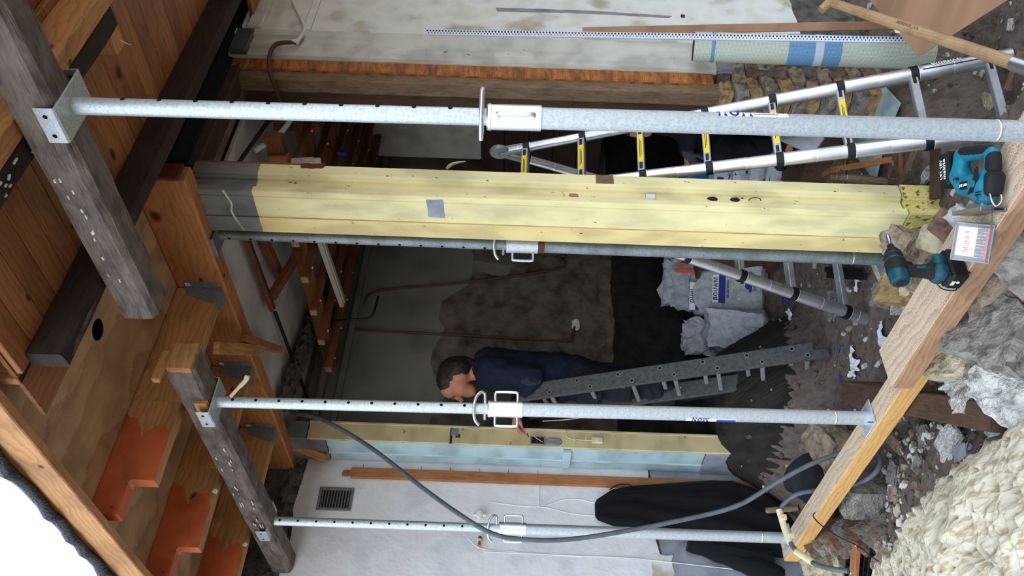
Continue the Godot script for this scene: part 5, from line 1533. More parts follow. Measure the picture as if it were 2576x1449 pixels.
	var b2 := [[Vector3(4.053, 1.001, -2.973), Vector3(4.184, 1.001, -3.124), 0.10, 0.10], [Vector3(4.119, 0.977, -3.049), Vector3(4.126, 0.708, -3.042), 0.135, 0.14], [Vector3(4.066, 0.66, -2.988), Vector3(4.171, 0.66, -3.109), 0.13, 0.13], [Vector3(4.008, 1.001, -2.92), Vector3(3.852, 0.879, -2.975), 0.055, 0.046], [Vector3(3.852, 0.879, -2.975), Vector3(3.774, 0.879, -3.082), 0.046, 0.034],
		[Vector3(4.23, 1.001, -3.177), Vector3(4.205, 0.806, -3.291), 0.055, 0.046], [Vector3(4.205, 0.806, -3.291), Vector3(4.042, 0.806, -3.326), 0.046, 0.034], [Vector3(4.045, 0.647, -2.993), Vector3(3.824, 0.672, -3.118), 0.09, 0.06], [Vector3(3.824, 0.672, -3.118), Vector3(3.908, 0.269, -3.058), 0.06, 0.042], [Vector3(4.163, 0.647, -3.129), Vector3(4.02, 0.66, -3.319), 0.09, 0.06], [Vector3(4.02, 0.66, -3.319), Vector3(4.087, 0.269, -3.247), 0.06, 0.042],
		[Vector3(3.917, 0.257, -3.05), Vector3(3.831, 0.245, -3.125), 0.04, 0.034], [Vector3(4.096, 0.257, -3.239), Vector3(4.01, 0.245, -3.314), 0.04, 0.034]]
	var hd := [[Vector3(4.067, 1.167, -3.093), Vector3(4.052, 1.172, -3.106), 0.088, 0.084], [Vector3(4.021, 1.135, -3.107), Vector3(4.009, 1.094, -3.123), 0.055, 0.036], [Vector3(4.047, 1.135, -3.137), Vector3(4.029, 1.094, -3.146), 0.055, 0.036], [Vector3(4, 1.152, -3.15), Vector3(3.989, 1.128, -3.16), 0.011, 0.014], [Vector3(4.008, 1.152, -3.032), Vector3(4.01, 1.128, -3.027), 0.02, 0.013], [Vector3(4.119, 1.152, -3.161), Vector3(4.124, 1.128, -3.159), 0.02, 0.013], [Vector3(4.071, 1.099, -3.09), Vector3(4.108, 1.013, -3.058), 0.05, 0.06]]
	var h1 := hand_bones(Vector3(3.766, 0.879, -3.088), Vector3(-0.6, -0.55, -0.5), Vector3(0.5, -0.8, 0.1), 0.5)
	var h2 := hand_bones(Vector3(4.035, 0.806, -3.332), Vector3(-0.757, -0.2, -0.653), Vector3(0.3, -1, 0.1), 0.6)
	part("body", [grown(b2, 0.018, 0.04), grown(hd, 0.008, 0.02), grown(h2, 0.006, 0.008)], M.skin, p)
	part("glove", grown(h1 + [[Vector3(3.772, 0.879, -3.084), Vector3(3.763, 0.874, -3.092), 0.038, 0.036]], 0.006, 0.01), M.glove, p)
	part("hair", wrinkle(grown([[Vector3(4.078, 1.187, -3.084), Vector3(4.056, 1.196, -3.103), 0.092, 0.084], [Vector3(4.093, 1.148, -3.071), Vector3(4.096, 1.123, -3.068), 0.07, 0.05]], 0.01, 0.02), 0.006, 30.0), M.hair, p)
	var j2 := [[Vector3(4.047, 1.001, -2.965), Vector3(4.19, 1.001, -3.132), 0.115, 0.115], [Vector3(4.119, 0.977, -3.049), Vector3(4.126, 0.684, -3.042), 0.155, 0.16], [Vector3(4.008, 1.001, -2.92), Vector3(3.852, 0.879, -2.975), 0.075, 0.062], [Vector3(3.852, 0.879, -2.975), Vector3(3.793, 0.879, -3.059), 0.062, 0.05], [Vector3(4.23, 1.001, -3.177), Vector3(4.205, 0.806, -3.291), 0.075, 0.062], [Vector3(4.205, 0.806, -3.291), Vector3(4.063, 0.806, -3.321), 0.062, 0.05]]
	part("jacket", wrinkle(grown(j2, 0.018, 0.035), 0.014, 11.0), M.cloth_dark_shaded, p)
	var t2 := [[Vector3(4.066, 0.655, -2.988), Vector3(4.171, 0.655, -3.109), 0.145, 0.145], [Vector3(4.045, 0.647, -2.993), Vector3(3.824, 0.672, -3.118), 0.11, 0.082], [Vector3(3.824, 0.672, -3.118), Vector3(3.904, 0.294, -3.062), 0.082, 0.065], [Vector3(4.163, 0.647, -3.129), Vector3(4.02, 0.66, -3.319), 0.11, 0.082], [Vector3(4.02, 0.66, -3.319), Vector3(4.083, 0.294, -3.25), 0.082, 0.065]]
	part("trousers", wrinkle(grown(t2, 0.018, 0.035), 0.014, 13.0), M.cloth_dark_shaded, p)
	for sg in [1.0, -1.0]:
		var b: Vector3 = Vector3(3.908, 0.225, -3.058) if sg > 0 else Vector3(4.087, 0.225, -3.247)
		part("boot", grown([[b - face * 0.03 + Vector3(0, 0.09, 0), b - face * 0.03, 0.055, 0.055], [b - face * 0.03, b + face * 0.14, 0.05, 0.042]], 0.016, 0.02), M.boot, p)
	var pd := thing("pallet_board", "dark board laid on the ground under the squatting man", "board")
	part("board", span(Vector3(3.75, 0.0, -3.5), Vector3(4.45, Vector3(3.993, 0.225, -3.157).y - 0.055, -2.85), 0.01), M.old_brown, pd)

# ---------------------------------------------------------------- bags
func sack(size: Vector3, amp := 0.10, sub := 10) -> Dictionary:
	var s := stone(size, amp, 0.34, sub)
	s.s = true
	return wrinkle(s, 0.012, 9.0)

func build_bags() -> void:
	# grey aggregate bags with blue and orange print, leaning on the back wall
	var to_cam := Vector3(-0.66, 0, 0.75).normalized()
	var rt := Vector3(0.75, 0, 0.66).normalized()
	var fr := Basis(rt, Vector3.UP, to_cam)
	var a := thing("aggregate_bag", "grey plastic building bag with blue and orange print, nearer the ladder", "bag", Transform3D(fr * Basis(Vector3(1, 0, 0), -0.25), Vector3(3.86, 0.08, -4.40)), "grey bags by the back wall")
	part("bag_body", tf(sack(Vector3(0.40, 0.48, 0.22), 0.12), at(Vector3(0, 0.25, 0))), M.bag_grey, a)
	part("gathered_top", tf(wrinkle(stone(Vector3(0.34, 0.30, 0.09), 0.3, 0.2, 8), 0.03, 12.0), at(Vector3(0.03, 0.57, -0.02))), M.bag_grey, a)
	for k in 3:
		var y: float = [0.50, 0.34, 0.16][k]
		var x: float = [-0.06, 0.0, 0.02][k]
		var z: float = [0.088, 0.118, 0.116][k]
		var pr := part("print_panel", tf(box(Vector3(0.20, 0.042, 0.004), 0.001), at(Vector3(x, y, z))), M.paper, a)
		part("lettering", tf(letters(["OUW", "BOUWM", "BOU"][k], 0.03, 0.001), at(Vector3(x, y, z + 0.003))), M.black, pr)
		part("blue_band", tf(box(Vector3(0.20, 0.045, 0.004), 0.001), at(Vector3(x, y - 0.045, z))), M.blue_deep, pr)
		part("small_print", tf(letters(["ALLES", "ALLES VOOR", "ALLES"][k], 0.016, 0.001), at(Vector3(x, y - 0.085, z + 0.002))), M.black, pr)
	part("orange_bar", tf(box(Vector3(0.025, 0.26, 0.004), 0.001), at(Vector3(0.12, 0.50, 0.082))), M.orange_print, a)
	part("orange_bar", tf(box(Vector3(0.02, 0.06, 0.004), 0.001), at(Vector3(0.17, 0.58, 0.06))), M.orange_print, a)
	var b := thing("aggregate_bag", "grey plastic building bag slumped low against the first bag", "bag", Transform3D(fr * Basis(Vector3(1, 0, 0), -0.3), Vector3(3.52, 0.14, -4.44)), "grey bags by the back wall")
	part("bag_body", tf(sack(Vector3(0.27, 0.40, 0.20), 0.16), at(Vector3(0, 0.18, 0))), M.bag_grey, b)
	part("folded_corner", tf(wrinkle(stone(Vector3(0.17, 0.20, 0.12), 0.3, 0.2, 8), 0.03, 12.0), at(Vector3(-0.07, 0.02, 0.09))), M.bag_grey, b)
	part("loose_top", tf(wrinkle(stone(Vector3(0.22, 0.22, 0.05), 0.35, 0.2, 8), 0.03, 12.0), at(Vector3(-0.06, 0.42, -0.04))), M.bag_grey, b)
	part("blue_band", tf(box(Vector3(0.06, 0.03, 0.004), 0.001), at(Vector3(-0.12, 0.34, 0.04))), M.blue_deep, b)
	var c := thing("aggregate_bag", "dark printed bag corner standing behind the grey bags", "bag", Transform3D(fr * Basis(Vector3(1, 0, 0), -0.2), Vector3(4.12, 0.06, -4.30)), "grey bags by the back wall")
	part("bag_body", tf(sack(Vector3(0.22, 0.30, 0.2), 0.14), at(Vector3(0, 0.15, 0))), M.bag_grey, c)
	part("blue_band", tf(box(Vector3(0.14, 0.05, 0.004), 0.001), at(Vector3(0, 0.2, 0.105))), M.blue_deep, c)
	# stacked plaster bags, white with blue lettering
	var tc := Vector3(-0.78, 0, 0.63).normalized()
	var rr := Vector3(0.63, 0, 0.78).normalized()
	var f3 := Basis(rr, Vector3.UP, tc)
	var words := ["MP 75", "MP 75", "MP 75", "MP 75", "KNAUF"]
	for k in 5:
		var q := Vector3(4.24, 0.03 + 0.112 * k, -3.58)
		var w := thing("plaster_bag", ["white plaster bag with blue lettering, lowest of the stack", "white plaster bag with blue lettering, second in the stack", "white plaster bag with blue lettering, third in the stack", "white plaster bag with blue lettering, fourth in the stack", "white plaster bag with crumpled blue top, topmost of the stack"][k], "bag", Transform3D(f3 * Basis(Vector3.UP, rng.randf_range(-0.06, 0.06)), q), "stacked plaster bags")
		part("bag_body", tf(sack(Vector3(0.62, 0.135, 0.40), 0.06, 8), at(Vector3(0, 0.06, 0))), M.bag_white, w)
		part("lettering", tf(letters(words[k], 0.082, 0.002), Transform3D(Basis(Vector3(1, 0, 0), -0.12), Vector3(0.05 - 0.05 * k, 0.062, 0.206))), M.blue_print, w)
		part("lettering", tf(letters("KNAUF", 0.05, 0.002), Transform3D(Basis(Vector3(1, 0, 0), -0.12), Vector3(-0.24, 0.06, 0.203))), M.blue_print, w)
	var bl := thing("blue_sack", "crumpled blue plastic sack in front of the plaster bags", "sack", Transform3D(f3, Vector3(4.16, 0.575, -3.66)))
	part("sack_body", tf(sack(Vector3(0.2, 0.16, 0.18), 0.2, 8), at(Vector3(0, 0.1, 0))), M.bag_blue, bl)
	var cb := thing("cardboard_box", "plain brown cardboard box in the dark behind the ladder rungs", "box", Transform3D(f3 * Basis(Vector3.UP, 0.2), Vector3(4.15, 0.58, -4.05)))
	part("box_body", span(Vector3(-0.2, 0.0, -0.15), Vector3(0.2, 0.36, 0.15), 0.004), M.cardboard, cb)
	part("flap", span(Vector3(-0.2, 0.358, -0.02), Vector3(0.2, 0.362, 0.15), 0.001), M.cardboard, cb)
	var stt := thing("box_stand", "dark trestle carrying the cardboard box in the inner room", "trestle")
	part("top_board", span(Vector3(3.9, 0.55, -4.35), Vector3(4.45, 0.58, -3.8), 0.004), M.old_brown, stt)
	for sx in [3.93, 4.40]:
		part("leg", span(Vector3(sx, 0.0, -4.3), Vector3(sx + 0.04, 0.55, -3.85), 0.004), M.old_brown, stt)

# ---------------------------------------------------------------- on and by the white wall
func build_wall_things() -> void:
	var v := thing("vent_grille", "grey plastic louvred vent grille on the white wall", "vent")
	part("frame", [span(Vector3(2.270, 2.858, -4.849), Vector3(2.429, 2.876, -4.838), 0.003), span(Vector3(2.270, 3.062, -4.849), Vector3(2.429, 3.080, -4.838), 0.003), span(Vector3(2.270, 2.876, -4.849), Vector3(2.290, 3.062, -4.838), 0.003), span(Vector3(2.409, 2.876, -4.849), Vector3(2.429, 3.062, -4.838), 0.003)], M.vent_grey, v)
	part("backing", span(Vector3(2.29, 2.876, -4.849), Vector3(2.409, 3.062, -4.846), 0.0), M.black_dusty, v)
	for k in 10:
		part("slat", bar(Vector3(2.291, 2.886 + 0.0185 * k, -4.841), Vector3(2.408, 2.886 + 0.0185 * k, -4.841), 0.012, 0.004, 0.001, Vector3(0, 0.7, 0.7)), M.vent_grey, v)
	var b := thing("wall_batten", "bare pine batten with broken tip fixed upright on the white wall", "batten")
	part("batten", span(Vector3(2.498, -0.02, -4.849), Vector3(2.568, 2.895, -4.822), 0.003), M.batten_wood, b)
	part("broken_tip", tf(stone(Vector3(0.035, 0.06, 0.016), 0.2, 0.4, 4), at(Vector3(2.53, 2.92, -4.836))), M.batten_wood, b)
	for k in 7:
		part("nail", tube([Vector3(2.572, 2.82 - 0.19 * k, -4.846), Vector3(2.578, 2.82 - 0.19 * k, -4.80)], 0.0018, 6), M.rust, b)
	# pipe stubs
	var t1 := thing("tap_stub", "black and brass pipe stub poking out of the white wall below the prop", "pipe stub")
	part("black_elbow", tube(bent([Vector3(2.115, 2.03, -4.85), Vector3(2.11, 2.03, -4.81), Vector3(2.09, 2.03, -4.79)]), 0.012, 12), M.black, t1)
	part("white_collar", tube([Vector3(2.09, 2.03, -4.79), Vector3(2.075, 2.03, -4.785)], 0.014, 14), M.white_plastic, t1)
	part("brass_end", tube([Vector3(2.075, 2.03, -4.785), Vector3(2.045, 2.03, -4.775)], 0.010, 12), M.brass, t1)
	var t2 := thing("wall_fitting", "white pipe fitting on the white wall just behind a steel prop", "pipe fitting")
	part("body", tube([Vector3(2.27, 2.04, -4.85), Vector3(2.265, 2.04, -4.80)], 0.02, 14), M.plaster_old, t2)
	part("nut", tube([Vector3(2.267, 2.04, -4.80), Vector3(2.266, 2.04, -4.79)], 0.014, 6), M.plaster_old, t2)
	part("side_arm", tube([Vector3(2.265, 2.08, -4.82), Vector3(2.265, 2.00, -4.82)], 0.012, 10), M.plaster_old, t2)
	# switch, cable and open socket box on the cream jamb
	var s := thing("socket_box", "open electrical box with copper strips and torn wires on the cream jamb", "socket")
	part("box_rim", span(Vector3(2.63, 1.64, -4.566), Vector3(2.69, 1.74, -4.555), 0.003), M.filler_grey, s)
	part("recess", span(Vector3(2.637, 1.65, -4.556), Vector3(2.683, 1.73, -4.5545), 0.0), M.black_dusty, s)
	for k in 2: part("copper_strip", span(Vector3(2.642, 1.69 - 0.02 * k, -4.555), Vector3(2.678, 1.70 - 0.02 * k, -4.551), 0.001), M.rust, s)
	part("torn_plaster", tf(stone(Vector3(0.05, 0.10, 0.02), 0.3, 0.3, 4), at(Vector3(2.66, 1.59, -4.565))), M.filler_grey, s)
	part("wire", tube(bent([Vector3(2.72, 1.74, -4.556), Vector3(2.67, 1.71, -4.53), Vector3(2.64, 1.66, -4.54)]), 0.002, 6), M.ivory, s)
	var sw := thing("light_switch", "small cream light switch with surface cable on the cream jamb", "switch")
	part("switch_body", span(Vector3(2.655, 1.275, -4.566), Vector3(2.695, 1.345, -4.545), 0.004), M.ivory, sw)
	part("rocker", tube([Vector3(2.675, 1.31, -4.546), Vector3(2.675, 1.31, -4.54)], 0.012, 14), M.white_plastic, sw)
	part("cable", tube(bent([Vector3(2.675, 1.345, -4.556), Vector3(2.675, 1.43, -4.556), Vector3(2.69, 1.50, -4.556), Vector3(2.745, 1.51, -4.556)]), 0.0035, 8), M.ivory, sw)
	for k in 2: part("cable_saddle", span(Vector3(2.668, 1.38 + 0.07 * k, -4.562), Vector3(2.686, 1.388 + 0.07 * k, -4.549), 0.001), M.ivory, sw)
	var pl := thing("hanging_plug", "white flex with plug hanging behind the cream jamb", "plug")
	part("flex", tube(bent([Vector3(2.80, 1.66, -4.55), Vector3(2.80, 1.5, -4.52), Vector3(2.82, 1.35, -4.50)]), 0.003, 8), M.ivory, pl)
	part("plug", tube([Vector3(2.82, 1.35, -4.50), Vector3(2.815, 1.29, -4.50)], [0.012, 0.008], 10), M.ivory, pl)
	# black work jacket on the wall
	var j := thing("hanging_jacket", "black work jacket hanging on the wall beside the batten", "jacket")
	var rows := [[1.315, 2.27, 2.36, 0.03], [1.30, 2.245, 2.385, 0.05], [1.2, 2.205, 2.455, 0.07], [1.06, 2.20, 2.485, 0.085], [0.88, 2.16, 2.505, 0.10], [0.7, 2.12, 2.525, 0.11], [0.55, 2.09, 2.54, 0.115], [0.42, 2.07, 2.54, 0.115], [0.3, 2.05, 2.50, 0.11], [0.2, 2.04, 2.45, 0.10], [0.12, 2.05, 2.36, 0.08], [0.07, 2.08, 2.28, 0.05]]
	var loops := []
	for r in rows:
		var loop := PackedVector3Array()
		for k in 72:
			var a := TAU * k / 72
			var cx: float = (r[1] + r[2]) / 2
			var w: float = (r[2] - r[1]) / 2
			var fold := 0.03 * sin(a * 9.0 + r[0] * 4.0 + 2.0 * nz.get_noise_2d(r[0] * 3.0, 1.0)) * (0.6 + 0.7 * nz.get_noise_2d(a * 2.0, r[0] * 4.0)) * smoothstep(1.32, 1.1, r[0])
			loop.append(Vector3(cx + cos(a) * w, r[0], -4.80 + sin(a) * (r[3] * 0.5 + fold) + r[3] * 0.2))
		loops.append(loop)
	part("jacket_body", loft(loops, true), M.cloth_black, j)
	part("sleeve", wrinkle(tube(bent([Vector3(2.12, 0.75, -4.79), Vector3(2.07, 0.5, -4.78), Vector3(2.03, 0.25, -4.78)]), [0.05, 0.055, 0.06, 0.06, 0.06, 0.06, 0.06, 0.06, 0.055, 0.055, 0.05, 0.05, 0.045], 14), 0.012, 14.0), M.cloth_black, j)
	part("hanging_loop", tube(bent([Vector3(2.44, 1.22, -4.76), Vector3(2.47, 1.17, -4.75), Vector3(2.475, 1.10, -4.75), Vector3(2.465, 1.07, -4.76)]), 0.004, 8), M.cloth_black, j)
	var tr := thing("trouser_leg", "black trouser leg draped below the jacket behind the prop", "trousers")
	part("leg", wrinkle(tube(bent([Vector3(2.10, 0.72, -4.80), Vector3(2.03, 0.5, -4.79), Vector3(1.96, 0.3, -4.79), Vector3(1.93, 0.2, -4.79)]), [0.03, 0.035, 0.04, 0.045, 0.05, 0.05, 0.055, 0.055, 0.055, 0.06, 0.06, 0.06, 0.06, 0.06, 0.06, 0.055, 0.055, 0.05, 0.04], 14), 0.012, 14.0), M.cloth_black, tr)
	var wl := thing("white_wire", "thin white wire running low along the white wall", "wire")
	part("wire", tube(bent([Vector3(2.04, 2.0, -4.846), Vector3(2.035, 1.5, -4.846), Vector3(2.03, 1.1, -4.842), Vector3(2.0, 0.7, -4.84), Vector3(1.97, 0.35, -4.83), Vector3(1.95, 0.2, -4.80)]), 0.0035, 8), M.white_plastic, wl)
	# the thick grey cable that hangs from the inner ceiling to the sleeper
	var c := thing("grey_cable", "thick grey cable hanging in a long arc before the white wall", "cable")
	var run := [Vector3(2.78, 3.26, -4.52), Vector3(2.619, 3.182, -4.27), Vector3(2.549, 3.012, -4.199), Vector3(2.431, 2.8, -4.17), Vector3(2.293, 2.595, -4.158), Vector3(2.094, 2.345, -4.133), Vector3(1.926, 2.134, -4.082), Vector3(1.804, 1.937, -4.057), Vector3(1.774, 1.75, -4.045), Vector3(1.781, 1.545, -4.039), Vector3(1.815, 1.299, -4.012), Vector3(1.869, 0.992, -3.967), Vector3(1.927, 0.692, -3.893), Vector3(1.999, 0.508, -3.766), Vector3(2.056, 0.36, -3.678), Vector3(2.086, 0.217, -3.6), Vector3(2.044, 0.136, -3.466), Vector3(1.963, 0.116, -3.404), Vector3(1.898, 0.142, -3.42), Vector3(1.897, 0.181, -3.527), Vector3(1.946, 0.244, -3.681), Vector3(2.001, 0.285, -3.832), Vector3(2.032, 0.342, -3.937), Vector3(2.013, 0.392, -4.019), Vector3(1.982, 0.406, -4.059), Vector3(1.892, 0.398, -4.057), Vector3(1.799, 0.392, -4.032), Vector3(1.752, 0.381, -4.007), Vector3(1.662, 0.349, -3.926), Vector3(1.601, 0.308, -3.847), Vector3(1.551, 0.244, -3.758)]
	part("cable", tube(bent(run, 5), 0.0125, 14), M.cable_grey, c)
	part("ivory_sleeve", tube([Vector3(1.992, 0.415, -4.043), Vector3(1.892, 0.4, -4.057), Vector3(1.804, 0.394, -4.035)], 0.0175, 14), M.ivory, c, "ivory plastic sleeve clipped round the cable")
	part("ivory_sleeve", tube([Vector3(1.745, 0.381, -4.006), Vector3(1.654, 0.341, -3.92)], 0.0175, 14), M.ivory, c, "ivory plastic sleeve at the cable end")
	for q in [Vector3(1.945, 0.404, -4.038), Vector3(1.84, 0.383, -4.037)]:
		part("clip", tf(box(Vector3(0.03, 0.035, 0.03), 0.004), at(q)), M.ivory, c)
	var tw := thing("thin_wire", "thin black wire looped over the sleeper timber near its end", "wire")
	part("wire", tube(bent([Vector3(1.868, 0.32, -3.811), Vector3(1.817, 0.356, -3.752), Vector3(1.751, 0.334, -3.717), Vector3(1.673, 0.296, -3.653), Vector3(1.598, 0.244, -3.586), Vector3(1.551, 0.219, -3.561), Vector3(1.508, 0.196, -3.532)]), 0.003, 6), M.cable_dark, tw)

# ---------------------------------------------------------------- by the right wall
func weave_image() -> ImageTexture:
	var im := Image.create(128, 128, false, Image.FORMAT_RGB8)
	for y in 128:
		for x in 128:
			var on := (x % 16) < 6 or (y % 16) < 6
			im.set_pixel(x, y, Color(1, 1, 1) if on else Color(0.72, 0.74, 0.7))
	return ImageTexture.create_from_image(im)

func build_right_things() -> void:
	M.mesh_roll.albedo_texture = weave_image()
	M.mesh_roll.uv1_scale = Vector3(20, 20, 1)
	M.mesh_blue.albedo_texture = M.mesh_roll.albedo_texture
	M.mesh_blue.uv1_scale = Vector3(20, 20, 1)
	var r := thing("mesh_roll", "standing roll of pale woven reinforcing mesh with grey tape", "mesh roll")
	var top := Vector3(3.643, 1.006, -2.304)
	var bot := Vector3(3.499, -0.115, -2.211)
	var roll_r := [0.072, 0.074, 0.074, 0.074]
	part("roll", tube([top, top.lerp(bot, 0.3), top.lerp(bot, 0.7), bot], roll_r, 32), M.mesh_roll, r)
	part("blue_stripe", tube([top.lerp(bot, 0.40), top.lerp(bot, 0.62)], 0.0748, 32, false), M.mesh_blue, r)
	part("blue_stripe", tube([top.lerp(bot, 0.075), top.lerp(bot, 0.09)], 0.0745, 32, false), M.mesh_blue, r)
	part("tape", tube([top.lerp(bot, 0.51), top.lerp(bot, 0.545)], 0.0758, 32, false), M.tape, r)
	part("frayed_end", tube([top + (top - bot).normalized() * 0.004, top], 0.07, 24), M.old_brown, r)
	var b := thing("corner_bead", "white perforated plastic corner bead leaning against the casing", "corner bead")
	var bt := Vector3(3.765, 2.379, -2.347)
	var bb := Vector3(3.432, 0.055, -2.096)
	var bd := (bb - bt).normalized()
	var sd := Vector3(0.757, 0, 0.653)
	sd = (sd - bd * sd.dot(bd)).normalized()
	var nm := bd.cross(sd)
	if nm.dot(Vector3(-0.653, 0, 0.757)) < 0: nm = -nm
	var bl := (bb - bt).length()
	part("wing", tf(box(Vector3(bl, 0.026, 0.0012), 0.0), Transform3D(Basis(bd, sd, bd.cross(sd)), (bt + bb) / 2)), M.pvc, b)
	part("wing", tf(box(Vector3(bl, 0.0012, 0.02), 0.0), Transform3D(Basis(bd, sd, bd.cross(sd)), (bt + bb) / 2 - sd * 0.013 - nm * 0.01)), M.pvc, b)
	part("nose", tube([bt - sd * 0.0135, bb - sd * 0.0135], 0.002, 8), M.pvc, b)
	var dots := []
	var n := int(bl / 0.0165)
	for k in n:
		for j in 2:
			var q := bt + bd * (0.01 + 0.0165 * (k + 0.5 * j)) + sd * (0.006 - 0.011 * j) + nm * 0.0007
			dots.append(tube([q, q + nm * 0.0003], 0.0048 if j == 0 else 0.0033, 8))
	var pf := part("perforations", dots, M.black_dusty, b)
	pf.set_meta("kind", "stuff")
	var s := thing("hardboard_strip", "long narrow brown hardboard strip leaning on the right wall", "strip")
	part("strip", bar(Vector3(3.899, 1.555, -2.397), Vector3(3.705, -0.076, -2.179), 0.044, 0.008, 0.001, Vector3(-0.653, 0, 0.757)), M.mdf, s)
	var m := thing("hardboard_sheet", "large brown hardboard sheet leaning at the right edge behind the spade", "sheet")
	var c0 := Vector3(3.196, 0.111, -2.036)
	var c1 := Vector3(3.502, 0.282, -1.942)
	var c2 := Vector3(2.958, 0, -1.621)
	var ex := (c1 - c0) * 2.2
	var ey := (c2 - c0) * 1.5
	var en := ex.cross(ey).normalized() * 0.008
	var loops := [PackedVector3Array([c0, c0 + ex, c0 + ex + ey, c0 + ey]), PackedVector3Array([c0 + en, c0 + ex + en, c0 + ex + ey + en, c0 + ey + en])]
	part("sheet", loft(loops, false), M.mdf, m)
	part("white_tag", tf(box(Vector3(0.025, 0.02, 0.006), 0.001), at(Vector3(3.262, 0.218, -1.952))), M.paper, m)
	var sp := thing("spade", "wooden spade handle with grip slanting across the upper right corner", "spade")
	var st := Vector3(3.071, 0.631, -1.717)
	var sb := Vector3(2.374, 0.226, -1.529)
	var mid := st.lerp(sb, 0.5) + Vector3(0, 0.0, 0.0)
	part("shaft", tube([st, st.lerp(sb, 0.2), mid, st.lerp(sb, 0.8), sb], [0.017, 0.019, 0.021, 0.022, 0.023], 20), M.spade_wood, sp)
	var sdn := (sb - st).normalized()
	var gx := sdn.cross(Vector3(0.653, 0, -0.757)).normalized()
	part("grip", tube([st - gx * 0.05, st, st + gx * 0.05], [0.016, 0.019, 0.016], 16), M.spade_wood, sp)
	part("socket", tube([sb - sdn * 0.02, sb + sdn * 0.22], [0.0245, 0.028], 20), M.steel, sp)
	part("stamp", bend(letters("HENDRIK JAN", 0.011, 0.0003), func(p: Vector3) -> Vector3:
		var o := Vector3(-0.653, 0.2, 0.757)
		o = (o - sdn * o.dot(sdn)).normalized()
		var w := sdn.cross(o)
		var an := -p.y / 0.021
		return st.lerp(sb, 0.47) + sdn * p.x + (o * cos(an) + w * sin(an)) * (0.0212 + p.z)), M.cable_brown, sp)
	part("blade", tf(prism(PackedVector2Array([Vector2(-0.09, 0), Vector2(0.09, 0), Vector2(0.085, -0.22), Vector2(0.0, -0.27), Vector2(-0.085, -0.22)]), 0.003), Transform3D(Basis(gx, -sdn, gx.cross(-sdn)), sb + sdn * 0.2)), M.steel, sp)
	# old cable on the wall
	var c := thing("wall_cable", "old white and brown cable looping down from the right wall into the doorway", "cable")
	part("white_run", tube(bent([Vector3(4.175, 3.174, -2.43), Vector3(4.053, 3.115, -2.43), Vector3(3.874, 3.043, -2.42), Vector3(3.754, 3.039, -2.4), Vector3(3.704, 3.056, -2.4)]), 0.010, 10), M.plaster_old, c)
	part("brown_run", tube(bent([Vector3(3.708, 3.053, -2.4), Vector3(3.689, 3.107, -2.39), Vector3(3.673, 3.157, -2.4), Vector3(3.594, 3.17, -2.42), Vector3(3.459, 3.134, -2.422), Vector3(3.441, 3.117, -2.504), Vector3(3.507, 3.136, -2.644)]), 0.011, 10), M.cable_brown, c)
	part("joint", tube([Vector3(3.717, 3.038, -2.398), Vector3(3.704, 3.076, -2.398)], 0.014, 10), M.plaster_old, c)

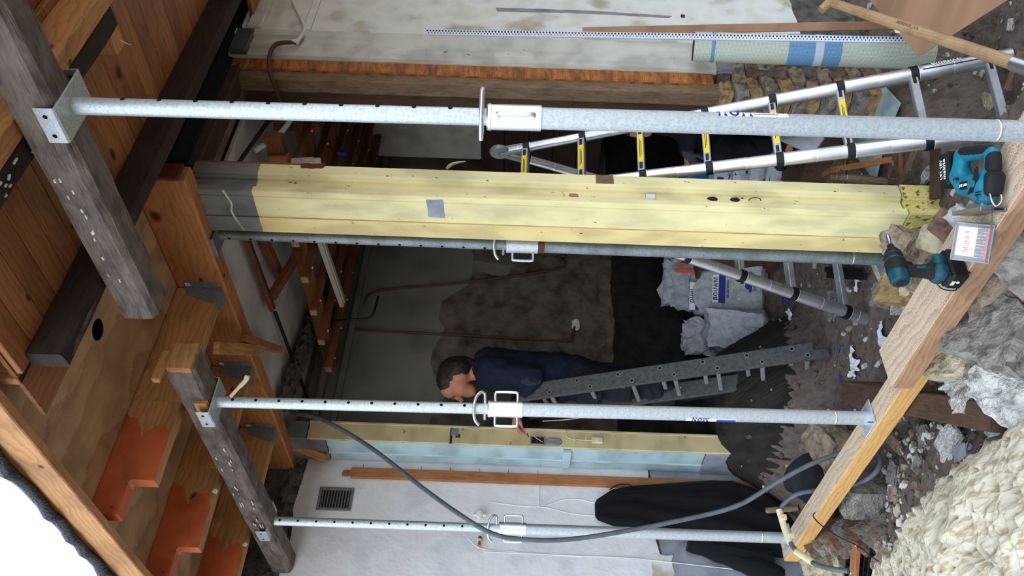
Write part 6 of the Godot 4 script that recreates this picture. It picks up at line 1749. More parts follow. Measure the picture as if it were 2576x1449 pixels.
# ---------------------------------------------------------------- tools
func build_tools() -> void:
	var fw := Vector3(-0.653, 0, 0.757)
	var ut := Vector3(0.757, 0, 0.653)
	var j := thing("jigsaw", "teal cordless jigsaw with black battery lying on the thick timber", "jigsaw", Transform3D(Basis(fw, ut, Vector3.UP), Vector3(1.868, 0.447, -1.735)))
	# x forward, y from the shoe to the handle, z sideways (up, as it lies)
	part("body", grown([[Vector3(0.055, 0.045, 0), Vector3(0.05, 0.085, 0), 0.030, 0.036], [Vector3(0.05, 0.085, 0), Vector3(-0.05, 0.095, 0), 0.036, 0.034], [Vector3(-0.05, 0.095, 0), Vector3(-0.085, 0.125, 0), 0.032, 0.034], [Vector3(0.075, 0.10, 0), Vector3(0.085, 0.165, 0), 0.024, 0.02], [Vector3(-0.09, 0.13, 0), Vector3(-0.085, 0.19, 0), 0.028, 0.024], [Vector3(0.085, 0.175, 0), Vector3(-0.08, 0.195, 0), 0.019, 0.021], [Vector3(0.0, 0.06, 0), Vector3(0.03, 0.05, 0), 0.022, 0.024]], 0.005, 0.012), M.teal, j)
	part("grip", grown([[Vector3(0.07, 0.181, 0), Vector3(-0.07, 0.199, 0), 0.0205, 0.0225], [Vector3(0.09, 0.13, 0), Vector3(0.088, 0.165, 0), 0.0235, 0.022]], 0.006, 0.008), M.black_dusty, j)
	part("nose_cover", grown([[Vector3(0.095, 0.06, 0.01), Vector3(0.098, 0.10, 0.01), 0.018, 0.02], [Vector3(0.095, 0.06, -0.01), Vector3(0.098, 0.10, -0.01), 0.018, 0.02]], 0.006, 0.01), M.black_dusty, j)
	part("side_grip", tf(prism(PackedVector2Array([Vector2(0.02, 0.055), Vector2(0.05, 0.06), Vector2(0.075, 0.10), Vector2(0.07, 0.135), Vector2(0.055, 0.13), Vector2(0.045, 0.09)]), 0.004), at(Vector3(0, 0, 0.0335))), M.black_dusty, j)
	part("rating_plate", span(Vector3(-0.03, 0.075, 0.0335), Vector3(0.015, 0.10, 0.0352), 0.0005), M.black, j)
	part("plate_text", tf(letters("JIG SAW", 0.008, 0.0004), at(Vector3(-0.008, 0.088, 0.0354))), M.label_white, j)
	for k in 4:
		part("air_slot", span(Vector3(-0.068 + 0.008 * k, 0.095, 0.0325), Vector3(-0.063 + 0.008 * k, 0.118, 0.0345), 0.001), M.hole, j)
	for k in 2:
		part("air_slot", span(Vector3(0.055, 0.048 + 0.008 * k, 0.031), Vector3(0.085, 0.051 + 0.008 * k, 0.0335), 0.001), M.hole, j)
	var bt := part("battery", tf(box(Vector3(0.055, 0.115, 0.07), 0.008), Transform3D(Basis(Vector3(0, 0, 1), 0.15), Vector3(-0.135, 0.155, 0))), M.black, j)
	part("battery_text", tf(letters("makita", 0.015, 0.0005), Transform3D(Basis(Vector3(0, 0, 1), PI / 2 + 0.15), Vector3(-0.125, 0.155, 0.0352))), M.label_white, bt)
	part("battery_text", tf(letters("LXT 18V", 0.013, 0.0005), Transform3D(Basis(Vector3(0, 0, 1), PI / 2 + 0.15), Vector3(-0.145, 0.155, 0.0352))), M.label_white, bt)
	var sh := part("shoe", [tf(box(Vector3(0.165, 0.003, 0.078), 0.001), at(Vector3(0.02, 0.0, 0))), span(Vector3(-0.06, 0.0, 0.033), Vector3(0.10, 0.012, 0.039), 0.001), span(Vector3(-0.06, 0.0, -0.039), Vector3(0.10, 0.012, -0.033), 0.001)], M.steel, j)
	part("shoe_mount", span(Vector3(-0.02, 0.002, -0.02), Vector3(0.07, 0.03, 0.02), 0.004), M.cast_grey, sh)
	part("blade_guard", tube(bent([Vector3(0.10, 0.06, 0.015), Vector3(0.112, 0.03, 0.015), Vector3(0.112, 0.012, 0.0), Vector3(0.112, 0.03, -0.015), Vector3(0.10, 0.06, -0.015)]), 0.0025, 8), M.zinc_bright, j)
	part("blade", span(Vector3(0.088, -0.05, -0.0007), Vector3(0.095, 0.04, 0.0007), 0.0), M.steel, j)
	part("screw", tube([Vector3(0.062, 0.04, 0.030), Vector3(0.062, 0.04, 0.034)], 0.005, 12), M.steel, j)

	# impact driver standing on its battery; the bit points into the house
	var d := thing("impact_driver", "dusty teal and black impact driver standing on its battery on the timber", "drill", Transform3D(Basis(Vector3.UP, -0.12), Vector3(1.835, 0.4045, -1.955)))
	part("battery", [span(Vector3(-0.055, 0.0, -0.038), Vector3(0.06, 0.055, 0.038), 0.008), span(Vector3(-0.05, 0.055, -0.032), Vector3(0.055, 0.063, 0.032), 0.003)], M.black, d)
	for k in 4: part("charge_bar", span(Vector3(-0.0565, 0.036, -0.012 + 0.006 * k), Vector3(-0.055, 0.048, -0.009 + 0.006 * k), 0.0), M.label_white, d)
	part("charge_button", tube([Vector3(-0.0545, 0.028, 0.004), Vector3(-0.057, 0.028, 0.004)], 0.005, 12), M.label_white, d)
	part("foot", grown([[Vector3(-0.02, 0.078, -0.012), Vector3(-0.02, 0.078, 0.012), 0.028, 0.028], [Vector3(0.025, 0.075, -0.012), Vector3(0.025, 0.075, 0.012), 0.024, 0.024]], 0.006, 0.012), M.teal_dark, d)
	part("grip", grown([[Vector3(-0.012, 0.085, 0), Vector3(-0.012, 0.185, 0), 0.024, 0.021], [Vector3(-0.012, 0.10, 0), Vector3(0.0, 0.07, 0), 0.025, 0.027]], 0.006, 0.012), M.black_dusty, d)
	part("grip_inlay", tf(stone(Vector3(0.012, 0.06, 0.05), 0.1, 0.5, 4), at(Vector3(-0.012, 0.13, 0))), M.teal_dark, d)
	part("trigger", grown([[Vector3(0.014, 0.165, 0), Vector3(0.016, 0.185, 0), 0.010, 0.010]], 0.004, 0.006), M.black, d)
	part("head", [tf(lathe([Vector2(0.0, -0.062), Vector2(0.026, -0.062), Vector2(0.031, -0.054), Vector2(0.032, 0.01), Vector2(0.030, 0.02), Vector2(0.029, 0.05)], 20), Transform3D(Basis(Vector3(0, 1, 0), Vector3(1, 0, 0), Vector3(0, 0, -1)), Vector3(0, 0.212, 0)))], M.teal_dark, d)
	part("gear_case", tf(lathe([Vector2(0.029, 0.03), Vector2(0.031, 0.034), Vector2(0.028, 0.055), Vector2(0.018, 0.072), Vector2(0.011, 0.078), Vector2(0.011, 0.09), Vector2(0.0, 0.09)], 20), Transform3D(Basis(Vector3(0, 1, 0), Vector3(1, 0, 0), Vector3(0, 0, -1)), Vector3(0, 0.212, 0))), M.black_dusty, d)
	part("rubber_band", tf(lathe([Vector2(0.0325, -0.02), Vector2(0.034, -0.016), Vector2(0.034, 0.018), Vector2(0.031, 0.024)], 20), Transform3D(Basis(Vector3(0, 1, 0), Vector3(1, 0, 0), Vector3(0, 0, -1)), Vector3(0, 0.212, 0))), M.black_dusty, d)
	part("rear_cap", tf(lathe([Vector2(0.0, -0.064), Vector2(0.017, -0.064), Vector2(0.019, -0.061)], 6, false), Transform3D(Basis(Vector3(0, 1, 0), Vector3(1, 0, 0), Vector3(0, 0, -1)), Vector3(0, 0.212, 0))), M.black_dusty, d)
	for k in 18:
		var a := TAU * k / 18
		part("air_slot", tf(box(Vector3(0.002, 0.006, 0.002), 0.0), Transform3D(Basis(Vector3(1, 0, 0), a), Vector3(-0.0618, 0.212 + cos(a) * 0.0225, sin(a) * 0.0225))), M.hole, d)
	part("bit", tube([Vector3(0.088, 0.212, 0), Vector3(0.10, 0.212, 0), Vector3(0.101, 0.212, 0), Vector3(0.125, 0.212, 0), Vector3(0.14, 0.212, 0)], [0.004, 0.004, 0.0075, 0.008, 0.003], 10), M.steel, d)
	part("belt_hook", tube(bent([Vector3(-0.03, 0.072, -0.04), Vector3(-0.045, 0.05, -0.05), Vector3(-0.05, 0.012, -0.05), Vector3(-0.04, 0.004, -0.046)]), 0.002, 8), M.black, d)
	# bit box
	var bb := thing("bit_box", "screwdriver bit box with clear lid and red handwriting, leaning on the timber", "bit box", Transform3D(Basis(Vector3.UP, -0.95) * Basis(Vector3(1, 0, 0), -0.55), Vector3(1.775, 0.407, -1.775)))
	part("tray", span(Vector3(-0.058, 0.0, -0.034), Vector3(0.058, 0.105, -0.012), 0.01), M.black, bb)
	part("lid", span(Vector3(-0.058, 0.004, -0.011), Vector3(0.058, 0.108, 0.014), 0.008), M.clear, bb)
	part("lid_rim", [span(Vector3(-0.06, 0.0, -0.013), Vector3(0.06, 0.006, 0.004), 0.002), span(Vector3(-0.06, 0.103, -0.013), Vector3(0.06, 0.109, 0.004), 0.002), span(Vector3(-0.061, 0.0, -0.013), Vector3(-0.055, 0.109, 0.004), 0.002), span(Vector3(0.055, 0.0, -0.013), Vector3(0.061, 0.109, 0.004), 0.002)], M.cast_grey, bb)
	part("paper_card", span(Vector3(-0.046, 0.045, -0.0115), Vector3(0.046, 0.098, -0.0105), 0.0), M.label_white, bb)
	part("handwriting", tf(letters("Mora x", 0.016, 0.0004, false), Transform3D(Basis(Vector3(0, 0, 1), 0.1), Vector3(0, 0.072, -0.010))), M.red_plastic, bb)
	part("red_holder", span(Vector3(-0.05, 0.012, -0.011), Vector3(0.05, 0.02, -0.002), 0.001), M.red_plastic, bb)
	for k in 10:
		for r2 in 2:
			part("bit", tube([Vector3(-0.046 + 0.0102 * k, 0.012 + 0.016 * r2, -0.006), Vector3(-0.046 + 0.0102 * k, 0.034 + 0.012 * r2, -0.006)], 0.0028, 6), M.steel if (k + r2) % 3 else M.red_plastic, bb)

# ---------------------------------------------------------------- rubble
func chunk(called: String, label: String, cat: String, p: Vector3, size: Vector3, turn: Vector3, m: Material, amp := 0.14, round_ := 0.14, sub := 7, group := "") -> Node3D:
	var o := thing(called, label, cat, Transform3D(Basis.from_euler(turn), p), group)
	part("block", stone(size, amp, round_, sub), m, o)
	return o

func build_rubble() -> void:
	# stones and broken brickwork beside and under the timbers: place, size, turn
	chunk("rubble_stone", "large pale stone block under the thick timber", "stone", Vector3(1.871, 0.17, -2.495), Vector3(0.32, 0.22, 0.17), Vector3(0.2, 0.95, 0.25), M.stone_pale, 0.10, 0.08, 12)
	chunk("rubble_stone", "whitish broken stone below the pale block, half over the dark timber", "stone", Vector3(1.746, 0.14, -2.456), Vector3(0.20, 0.15, 0.22), Vector3(0.3, 0.5, -0.2), M.stone_white, 0.24, 0.2, 12)
	chunk("masonry_lump", "big sooty masonry lump with white mortar at the right edge", "masonry", Vector3(1.702, 0.22, -2.139), Vector3(0.30, 0.17, 0.22), Vector3(0.4, 0.8, 0.1), M.brick_grey, 0.22, 0.10, 14)
	chunk("masonry_lump", "mortar crusted brick chunk at the right edge above the lump", "masonry", Vector3(1.575, 0.16, -2.278), Vector3(0.26, 0.14, 0.18), Vector3(0.1, 0.4, 0.4), M.stone_white, 0.24, 0.12, 14)
	chunk("broken_brick", "dark broken brick between timber and sooty lump", "brick", Vector3(1.902, 0.17, -2.256), Vector3(0.19, 0.10, 0.14), Vector3(0.4, 0.4, 0.5), M.brick_grey, 0.14, 0.12)
	chunk("broken_brick", "tan brick half hidden beneath the thick timber's right part", "brick", Vector3(1.833, 0.22, -2.067), Vector3(0.22, 0.11, 0.12), Vector3(-0.2, 1.2, 0.4), M.brick_tan, 0.14, 0.12)
	chunk("broken_brick", "grey brick tipped on edge at the right border under the timber", "brick", Vector3(1.818, 0.25, -1.893), Vector3(0.2, 0.10, 0.14), Vector3(0.5, 0.2, 0.7), M.brick_grey, 0.14, 0.12)
	chunk("broken_brick", "brown brick with yellow spot under the timber edge", "brick", Vector3(1.993, 0.13, -2.39), Vector3(0.2, 0.09, 0.12), Vector3(0.3, 0.9, 0.1), M.brick_red, 0.14, 0.12)
	# slabs of lime mortar at the lower right: the broken wall top
	# the crusted stump of the old wall: a broken bed of pale lime mortar
	var rim := [Vector3(1.567, 0.06, -3.84), Vector3(1.537, 0.06, -3.625), Vector3(1.495, 0.06, -3.401), Vector3(1.502, 0.06, -3.253), Vector3(1.543, 0.06, -3.142), Vector3(1.551, 0.06, -3.021), Vector3(1.551, 0.06, -2.884), Vector3(1.53, 0.06, -2.725), Vector3(1.524, 0.06, -2.581), Vector3(1.511, 0.06, -2.42), Vector3(1.458, 0.06, -2.208)]
	var bed := sheet(func(a: float, b: float) -> Vector3:
		var f := a * (rim.size() - 1)
		var i := mini(int(f), rim.size() - 2)
		var p: Vector3 = (rim[i] as Vector3).lerp(rim[i + 1], f - i)
		var q := p + Vector3(-0.95, 0, -0.12) * pow(b, 1.3) + Vector3(1, 0, 0) * 0.05 * nz.get_noise_2d(a * 40.0, 3.0) * (1.0 - b)
		var crack := absf(nz.get_noise_2d(q.x * 3.1, q.z * 3.1 + 8.0))
		var h := 0.085 * smoothstep(0.0, 0.06, b) + 0.05 * b + 0.03 * nz.get_noise_2d(q.x * 5.0, q.z * 5.0) + 0.008 * nz.get_noise_2d(q.x * 15.0 + 3.0 * nz.get_noise_2d(q.x * 4.0, q.z * 4.0), q.z * 13.0) + 0.003 * nz.get_noise_2d(q.x * 38.0, q.z * 33.0) - 0.03 * (1.0 - smoothstep(0.0, 0.05, crack))
		return Vector3(q.x, gh(q.x, q.z) + h - 0.03, q.z), 120, 90, Vector3.UP, false)
	var mb := thing("mortar_bed", "broad crusted bed of pale lime mortar, stump of the old wall", "rubble")
	part("mortar", bed, M.lime_mortar, mb)
	chunk("mortar_slab", "yellowish crumbling mortar lump at the bottom border", "rubble", Vector3(1.403, 0.1, -3.258), Vector3(0.26, 0.13, 0.22), Vector3(0.2, 0.2, -0.1), M.stone_pale, 0.25, 0.2, 12)
	chunk("mortar_slab", "brownish mortar lump next to the black plastic crate", "rubble", Vector3(1.48, 0.1, -3.561), Vector3(0.24, 0.12, 0.2), Vector3(0.0, 0.6, 0.1), M.brick_tan, 0.25, 0.2, 10)
	chunk("mortar_slab", "thick pale mortar piece near the lower right corner", "rubble", Vector3(1.166, 0.17, -2.654), Vector3(0.34, 0.12, 0.26), Vector3(0.1, 0.9, -0.1), M.lime_mortar, 0.2, 0.12, 12)
	chunk("grey_brick", "long grey brick edge bedded in pale mortar, upper", "brick", Vector3(1.274, 0.2, -2.551), Vector3(0.46, 0.07, 0.07), Vector3(0.1, 0.72, 0.15), M.brick_grey, 0.08, 0.10)
	chunk("grey_brick", "short grey brick edge bedded in pale mortar, lower", "brick", Vector3(1.254, 0.17, -2.812), Vector3(0.24, 0.07, 0.08), Vector3(0.1, 0.6, 0.05), M.brick_grey, 0.10, 0.12)
	chunk("grey_brick", "small rounded grey brick end beside the crumbling lump", "brick", Vector3(1.312, 0.15, -2.929), Vector3(0.10, 0.06, 0.07), Vector3(0.1, 0.3, 0.05), M.brick_grey, 0.12, 0.3)
	chunk("yellow_brick_piece", "ochre brick fragment in the rubble near the lower border", "brick", Vector3(1.201, 0.19, -2.824), Vector3(0.12, 0.05, 0.06), Vector3(0.1, 0.9, 0.3), M.brick_yellow, 0.16, 0.1)
	chunk("plaster_tile", "square cream plaster fragment at the slab corner", "plaster piece", Vector3(1.539, 0.07, -3.033), Vector3(0.09, 0.05, 0.08), Vector3(0.2, 0.6, 0.1), M.stone_white, 0.06, 0.05, 4)
	chunk("plaster_tile", "flat white plaster fragment between slab and cross timber", "plaster piece", Vector3(1.531, 0.05, -2.921), Vector3(0.09, 0.03, 0.10), Vector3(0.2, 0.3, 0.1), M.stone_white, 0.1, 0.08, 4)
	chunk("plaster_tile", "grey plaster fragment at the foot of the largest slab", "plaster piece", Vector3(1.607, 0.03, -3.037), Vector3(0.10, 0.04, 0.07), Vector3(0.3, 1.0, 0.1), M.filler_grey, 0.12, 0.1, 4)
	# the dry pier of old bricks under the far end of the sleeper
	var pier := [M.brick_red, M.brick_grey, M.brick_tan, M.brick_red, M.brick_grey, M.brick_red, M.brick_grey, M.brick_tan, M.brick_grey]
	var names := ["old dark brick topmost under the sleeper end", "old brick second from the top of the pier", "old brick third from the top of the pier", "old reddish brick fourth from the top of the pier", "old grey brick in the middle of the pier", "old brick below the middle of the pier", "old brick seventh from the top of the pier", "long old brick near the foot of the pier", "long old brick at the foot of the pier"]
	for k in 9:
		var f := k / 8.0
		var q: Vector3 = Vector3(1.913, 0.205, -4.198).lerp(Vector3(1.672, 0.03, -3.604), f)
		var o := thing("pier_brick", names[k], "brick", Transform3D(Basis(Vector3.UP, 0.72 + rng.randf_range(-0.12, 0.12)) * Basis(Vector3(1, 0, 0), 0.9), q), "dry stacked bricks under the sleeper end")
		part("brick", stone(Vector3(0.23 + 0.05 * f, 0.062, 0.13), 0.12, 0.14, 6), pier[k], o)
	chunk("pad_stone", "flat light paving piece beneath the far sleeper end", "stone", Vector3(1.90, 0.17, -4.33), Vector3(0.30, 0.12, 0.16), Vector3(0, 0.1, 0.05), M.stone_pale, 0.04, 0.04, 4)
	chunk("pad_stone", "lower paving slab under the far sleeper end", "stone", Vector3(1.82, 0.05, -4.30), Vector3(0.36, 0.13, 0.26), Vector3(0, 0.2, 0), M.stone_pale, 0.05, 0.05, 4)
	chunk("pad_stone", "stone packing under the middle of the sleeper behind the props", "stone", Vector3(1.93, 0.10, -3.72), Vector3(0.18, 0.2, 0.16), Vector3(0, 0.4, 0), M.brick_grey, 0.1, 0.1, 5)
	# bricks by the foot of the yellow post and under the dull prop
	chunk("prop_pad", "dusty concrete block under the dull prop", "block", Vector3(2.668, 0.065, -2.80), Vector3(0.17, 0.135, 0.2), Vector3(0, 0.15, 0), M.lime_mortar, 0.02, 0.03, 5)
	chunk("post_stone", "rugged grey-brown stone leaning on the yellow post foot", "stone", Vector3(2.436, 0.2, -2.463), Vector3(0.14, 0.20, 0.12), Vector3(0.3, 0.4, 0.3), M.brick_tan, 0.16, 0.16)
	chunk("post_stone", "smaller rounded stone in front of the rugged stone", "stone", Vector3(2.446, 0.17, -2.542), Vector3(0.10, 0.10, 0.09), Vector3(0.1, 0.9, 0.2), M.brick_tan, 0.14, 0.3)
	chunk("post_stone", "broad tan rubble stone behind the impact driver", "stone", Vector3(2.374, 0.12, -2.542), Vector3(0.22, 0.14, 0.2), Vector3(0.3, 0.7, -0.2), M.brick_tan, 0.14, 0.12)
	chunk("post_stone", "grooved beige brick between post and bit box", "stone", Vector3(2.287, 0.18, -2.284), Vector3(0.17, 0.09, 0.10), Vector3(0.2, 0.6, 0.5), M.stone_pale, 0.10, 0.10)
	chunk("post_stone", "salmon brick edge behind the bit box", "brick", Vector3(2.215, 0.22, -2.146), Vector3(0.15, 0.10, 0.10), Vector3(0.4, 0.4, 0.4), M.brick_red, 0.08, 0.08)
	chunk("post_stone", "pale pointed stone splinter behind the salmon brick", "stone", Vector3(2.173, 0.24, -2.054), Vector3(0.11, 0.07, 0.07), Vector3(0.5, 0.3, 0.6), M.stone_white, 0.12, 0.08)
	chunk("post_stone", "ochre brick with crumbling foam below the impact driver", "brick", Vector3(2.454, 0.1, -2.777), Vector3(0.24, 0.10, 0.12), Vector3(0.2, 0.9, 0.3), M.brick_yellow, 0.12, 0.10)
	chunk("foam_crumb", "crumbly cream mortar clump on the ochre brick", "mortar", Vector3(2.321, 0.19, -2.575), Vector3(0.09, 0.04, 0.07), Vector3(0, 0.9, 0.2), M.foam, 0.45, 0.4, 8)
	chunk("post_stone", "grey flat stone below the prop pad", "stone", Vector3(2.628, 0.04, -3.008), Vector3(0.2, 0.07, 0.12), Vector3(0.1, 0.8, 0.1), M.brick_grey, 0.10, 0.10)
	chunk("post_stone", "white edged mortar board beside the thick timber", "stone", Vector3(2.42, 0.06, -2.79), Vector3(0.26, 0.03, 0.10), Vector3(0.1, 1.1, 0.3), M.stone_white, 0.05, 0.05, 4)
	chunk("jamb_stone", "pale broken stone at the foot of the cream jamb", "stone", Vector3(2.314, 0.1, -3.902), Vector3(0.28, 0.2, 0.2), Vector3(0.1, 0.5, 0.2), M.brick_tan, 0.2, 0.2)
	chunk("jamb_stone", "grey broken stone behind the sleeper below the jamb", "stone", Vector3(2.194, 0.06, -3.945), Vector3(0.22, 0.12, 0.18), Vector3(0.1, 0.9, 0.1), M.brick_grey, 0.2, 0.2)
	# flat shards lying about
	var shards := [[2250, 1112, "tan flat stone shard on the earth below the sleeper", 0.09, "brick_tan"], [2290, 1245, "diamond shaped brown shard on the open earth", 0.09, "brick_tan"], [2340, 1100, "grey slate shard by the cross timber end", 0.10, "brick_grey"], [2375, 1230, "pinkish round shard near the slab", 0.07, "brick_red"], [2440, 1112, "broad white plaster shard by the cross timber end", 0.15, "stone_white"], [2480, 1140, "grey plaster shard among crumbs at the right", 0.09, "filler_grey"], [2550, 1080, "pale bluish plaster shard near the right border", 0.13, "stone_white"], [2360, 1170, "wedge shaped dusty stone on open earth", 0.08, "brick_grey"], [2245, 1190, "long dusty stone shard behind the cable loop", 0.11, "brick_grey"], [2330, 1290, "bone coloured splintered shard", 0.06, "stone_pale"], [2150, 810, "small cream card shard on the inner earth", 0.05, "stone_pale"], [2090, 770, "flat grey-brown slate piece on the inner earth", 0.16, "brick_grey"], [2020, 640, "pale chip near the ladder rung", 0.05, "stone_pale"], [2460, 255, "pale wood chunk on the dug earth", 0.09, "stone_pale"], [2490, 420, "grey stone by the saw battery", 0.07, "brick_grey"], [2395, 440, "pale grey plaster shard near the yellow plinth", 0.09, "filler_grey"], [2380, 400, "round grey stone between ladder and plinth", 0.08, "brick_grey"], [2330, 440, "light plaster piece beside the dark stick", 0.08, "stone_white"], [2510, 60, "small white crumbs stone at the upper right", 0.05, "stone_white"]]
	for s in shards_at(shards):
		var o := thing("shard", s.label, "shard", Transform3D(Basis.from_euler(Vector3(rng.randf_range(-0.1, 0.1), rng.randf() * 3.0, rng.randf_range(-0.1, 0.1))), s.at), "flat shards on the ground")
		part("shard", stone(Vector3(s.size, s.size * 0.22, s.size * 0.7), 0.22, 0.1, 4), M[s.m], o)
	# crumbs nobody could count
	var crumb := mesh_of([stone(Vector3(0.02, 0.012, 0.016), 0.3, 0.3, 2, 3.0)])
	for g in 3:
		var mm := MultiMesh.new()
		mm.transform_format = MultiMesh.TRANSFORM_3D
		mm.mesh = crumb
		var spots := []
		for k in [1700, 1500, 700][g]:
			var x := rng.randf_range(1.1, 4.3)
			var z := rng.randf_range(-4.8, -1.1)
			if rng.randf() < 0.45:
				x = rng.randf_range(1.1, 2.2)
				z = rng.randf_range(-4.2, -2.1)
			if nz.get_noise_2d(x * 2.0 + g * 7.0, z * 2.0) < -0.25: continue
			spots.append(Transform3D(Basis.from_euler(Vector3(rng.randf() * 6, rng.randf() * 6, 0)).scaled(Vector3.ONE * (0.25 + pow(rng.randf(), 3.0) * 1.7)), Vector3(x, gh(x, z) + 0.003, z)))
		mm.instance_count = spots.size()
		for k in spots.size(): mm.set_instance_transform(k, spots[k])
		var o := MultiMeshInstance3D.new()
		o.name = ["earth_crumbs", "plaster_crumbs", "brick_crumbs"][g]
		o.multimesh = mm
		o.material_override = [M.soil, M.stone_white, M.brick_tan][g]
		add_child(o)
		tag(o, ["brown earth crumbs scattered over the floor", "white plaster crumbs scattered over the floor", "tan brick crumbs scattered over the floor"][g], "crumbs", "", "stuff")

func shards_at(list: Array) -> Array:
	var at_ := [Vector3(2.052, 0.02, -3.41), Vector3(1.78, 0.02, -3.416), Vector3(1.898, 0.02, -3.103), Vector3(1.656, 0.03, -3.116), Vector3(1.723, 0.02, -2.843), Vector3(1.624, 0.03, -2.758), Vector3(1.597, 0.04, -2.537), Vector3(1.759, 0.03, -3.099), Vector3(1.933, 0.03, -3.496), Vector3(1.643, 0.03, -3.313), Vector3(2.818, 0.01, -3.449), Vector3(3.103, 0.01, -3.657), Vector3(3.673, 0.01, -3.821), Vector3(3.114, -0.2, -2.202), Vector3(2.504, 0.02, -2.075), Vector3(2.706, 0.01, -2.292), Vector3(2.799, 0.01, -2.283), Vector3(2.874, 0.01, -2.44), Vector3(3.259, -0.2, -1.899)]
	var out := []
	for k in list.size():
		var p: Vector3 = at_[k]
		p.y = gh(p.x, p.z) + list[k][3] * 0.08
		out.append({"at": p, "label": list[k][2], "size": list[k][3], "m": list[k][4]})
	return out

# ---------------------------------------------------------------- small things on the ground
func ground(p: Vector3, lift := 0.0) -> Vector3:
	return Vector3(p.x, gh(p.x, p.z) + lift, p.z)

func build_small_things() -> void:
	# black plastic crate with a pine batten over it
	var c := thing("plastic_crate", "black plastic grid crate lying by the brick pier", "crate", Transform3D(Basis(Vector3.UP, 0.72), Vector3(1.60, 0.06, -3.86)))
	part("bottom", span(Vector3(-0.2, 0.0, -0.14), Vector3(0.2, 0.012, 0.14), 0.003), M.black, c)
	for k in 9: part("rib", span(Vector3(-0.2 + 0.05 * k - 0.004, 0.012, -0.14), Vector3(-0.2 + 0.05 * k + 0.004, 0.07, 0.14), 0.001), M.black, c)
	for k in 5: part("rib", span(Vector3(-0.2, 0.012, -0.14 + 0.07 * k - 0.004), Vector3(0.2, 0.068, -0.14 + 0.07 * k + 0.004), 0.001), M.black, c)
	var b := thing("pine_batten_piece", "reddish pine batten with nails lying over the black crate", "batten")
	part("batten", bar(Vector3(1.72, 0.15, -3.802), Vector3(1.589, 0.16, -3.907) + (Vector3(1.589, 0.16, -3.907) - Vector3(1.72, 0.15, -3.802)) * 0.3, 0.06, 0.025), M.batten_wood, b)
	part("nail", tube([Vector3(1.684, 0.165, -3.766), Vector3(1.667, 0.19, -3.739)], 0.003, 6), M.label_white, b)
	part("nail", tube([Vector3(1.591, 0.175, -3.867), Vector3(1.575, 0.2, -3.844)], 0.003, 6), M.label_white, b)
	# black rubber bucket on its side
	var bk := thing("rubber_bucket", "black rubber bucket lying on its side behind the sleeper", "bucket", Transform3D(Basis.from_euler(Vector3(0.2, 0.5, 0)) * Basis(Vector3(0, 0, 1), -1.25), Vector3(2.02, 0.14, -3.98)))
	part("bucket", lathe([Vector2(0.0, 0.0), Vector2(0.09, 0.0), Vector2(0.10, 0.012), Vector2(0.13, 0.24), Vector2(0.138, 0.25), Vector2(0.130, 0.254), Vector2(0.122, 0.24), Vector2(0.093, 0.014), Vector2(0.0, 0.012)], 28), M.rubber, bk)
	part("label", span(Vector3(-0.02, 0.10, 0.116), Vector3(0.02, 0.17, 0.122), 0.0), M.tape, bk)
	var wd := thing("round_stick", "short round wooden stick behind the jacket hem", "stick")
	part("stick", tube([Vector3(2.076, 0.421, -4.229), Vector3(2.046, 0.275, -4.124)], 0.017, 12), M.old_tan, wd)
	# sticks and offcuts between the ladder and the yellow post
	var st := [["dark straight stick lying by the yellow post foot", Vector3(2.881, 0.03, -2.285), Vector3(2.697, 0.03, -2.424), 0.045, 0.03, "old_brown"], ["pale slanting lath end by the yellow post", Vector3(2.869, 0.12, -2.279), Vector3(2.956, 0.05, -2.619), 0.04, 0.012, "old_tan"], ["brown lath beside the pale lath", Vector3(3.077, 0.06, -2.483), Vector3(2.945, 0.04, -2.604), 0.03, 0.015, "lath"], ["grey-brown lath leaning among the splinters", Vector3(3.024, 0.1, -2.501), Vector3(3.101, 0.03, -2.746), 0.03, 0.012, "old_tan"], ["long splintered red-brown lath above the grey slats", Vector3(3.45, 0.16, -2.918), Vector3(3.018, 0.12, -2.477), 0.03, 0.012, "batten_wood"], ["short reddish splinter tip at the end of the lath", Vector3(3.588, 0.13, -3.072), Vector3(3.448, 0.16, -2.905), 0.024, 0.012, "batten_wood"], ["grey stick on the dug earth at the upper right", Vector3(2.954, -0.16, -1.842), Vector3(2.91, -0.16, -1.993), 0.03, 0.02, "old_tan"], ["orange sliver of wood on the rubble bank", Vector3(1.587, 0.05, -3.305), Vector3(1.498, 0.05, -3.296), 0.02, 0.006, "batten_wood"], ["white pointed peg in the rubble at the lower border", Vector3(1.48, 0.12, -3.404), Vector3(1.418, 0.12, -3.406), 0.012, 0.008, "stone_white"], ["long thin plaster spike on the open earth", Vector3(1.708, 0.03, -3.273), Vector3(1.637, 0.03, -3.224), 0.012, 0.006, "stone_white"]]
	for s in st:
		var o := thing("stick", s[0], "stick", Transform3D(), "sticks and splinters on the ground")
		part("stick", timber(s[1], s[2], s[3], s[4], 0.003, 0.002), M[s[5]], o)
	for k in 4:
		var q: Vector3 = Vector3(3.388, 0.05, -2.916).lerp(Vector3(3.219, 0.05, -2.766), k / 3.0)
		var o := thing("grooved_offcut", ["grey grooved offcut, farthest of four by the yellow post", "grey grooved offcut, second of four by the yellow post", "grey grooved offcut, third of four by the yellow post", "grey grooved offcut, nearest of four by the yellow post"][k], "offcut", Transform3D(Basis(Vector3.UP, 0.65) * Basis(Vector3(0, 0, 1), 0.35), q + Vector3(0, 0.02, 0)), "grey grooved offcuts")
		part("board", span(Vector3(-0.22, 0.0, -0.012), Vector3(0.05, 0.09, 0.012), 0.002), M.old_tan, o)
		part("pale_end", span(Vector3(0.05, 0.0, -0.012), Vector3(0.054, 0.09, 0.012), 0.001), M.stone_pale, o)
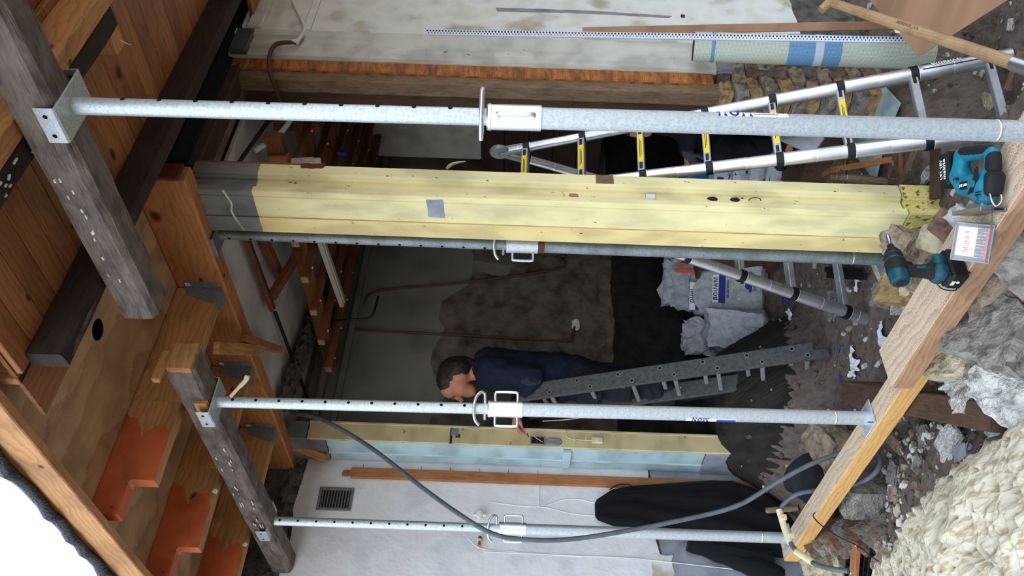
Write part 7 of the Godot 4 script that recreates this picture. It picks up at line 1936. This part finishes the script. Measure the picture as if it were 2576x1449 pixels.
	# a pale green board and tool cases beyond the ladder
	var gb := thing("pale_board_piece", "pale green broken board lying behind the ladder rungs", "board", Transform3D(Basis(Vector3.UP, 0.2), Vector3(3.544, 0, -2.64) + Vector3(0, 0.0, 0)))
	part("board", tf(prism(PackedVector2Array([Vector2(-0.3, -0.2), Vector2(0.05, -0.22), Vector2(0.26, -0.15), Vector2(0.3, -0.02), Vector2(0.26, 0.2), Vector2(-0.28, 0.22), Vector2(-0.25, 0.0)]), 0.012), Transform3D(Basis(Vector3(1, 0, 0), Vector3(0, 0, 1), Vector3(0, -1, 0)), Vector3(0, 0.04, 0))), M.board_pale, gb)
	var tcs := thing("tool_case", "dark blue-black tool case lying open behind the ladder", "tool case", Transform3D(Basis(Vector3.UP, 0.75), Vector3(4.26, 0.05, -3.451)))
	part("case_body", span(Vector3(-0.22, -0.04, -0.16), Vector3(0.22, 0.06, 0.16), 0.012), M.black_dusty, tcs)
	part("lid_ring", lathe([Vector2(0.05, 0.06), Vector2(0.07, 0.06), Vector2(0.07, 0.068), Vector2(0.05, 0.068), Vector2(0.05, 0.06)], 20), M.black, tcs)
	for k in 4: part("rib", span(Vector3(-0.2, 0.06, -0.14 + 0.05 * k), Vector3(-0.05, 0.068, -0.12 + 0.05 * k), 0.002), M.black, tcs)
	var cr := thing("blue_crate", "small blue and black open tool carrier before the plaster bags", "crate", Transform3D(Basis(Vector3.UP, 0.7), Vector3(4.384, 0.26, -3.528)))
	for sgn in [-1.0, 1.0]:
		part("rail", span(Vector3(-0.11, 0.0, sgn * 0.10 - 0.012), Vector3(0.11, 0.035, sgn * 0.10 + 0.012), 0.003), M.teal_dark, cr)
		part("post", span(Vector3(sgn * 0.10 - 0.01, -0.02, -0.10), Vector3(sgn * 0.10 + 0.01, 0.02, 0.10), 0.003), M.black_dusty, cr)
		part("leg", span(Vector3(sgn * 0.10 - 0.012, -0.26, -0.1), Vector3(sgn * 0.10 + 0.012, 0.0, -0.08), 0.003), M.black_dusty, cr)
		part("leg", span(Vector3(sgn * 0.10 - 0.012, -0.26, 0.08), Vector3(sgn * 0.10 + 0.012, 0.0, 0.1), 0.003), M.black_dusty, cr)
	var bgc := thing("black_tool", "black power tool with yellow lettering in the dark doorway", "tool", Transform3D(Basis(Vector3.UP, 0.8), Vector3(4.622, 0.05, -3.342)))
	part("tool_body", tf(stone(Vector3(0.26, 0.12, 0.12), 0.1, 0.5, 6), at(Vector3(0, 0.02, 0))), M.black, bgc)
	part("lettering", tf(letters("DEWALT", 0.03, 0.001), at(Vector3(0, 0.03, 0.064))), M.yellow_label, bgc)
	part("handle", tube([Vector3(0.1, 0.02, 0.02), Vector3(0.34, 0.04, 0.05)], 0.014, 10), M.black, bgc)
	var gt := thing("grey_plank", "grey plank slanting down inside the right doorway", "plank")
	part("plank", bar(Vector3(4.011, 0.867, -2.82), Vector3(3.42, 0.29, -2.739), 0.11, 0.02, 0.003, Vector3(-0.653, 0.2, 0.757)), M.alu_grey, gt)
	var gs := thing("grey_sheet", "dusty grey sheet lying on the ground behind the yellow post", "sheet", Transform3D(Basis(Vector3.UP, 0.7), Vector3(3.768, 0.01, -3.257)))
	part("sheet", span(Vector3(-0.28, 0.0, -0.2), Vector3(0.22, 0.012, 0.2), 0.003), M.old_tan, gs)
	# black straps and rails lying by the dull prop
	var bs := thing("black_strap", "pair of flat black straps beside the dull prop foot", "strap")
	part("strap", bar(Vector3(3.305, 0.03, -3.561), Vector3(2.925, 0.03, -3.157), 0.035, 0.006), M.black, bs)
	part("strap", bar(Vector3(3.257, 0.03, -3.558), Vector3(2.879, 0.03, -3.148), 0.035, 0.006), M.black, bs)
	# paper scraps and blue ties on the inner earth
	var scraps := [["crumpled white paper twist on the inner earth", Vector3(3.386, 0.02, -4.123), 0.07], ["curled white paper ring on the inner earth", Vector3(3.655, 0.02, -4.481), 0.05], ["white crumpled tissue beside the thick timber's end", Vector3(2.56, 0.02, -3.237), 0.08], ["long bluish-white paper strip on the inner earth", Vector3(2.653, 0.02, -3.571), 0.09], ["small crushed white paper near the sawn timber end", Vector3(2.607, 0.02, -3.637), 0.05], ["white scrap by the black straps", Vector3(2.958, 0.02, -3.286), 0.05]]
	for s in scraps:
		var sz: float = s[2]
		var off := rng.randf() * 9.0
		var o := thing("paper_scrap", s[0], "paper", Transform3D(Basis(Vector3.UP, rng.randf() * 3.0), ground(s[1], 0.004)), "paper scraps on the earth")
		part("paper", sheet(func(a: float, b2: float) -> Vector3: return Vector3((a - 0.5) * sz * 1.6, 0.022 * (nz.get_noise_2d(a * 3.0 + off, b2 * 3.0) + 0.6), (b2 - 0.5) * sz * 0.8 + 0.02 * sin(a * 5.0 + off)), 8, 6, Vector3.UP, false), M.paper, o)
	var ties := [[Vector3(3.613, 0.01, -4.141), Vector3(3.564, 0.01, -4.224)], [Vector3(3.703, 0.01, -4.276), Vector3(3.654, 0.01, -4.29)], [Vector3(3.838, 0.01, -4.436), Vector3(3.773, 0.01, -4.46)], [Vector3(3.671, 0.01, -4.639), Vector3(3.586, 0.01, -4.742)], [Vector3(3.478, 0.01, -4.412), Vector3(3.448, 0.01, -4.454)], [Vector3(2.7, 0.01, -3.789), Vector3(2.635, 0.01, -3.794)], [Vector3(2.807, 0.01, -3.726), Vector3(2.803, 0.01, -3.645)], [Vector3(3.32, 0.01, -4.114), Vector3(3.276, 0.01, -4.083)]]
	for k in ties.size():
		var o := thing("blue_tie", ["blue plastic tie with bent end near the ladder foot", "tiny blue plastic tie above the bent one", "thin blue plastic tie farthest from the timber", "long thin blue tie on the dark inner earth", "short blue tie beside the long thin one", "blue tie beside the sawn cross timber end", "blue tie beside the bluish paper strip", "blue tie under the paper twist"][k], "tie", Transform3D(), "blue plastic ties")
		var p: Vector3 = ground(ties[k][0], 0.008)
		var q: Vector3 = ground(ties[k][1], 0.008)
		part("tie", tube(bent([p, p.lerp(q, 0.5) + Vector3(0.01, 0.003, 0.0), q]), 0.005, 6), M.blue_plastic, o)
	var bw := thing("black_wire", "thin black wire crossing the rubble bank at the lower border", "wire")
	part("wire", tube(bent([Vector3(1.607, 0.04, -3.336), Vector3(1.552, 0.06, -3.358), Vector3(1.492, 0.1, -3.38), Vector3(1.494, 0.12, -3.461), Vector3(1.504, 0.12, -3.62)]), 0.004, 6), M.cable_dark, bw)
	var bl := thing("blue_wire", "short blue wire end by the black crate", "wire")
	part("wire", tube(bent([Vector3(1.637, 0.05, -3.833), Vector3(1.607, 0.06, -3.848), Vector3(1.58, 0.06, -3.873)]), 0.004, 6), M.blue_plastic, bl)
	var wp := thing("ivory_tube", "bent ivory plastic tube stuck on the fork head of the middle prop", "tube")
	part("tube", tube(bent([Vector3(1.898, 3.07, -2.977), Vector3(1.928, 3.037, -2.951), Vector3(1.951, 3.009, -2.931), Vector3(1.968, 3, -2.917)]), [0.008, 0.008, 0.008, 0.008, 0.008, 0.008, 0.008, 0.009, 0.010, 0.010, 0.010, 0.010, 0.010, 0.011, 0.012, 0.012, 0.012, 0.012, 0.012], 12), M.ivory, wp)
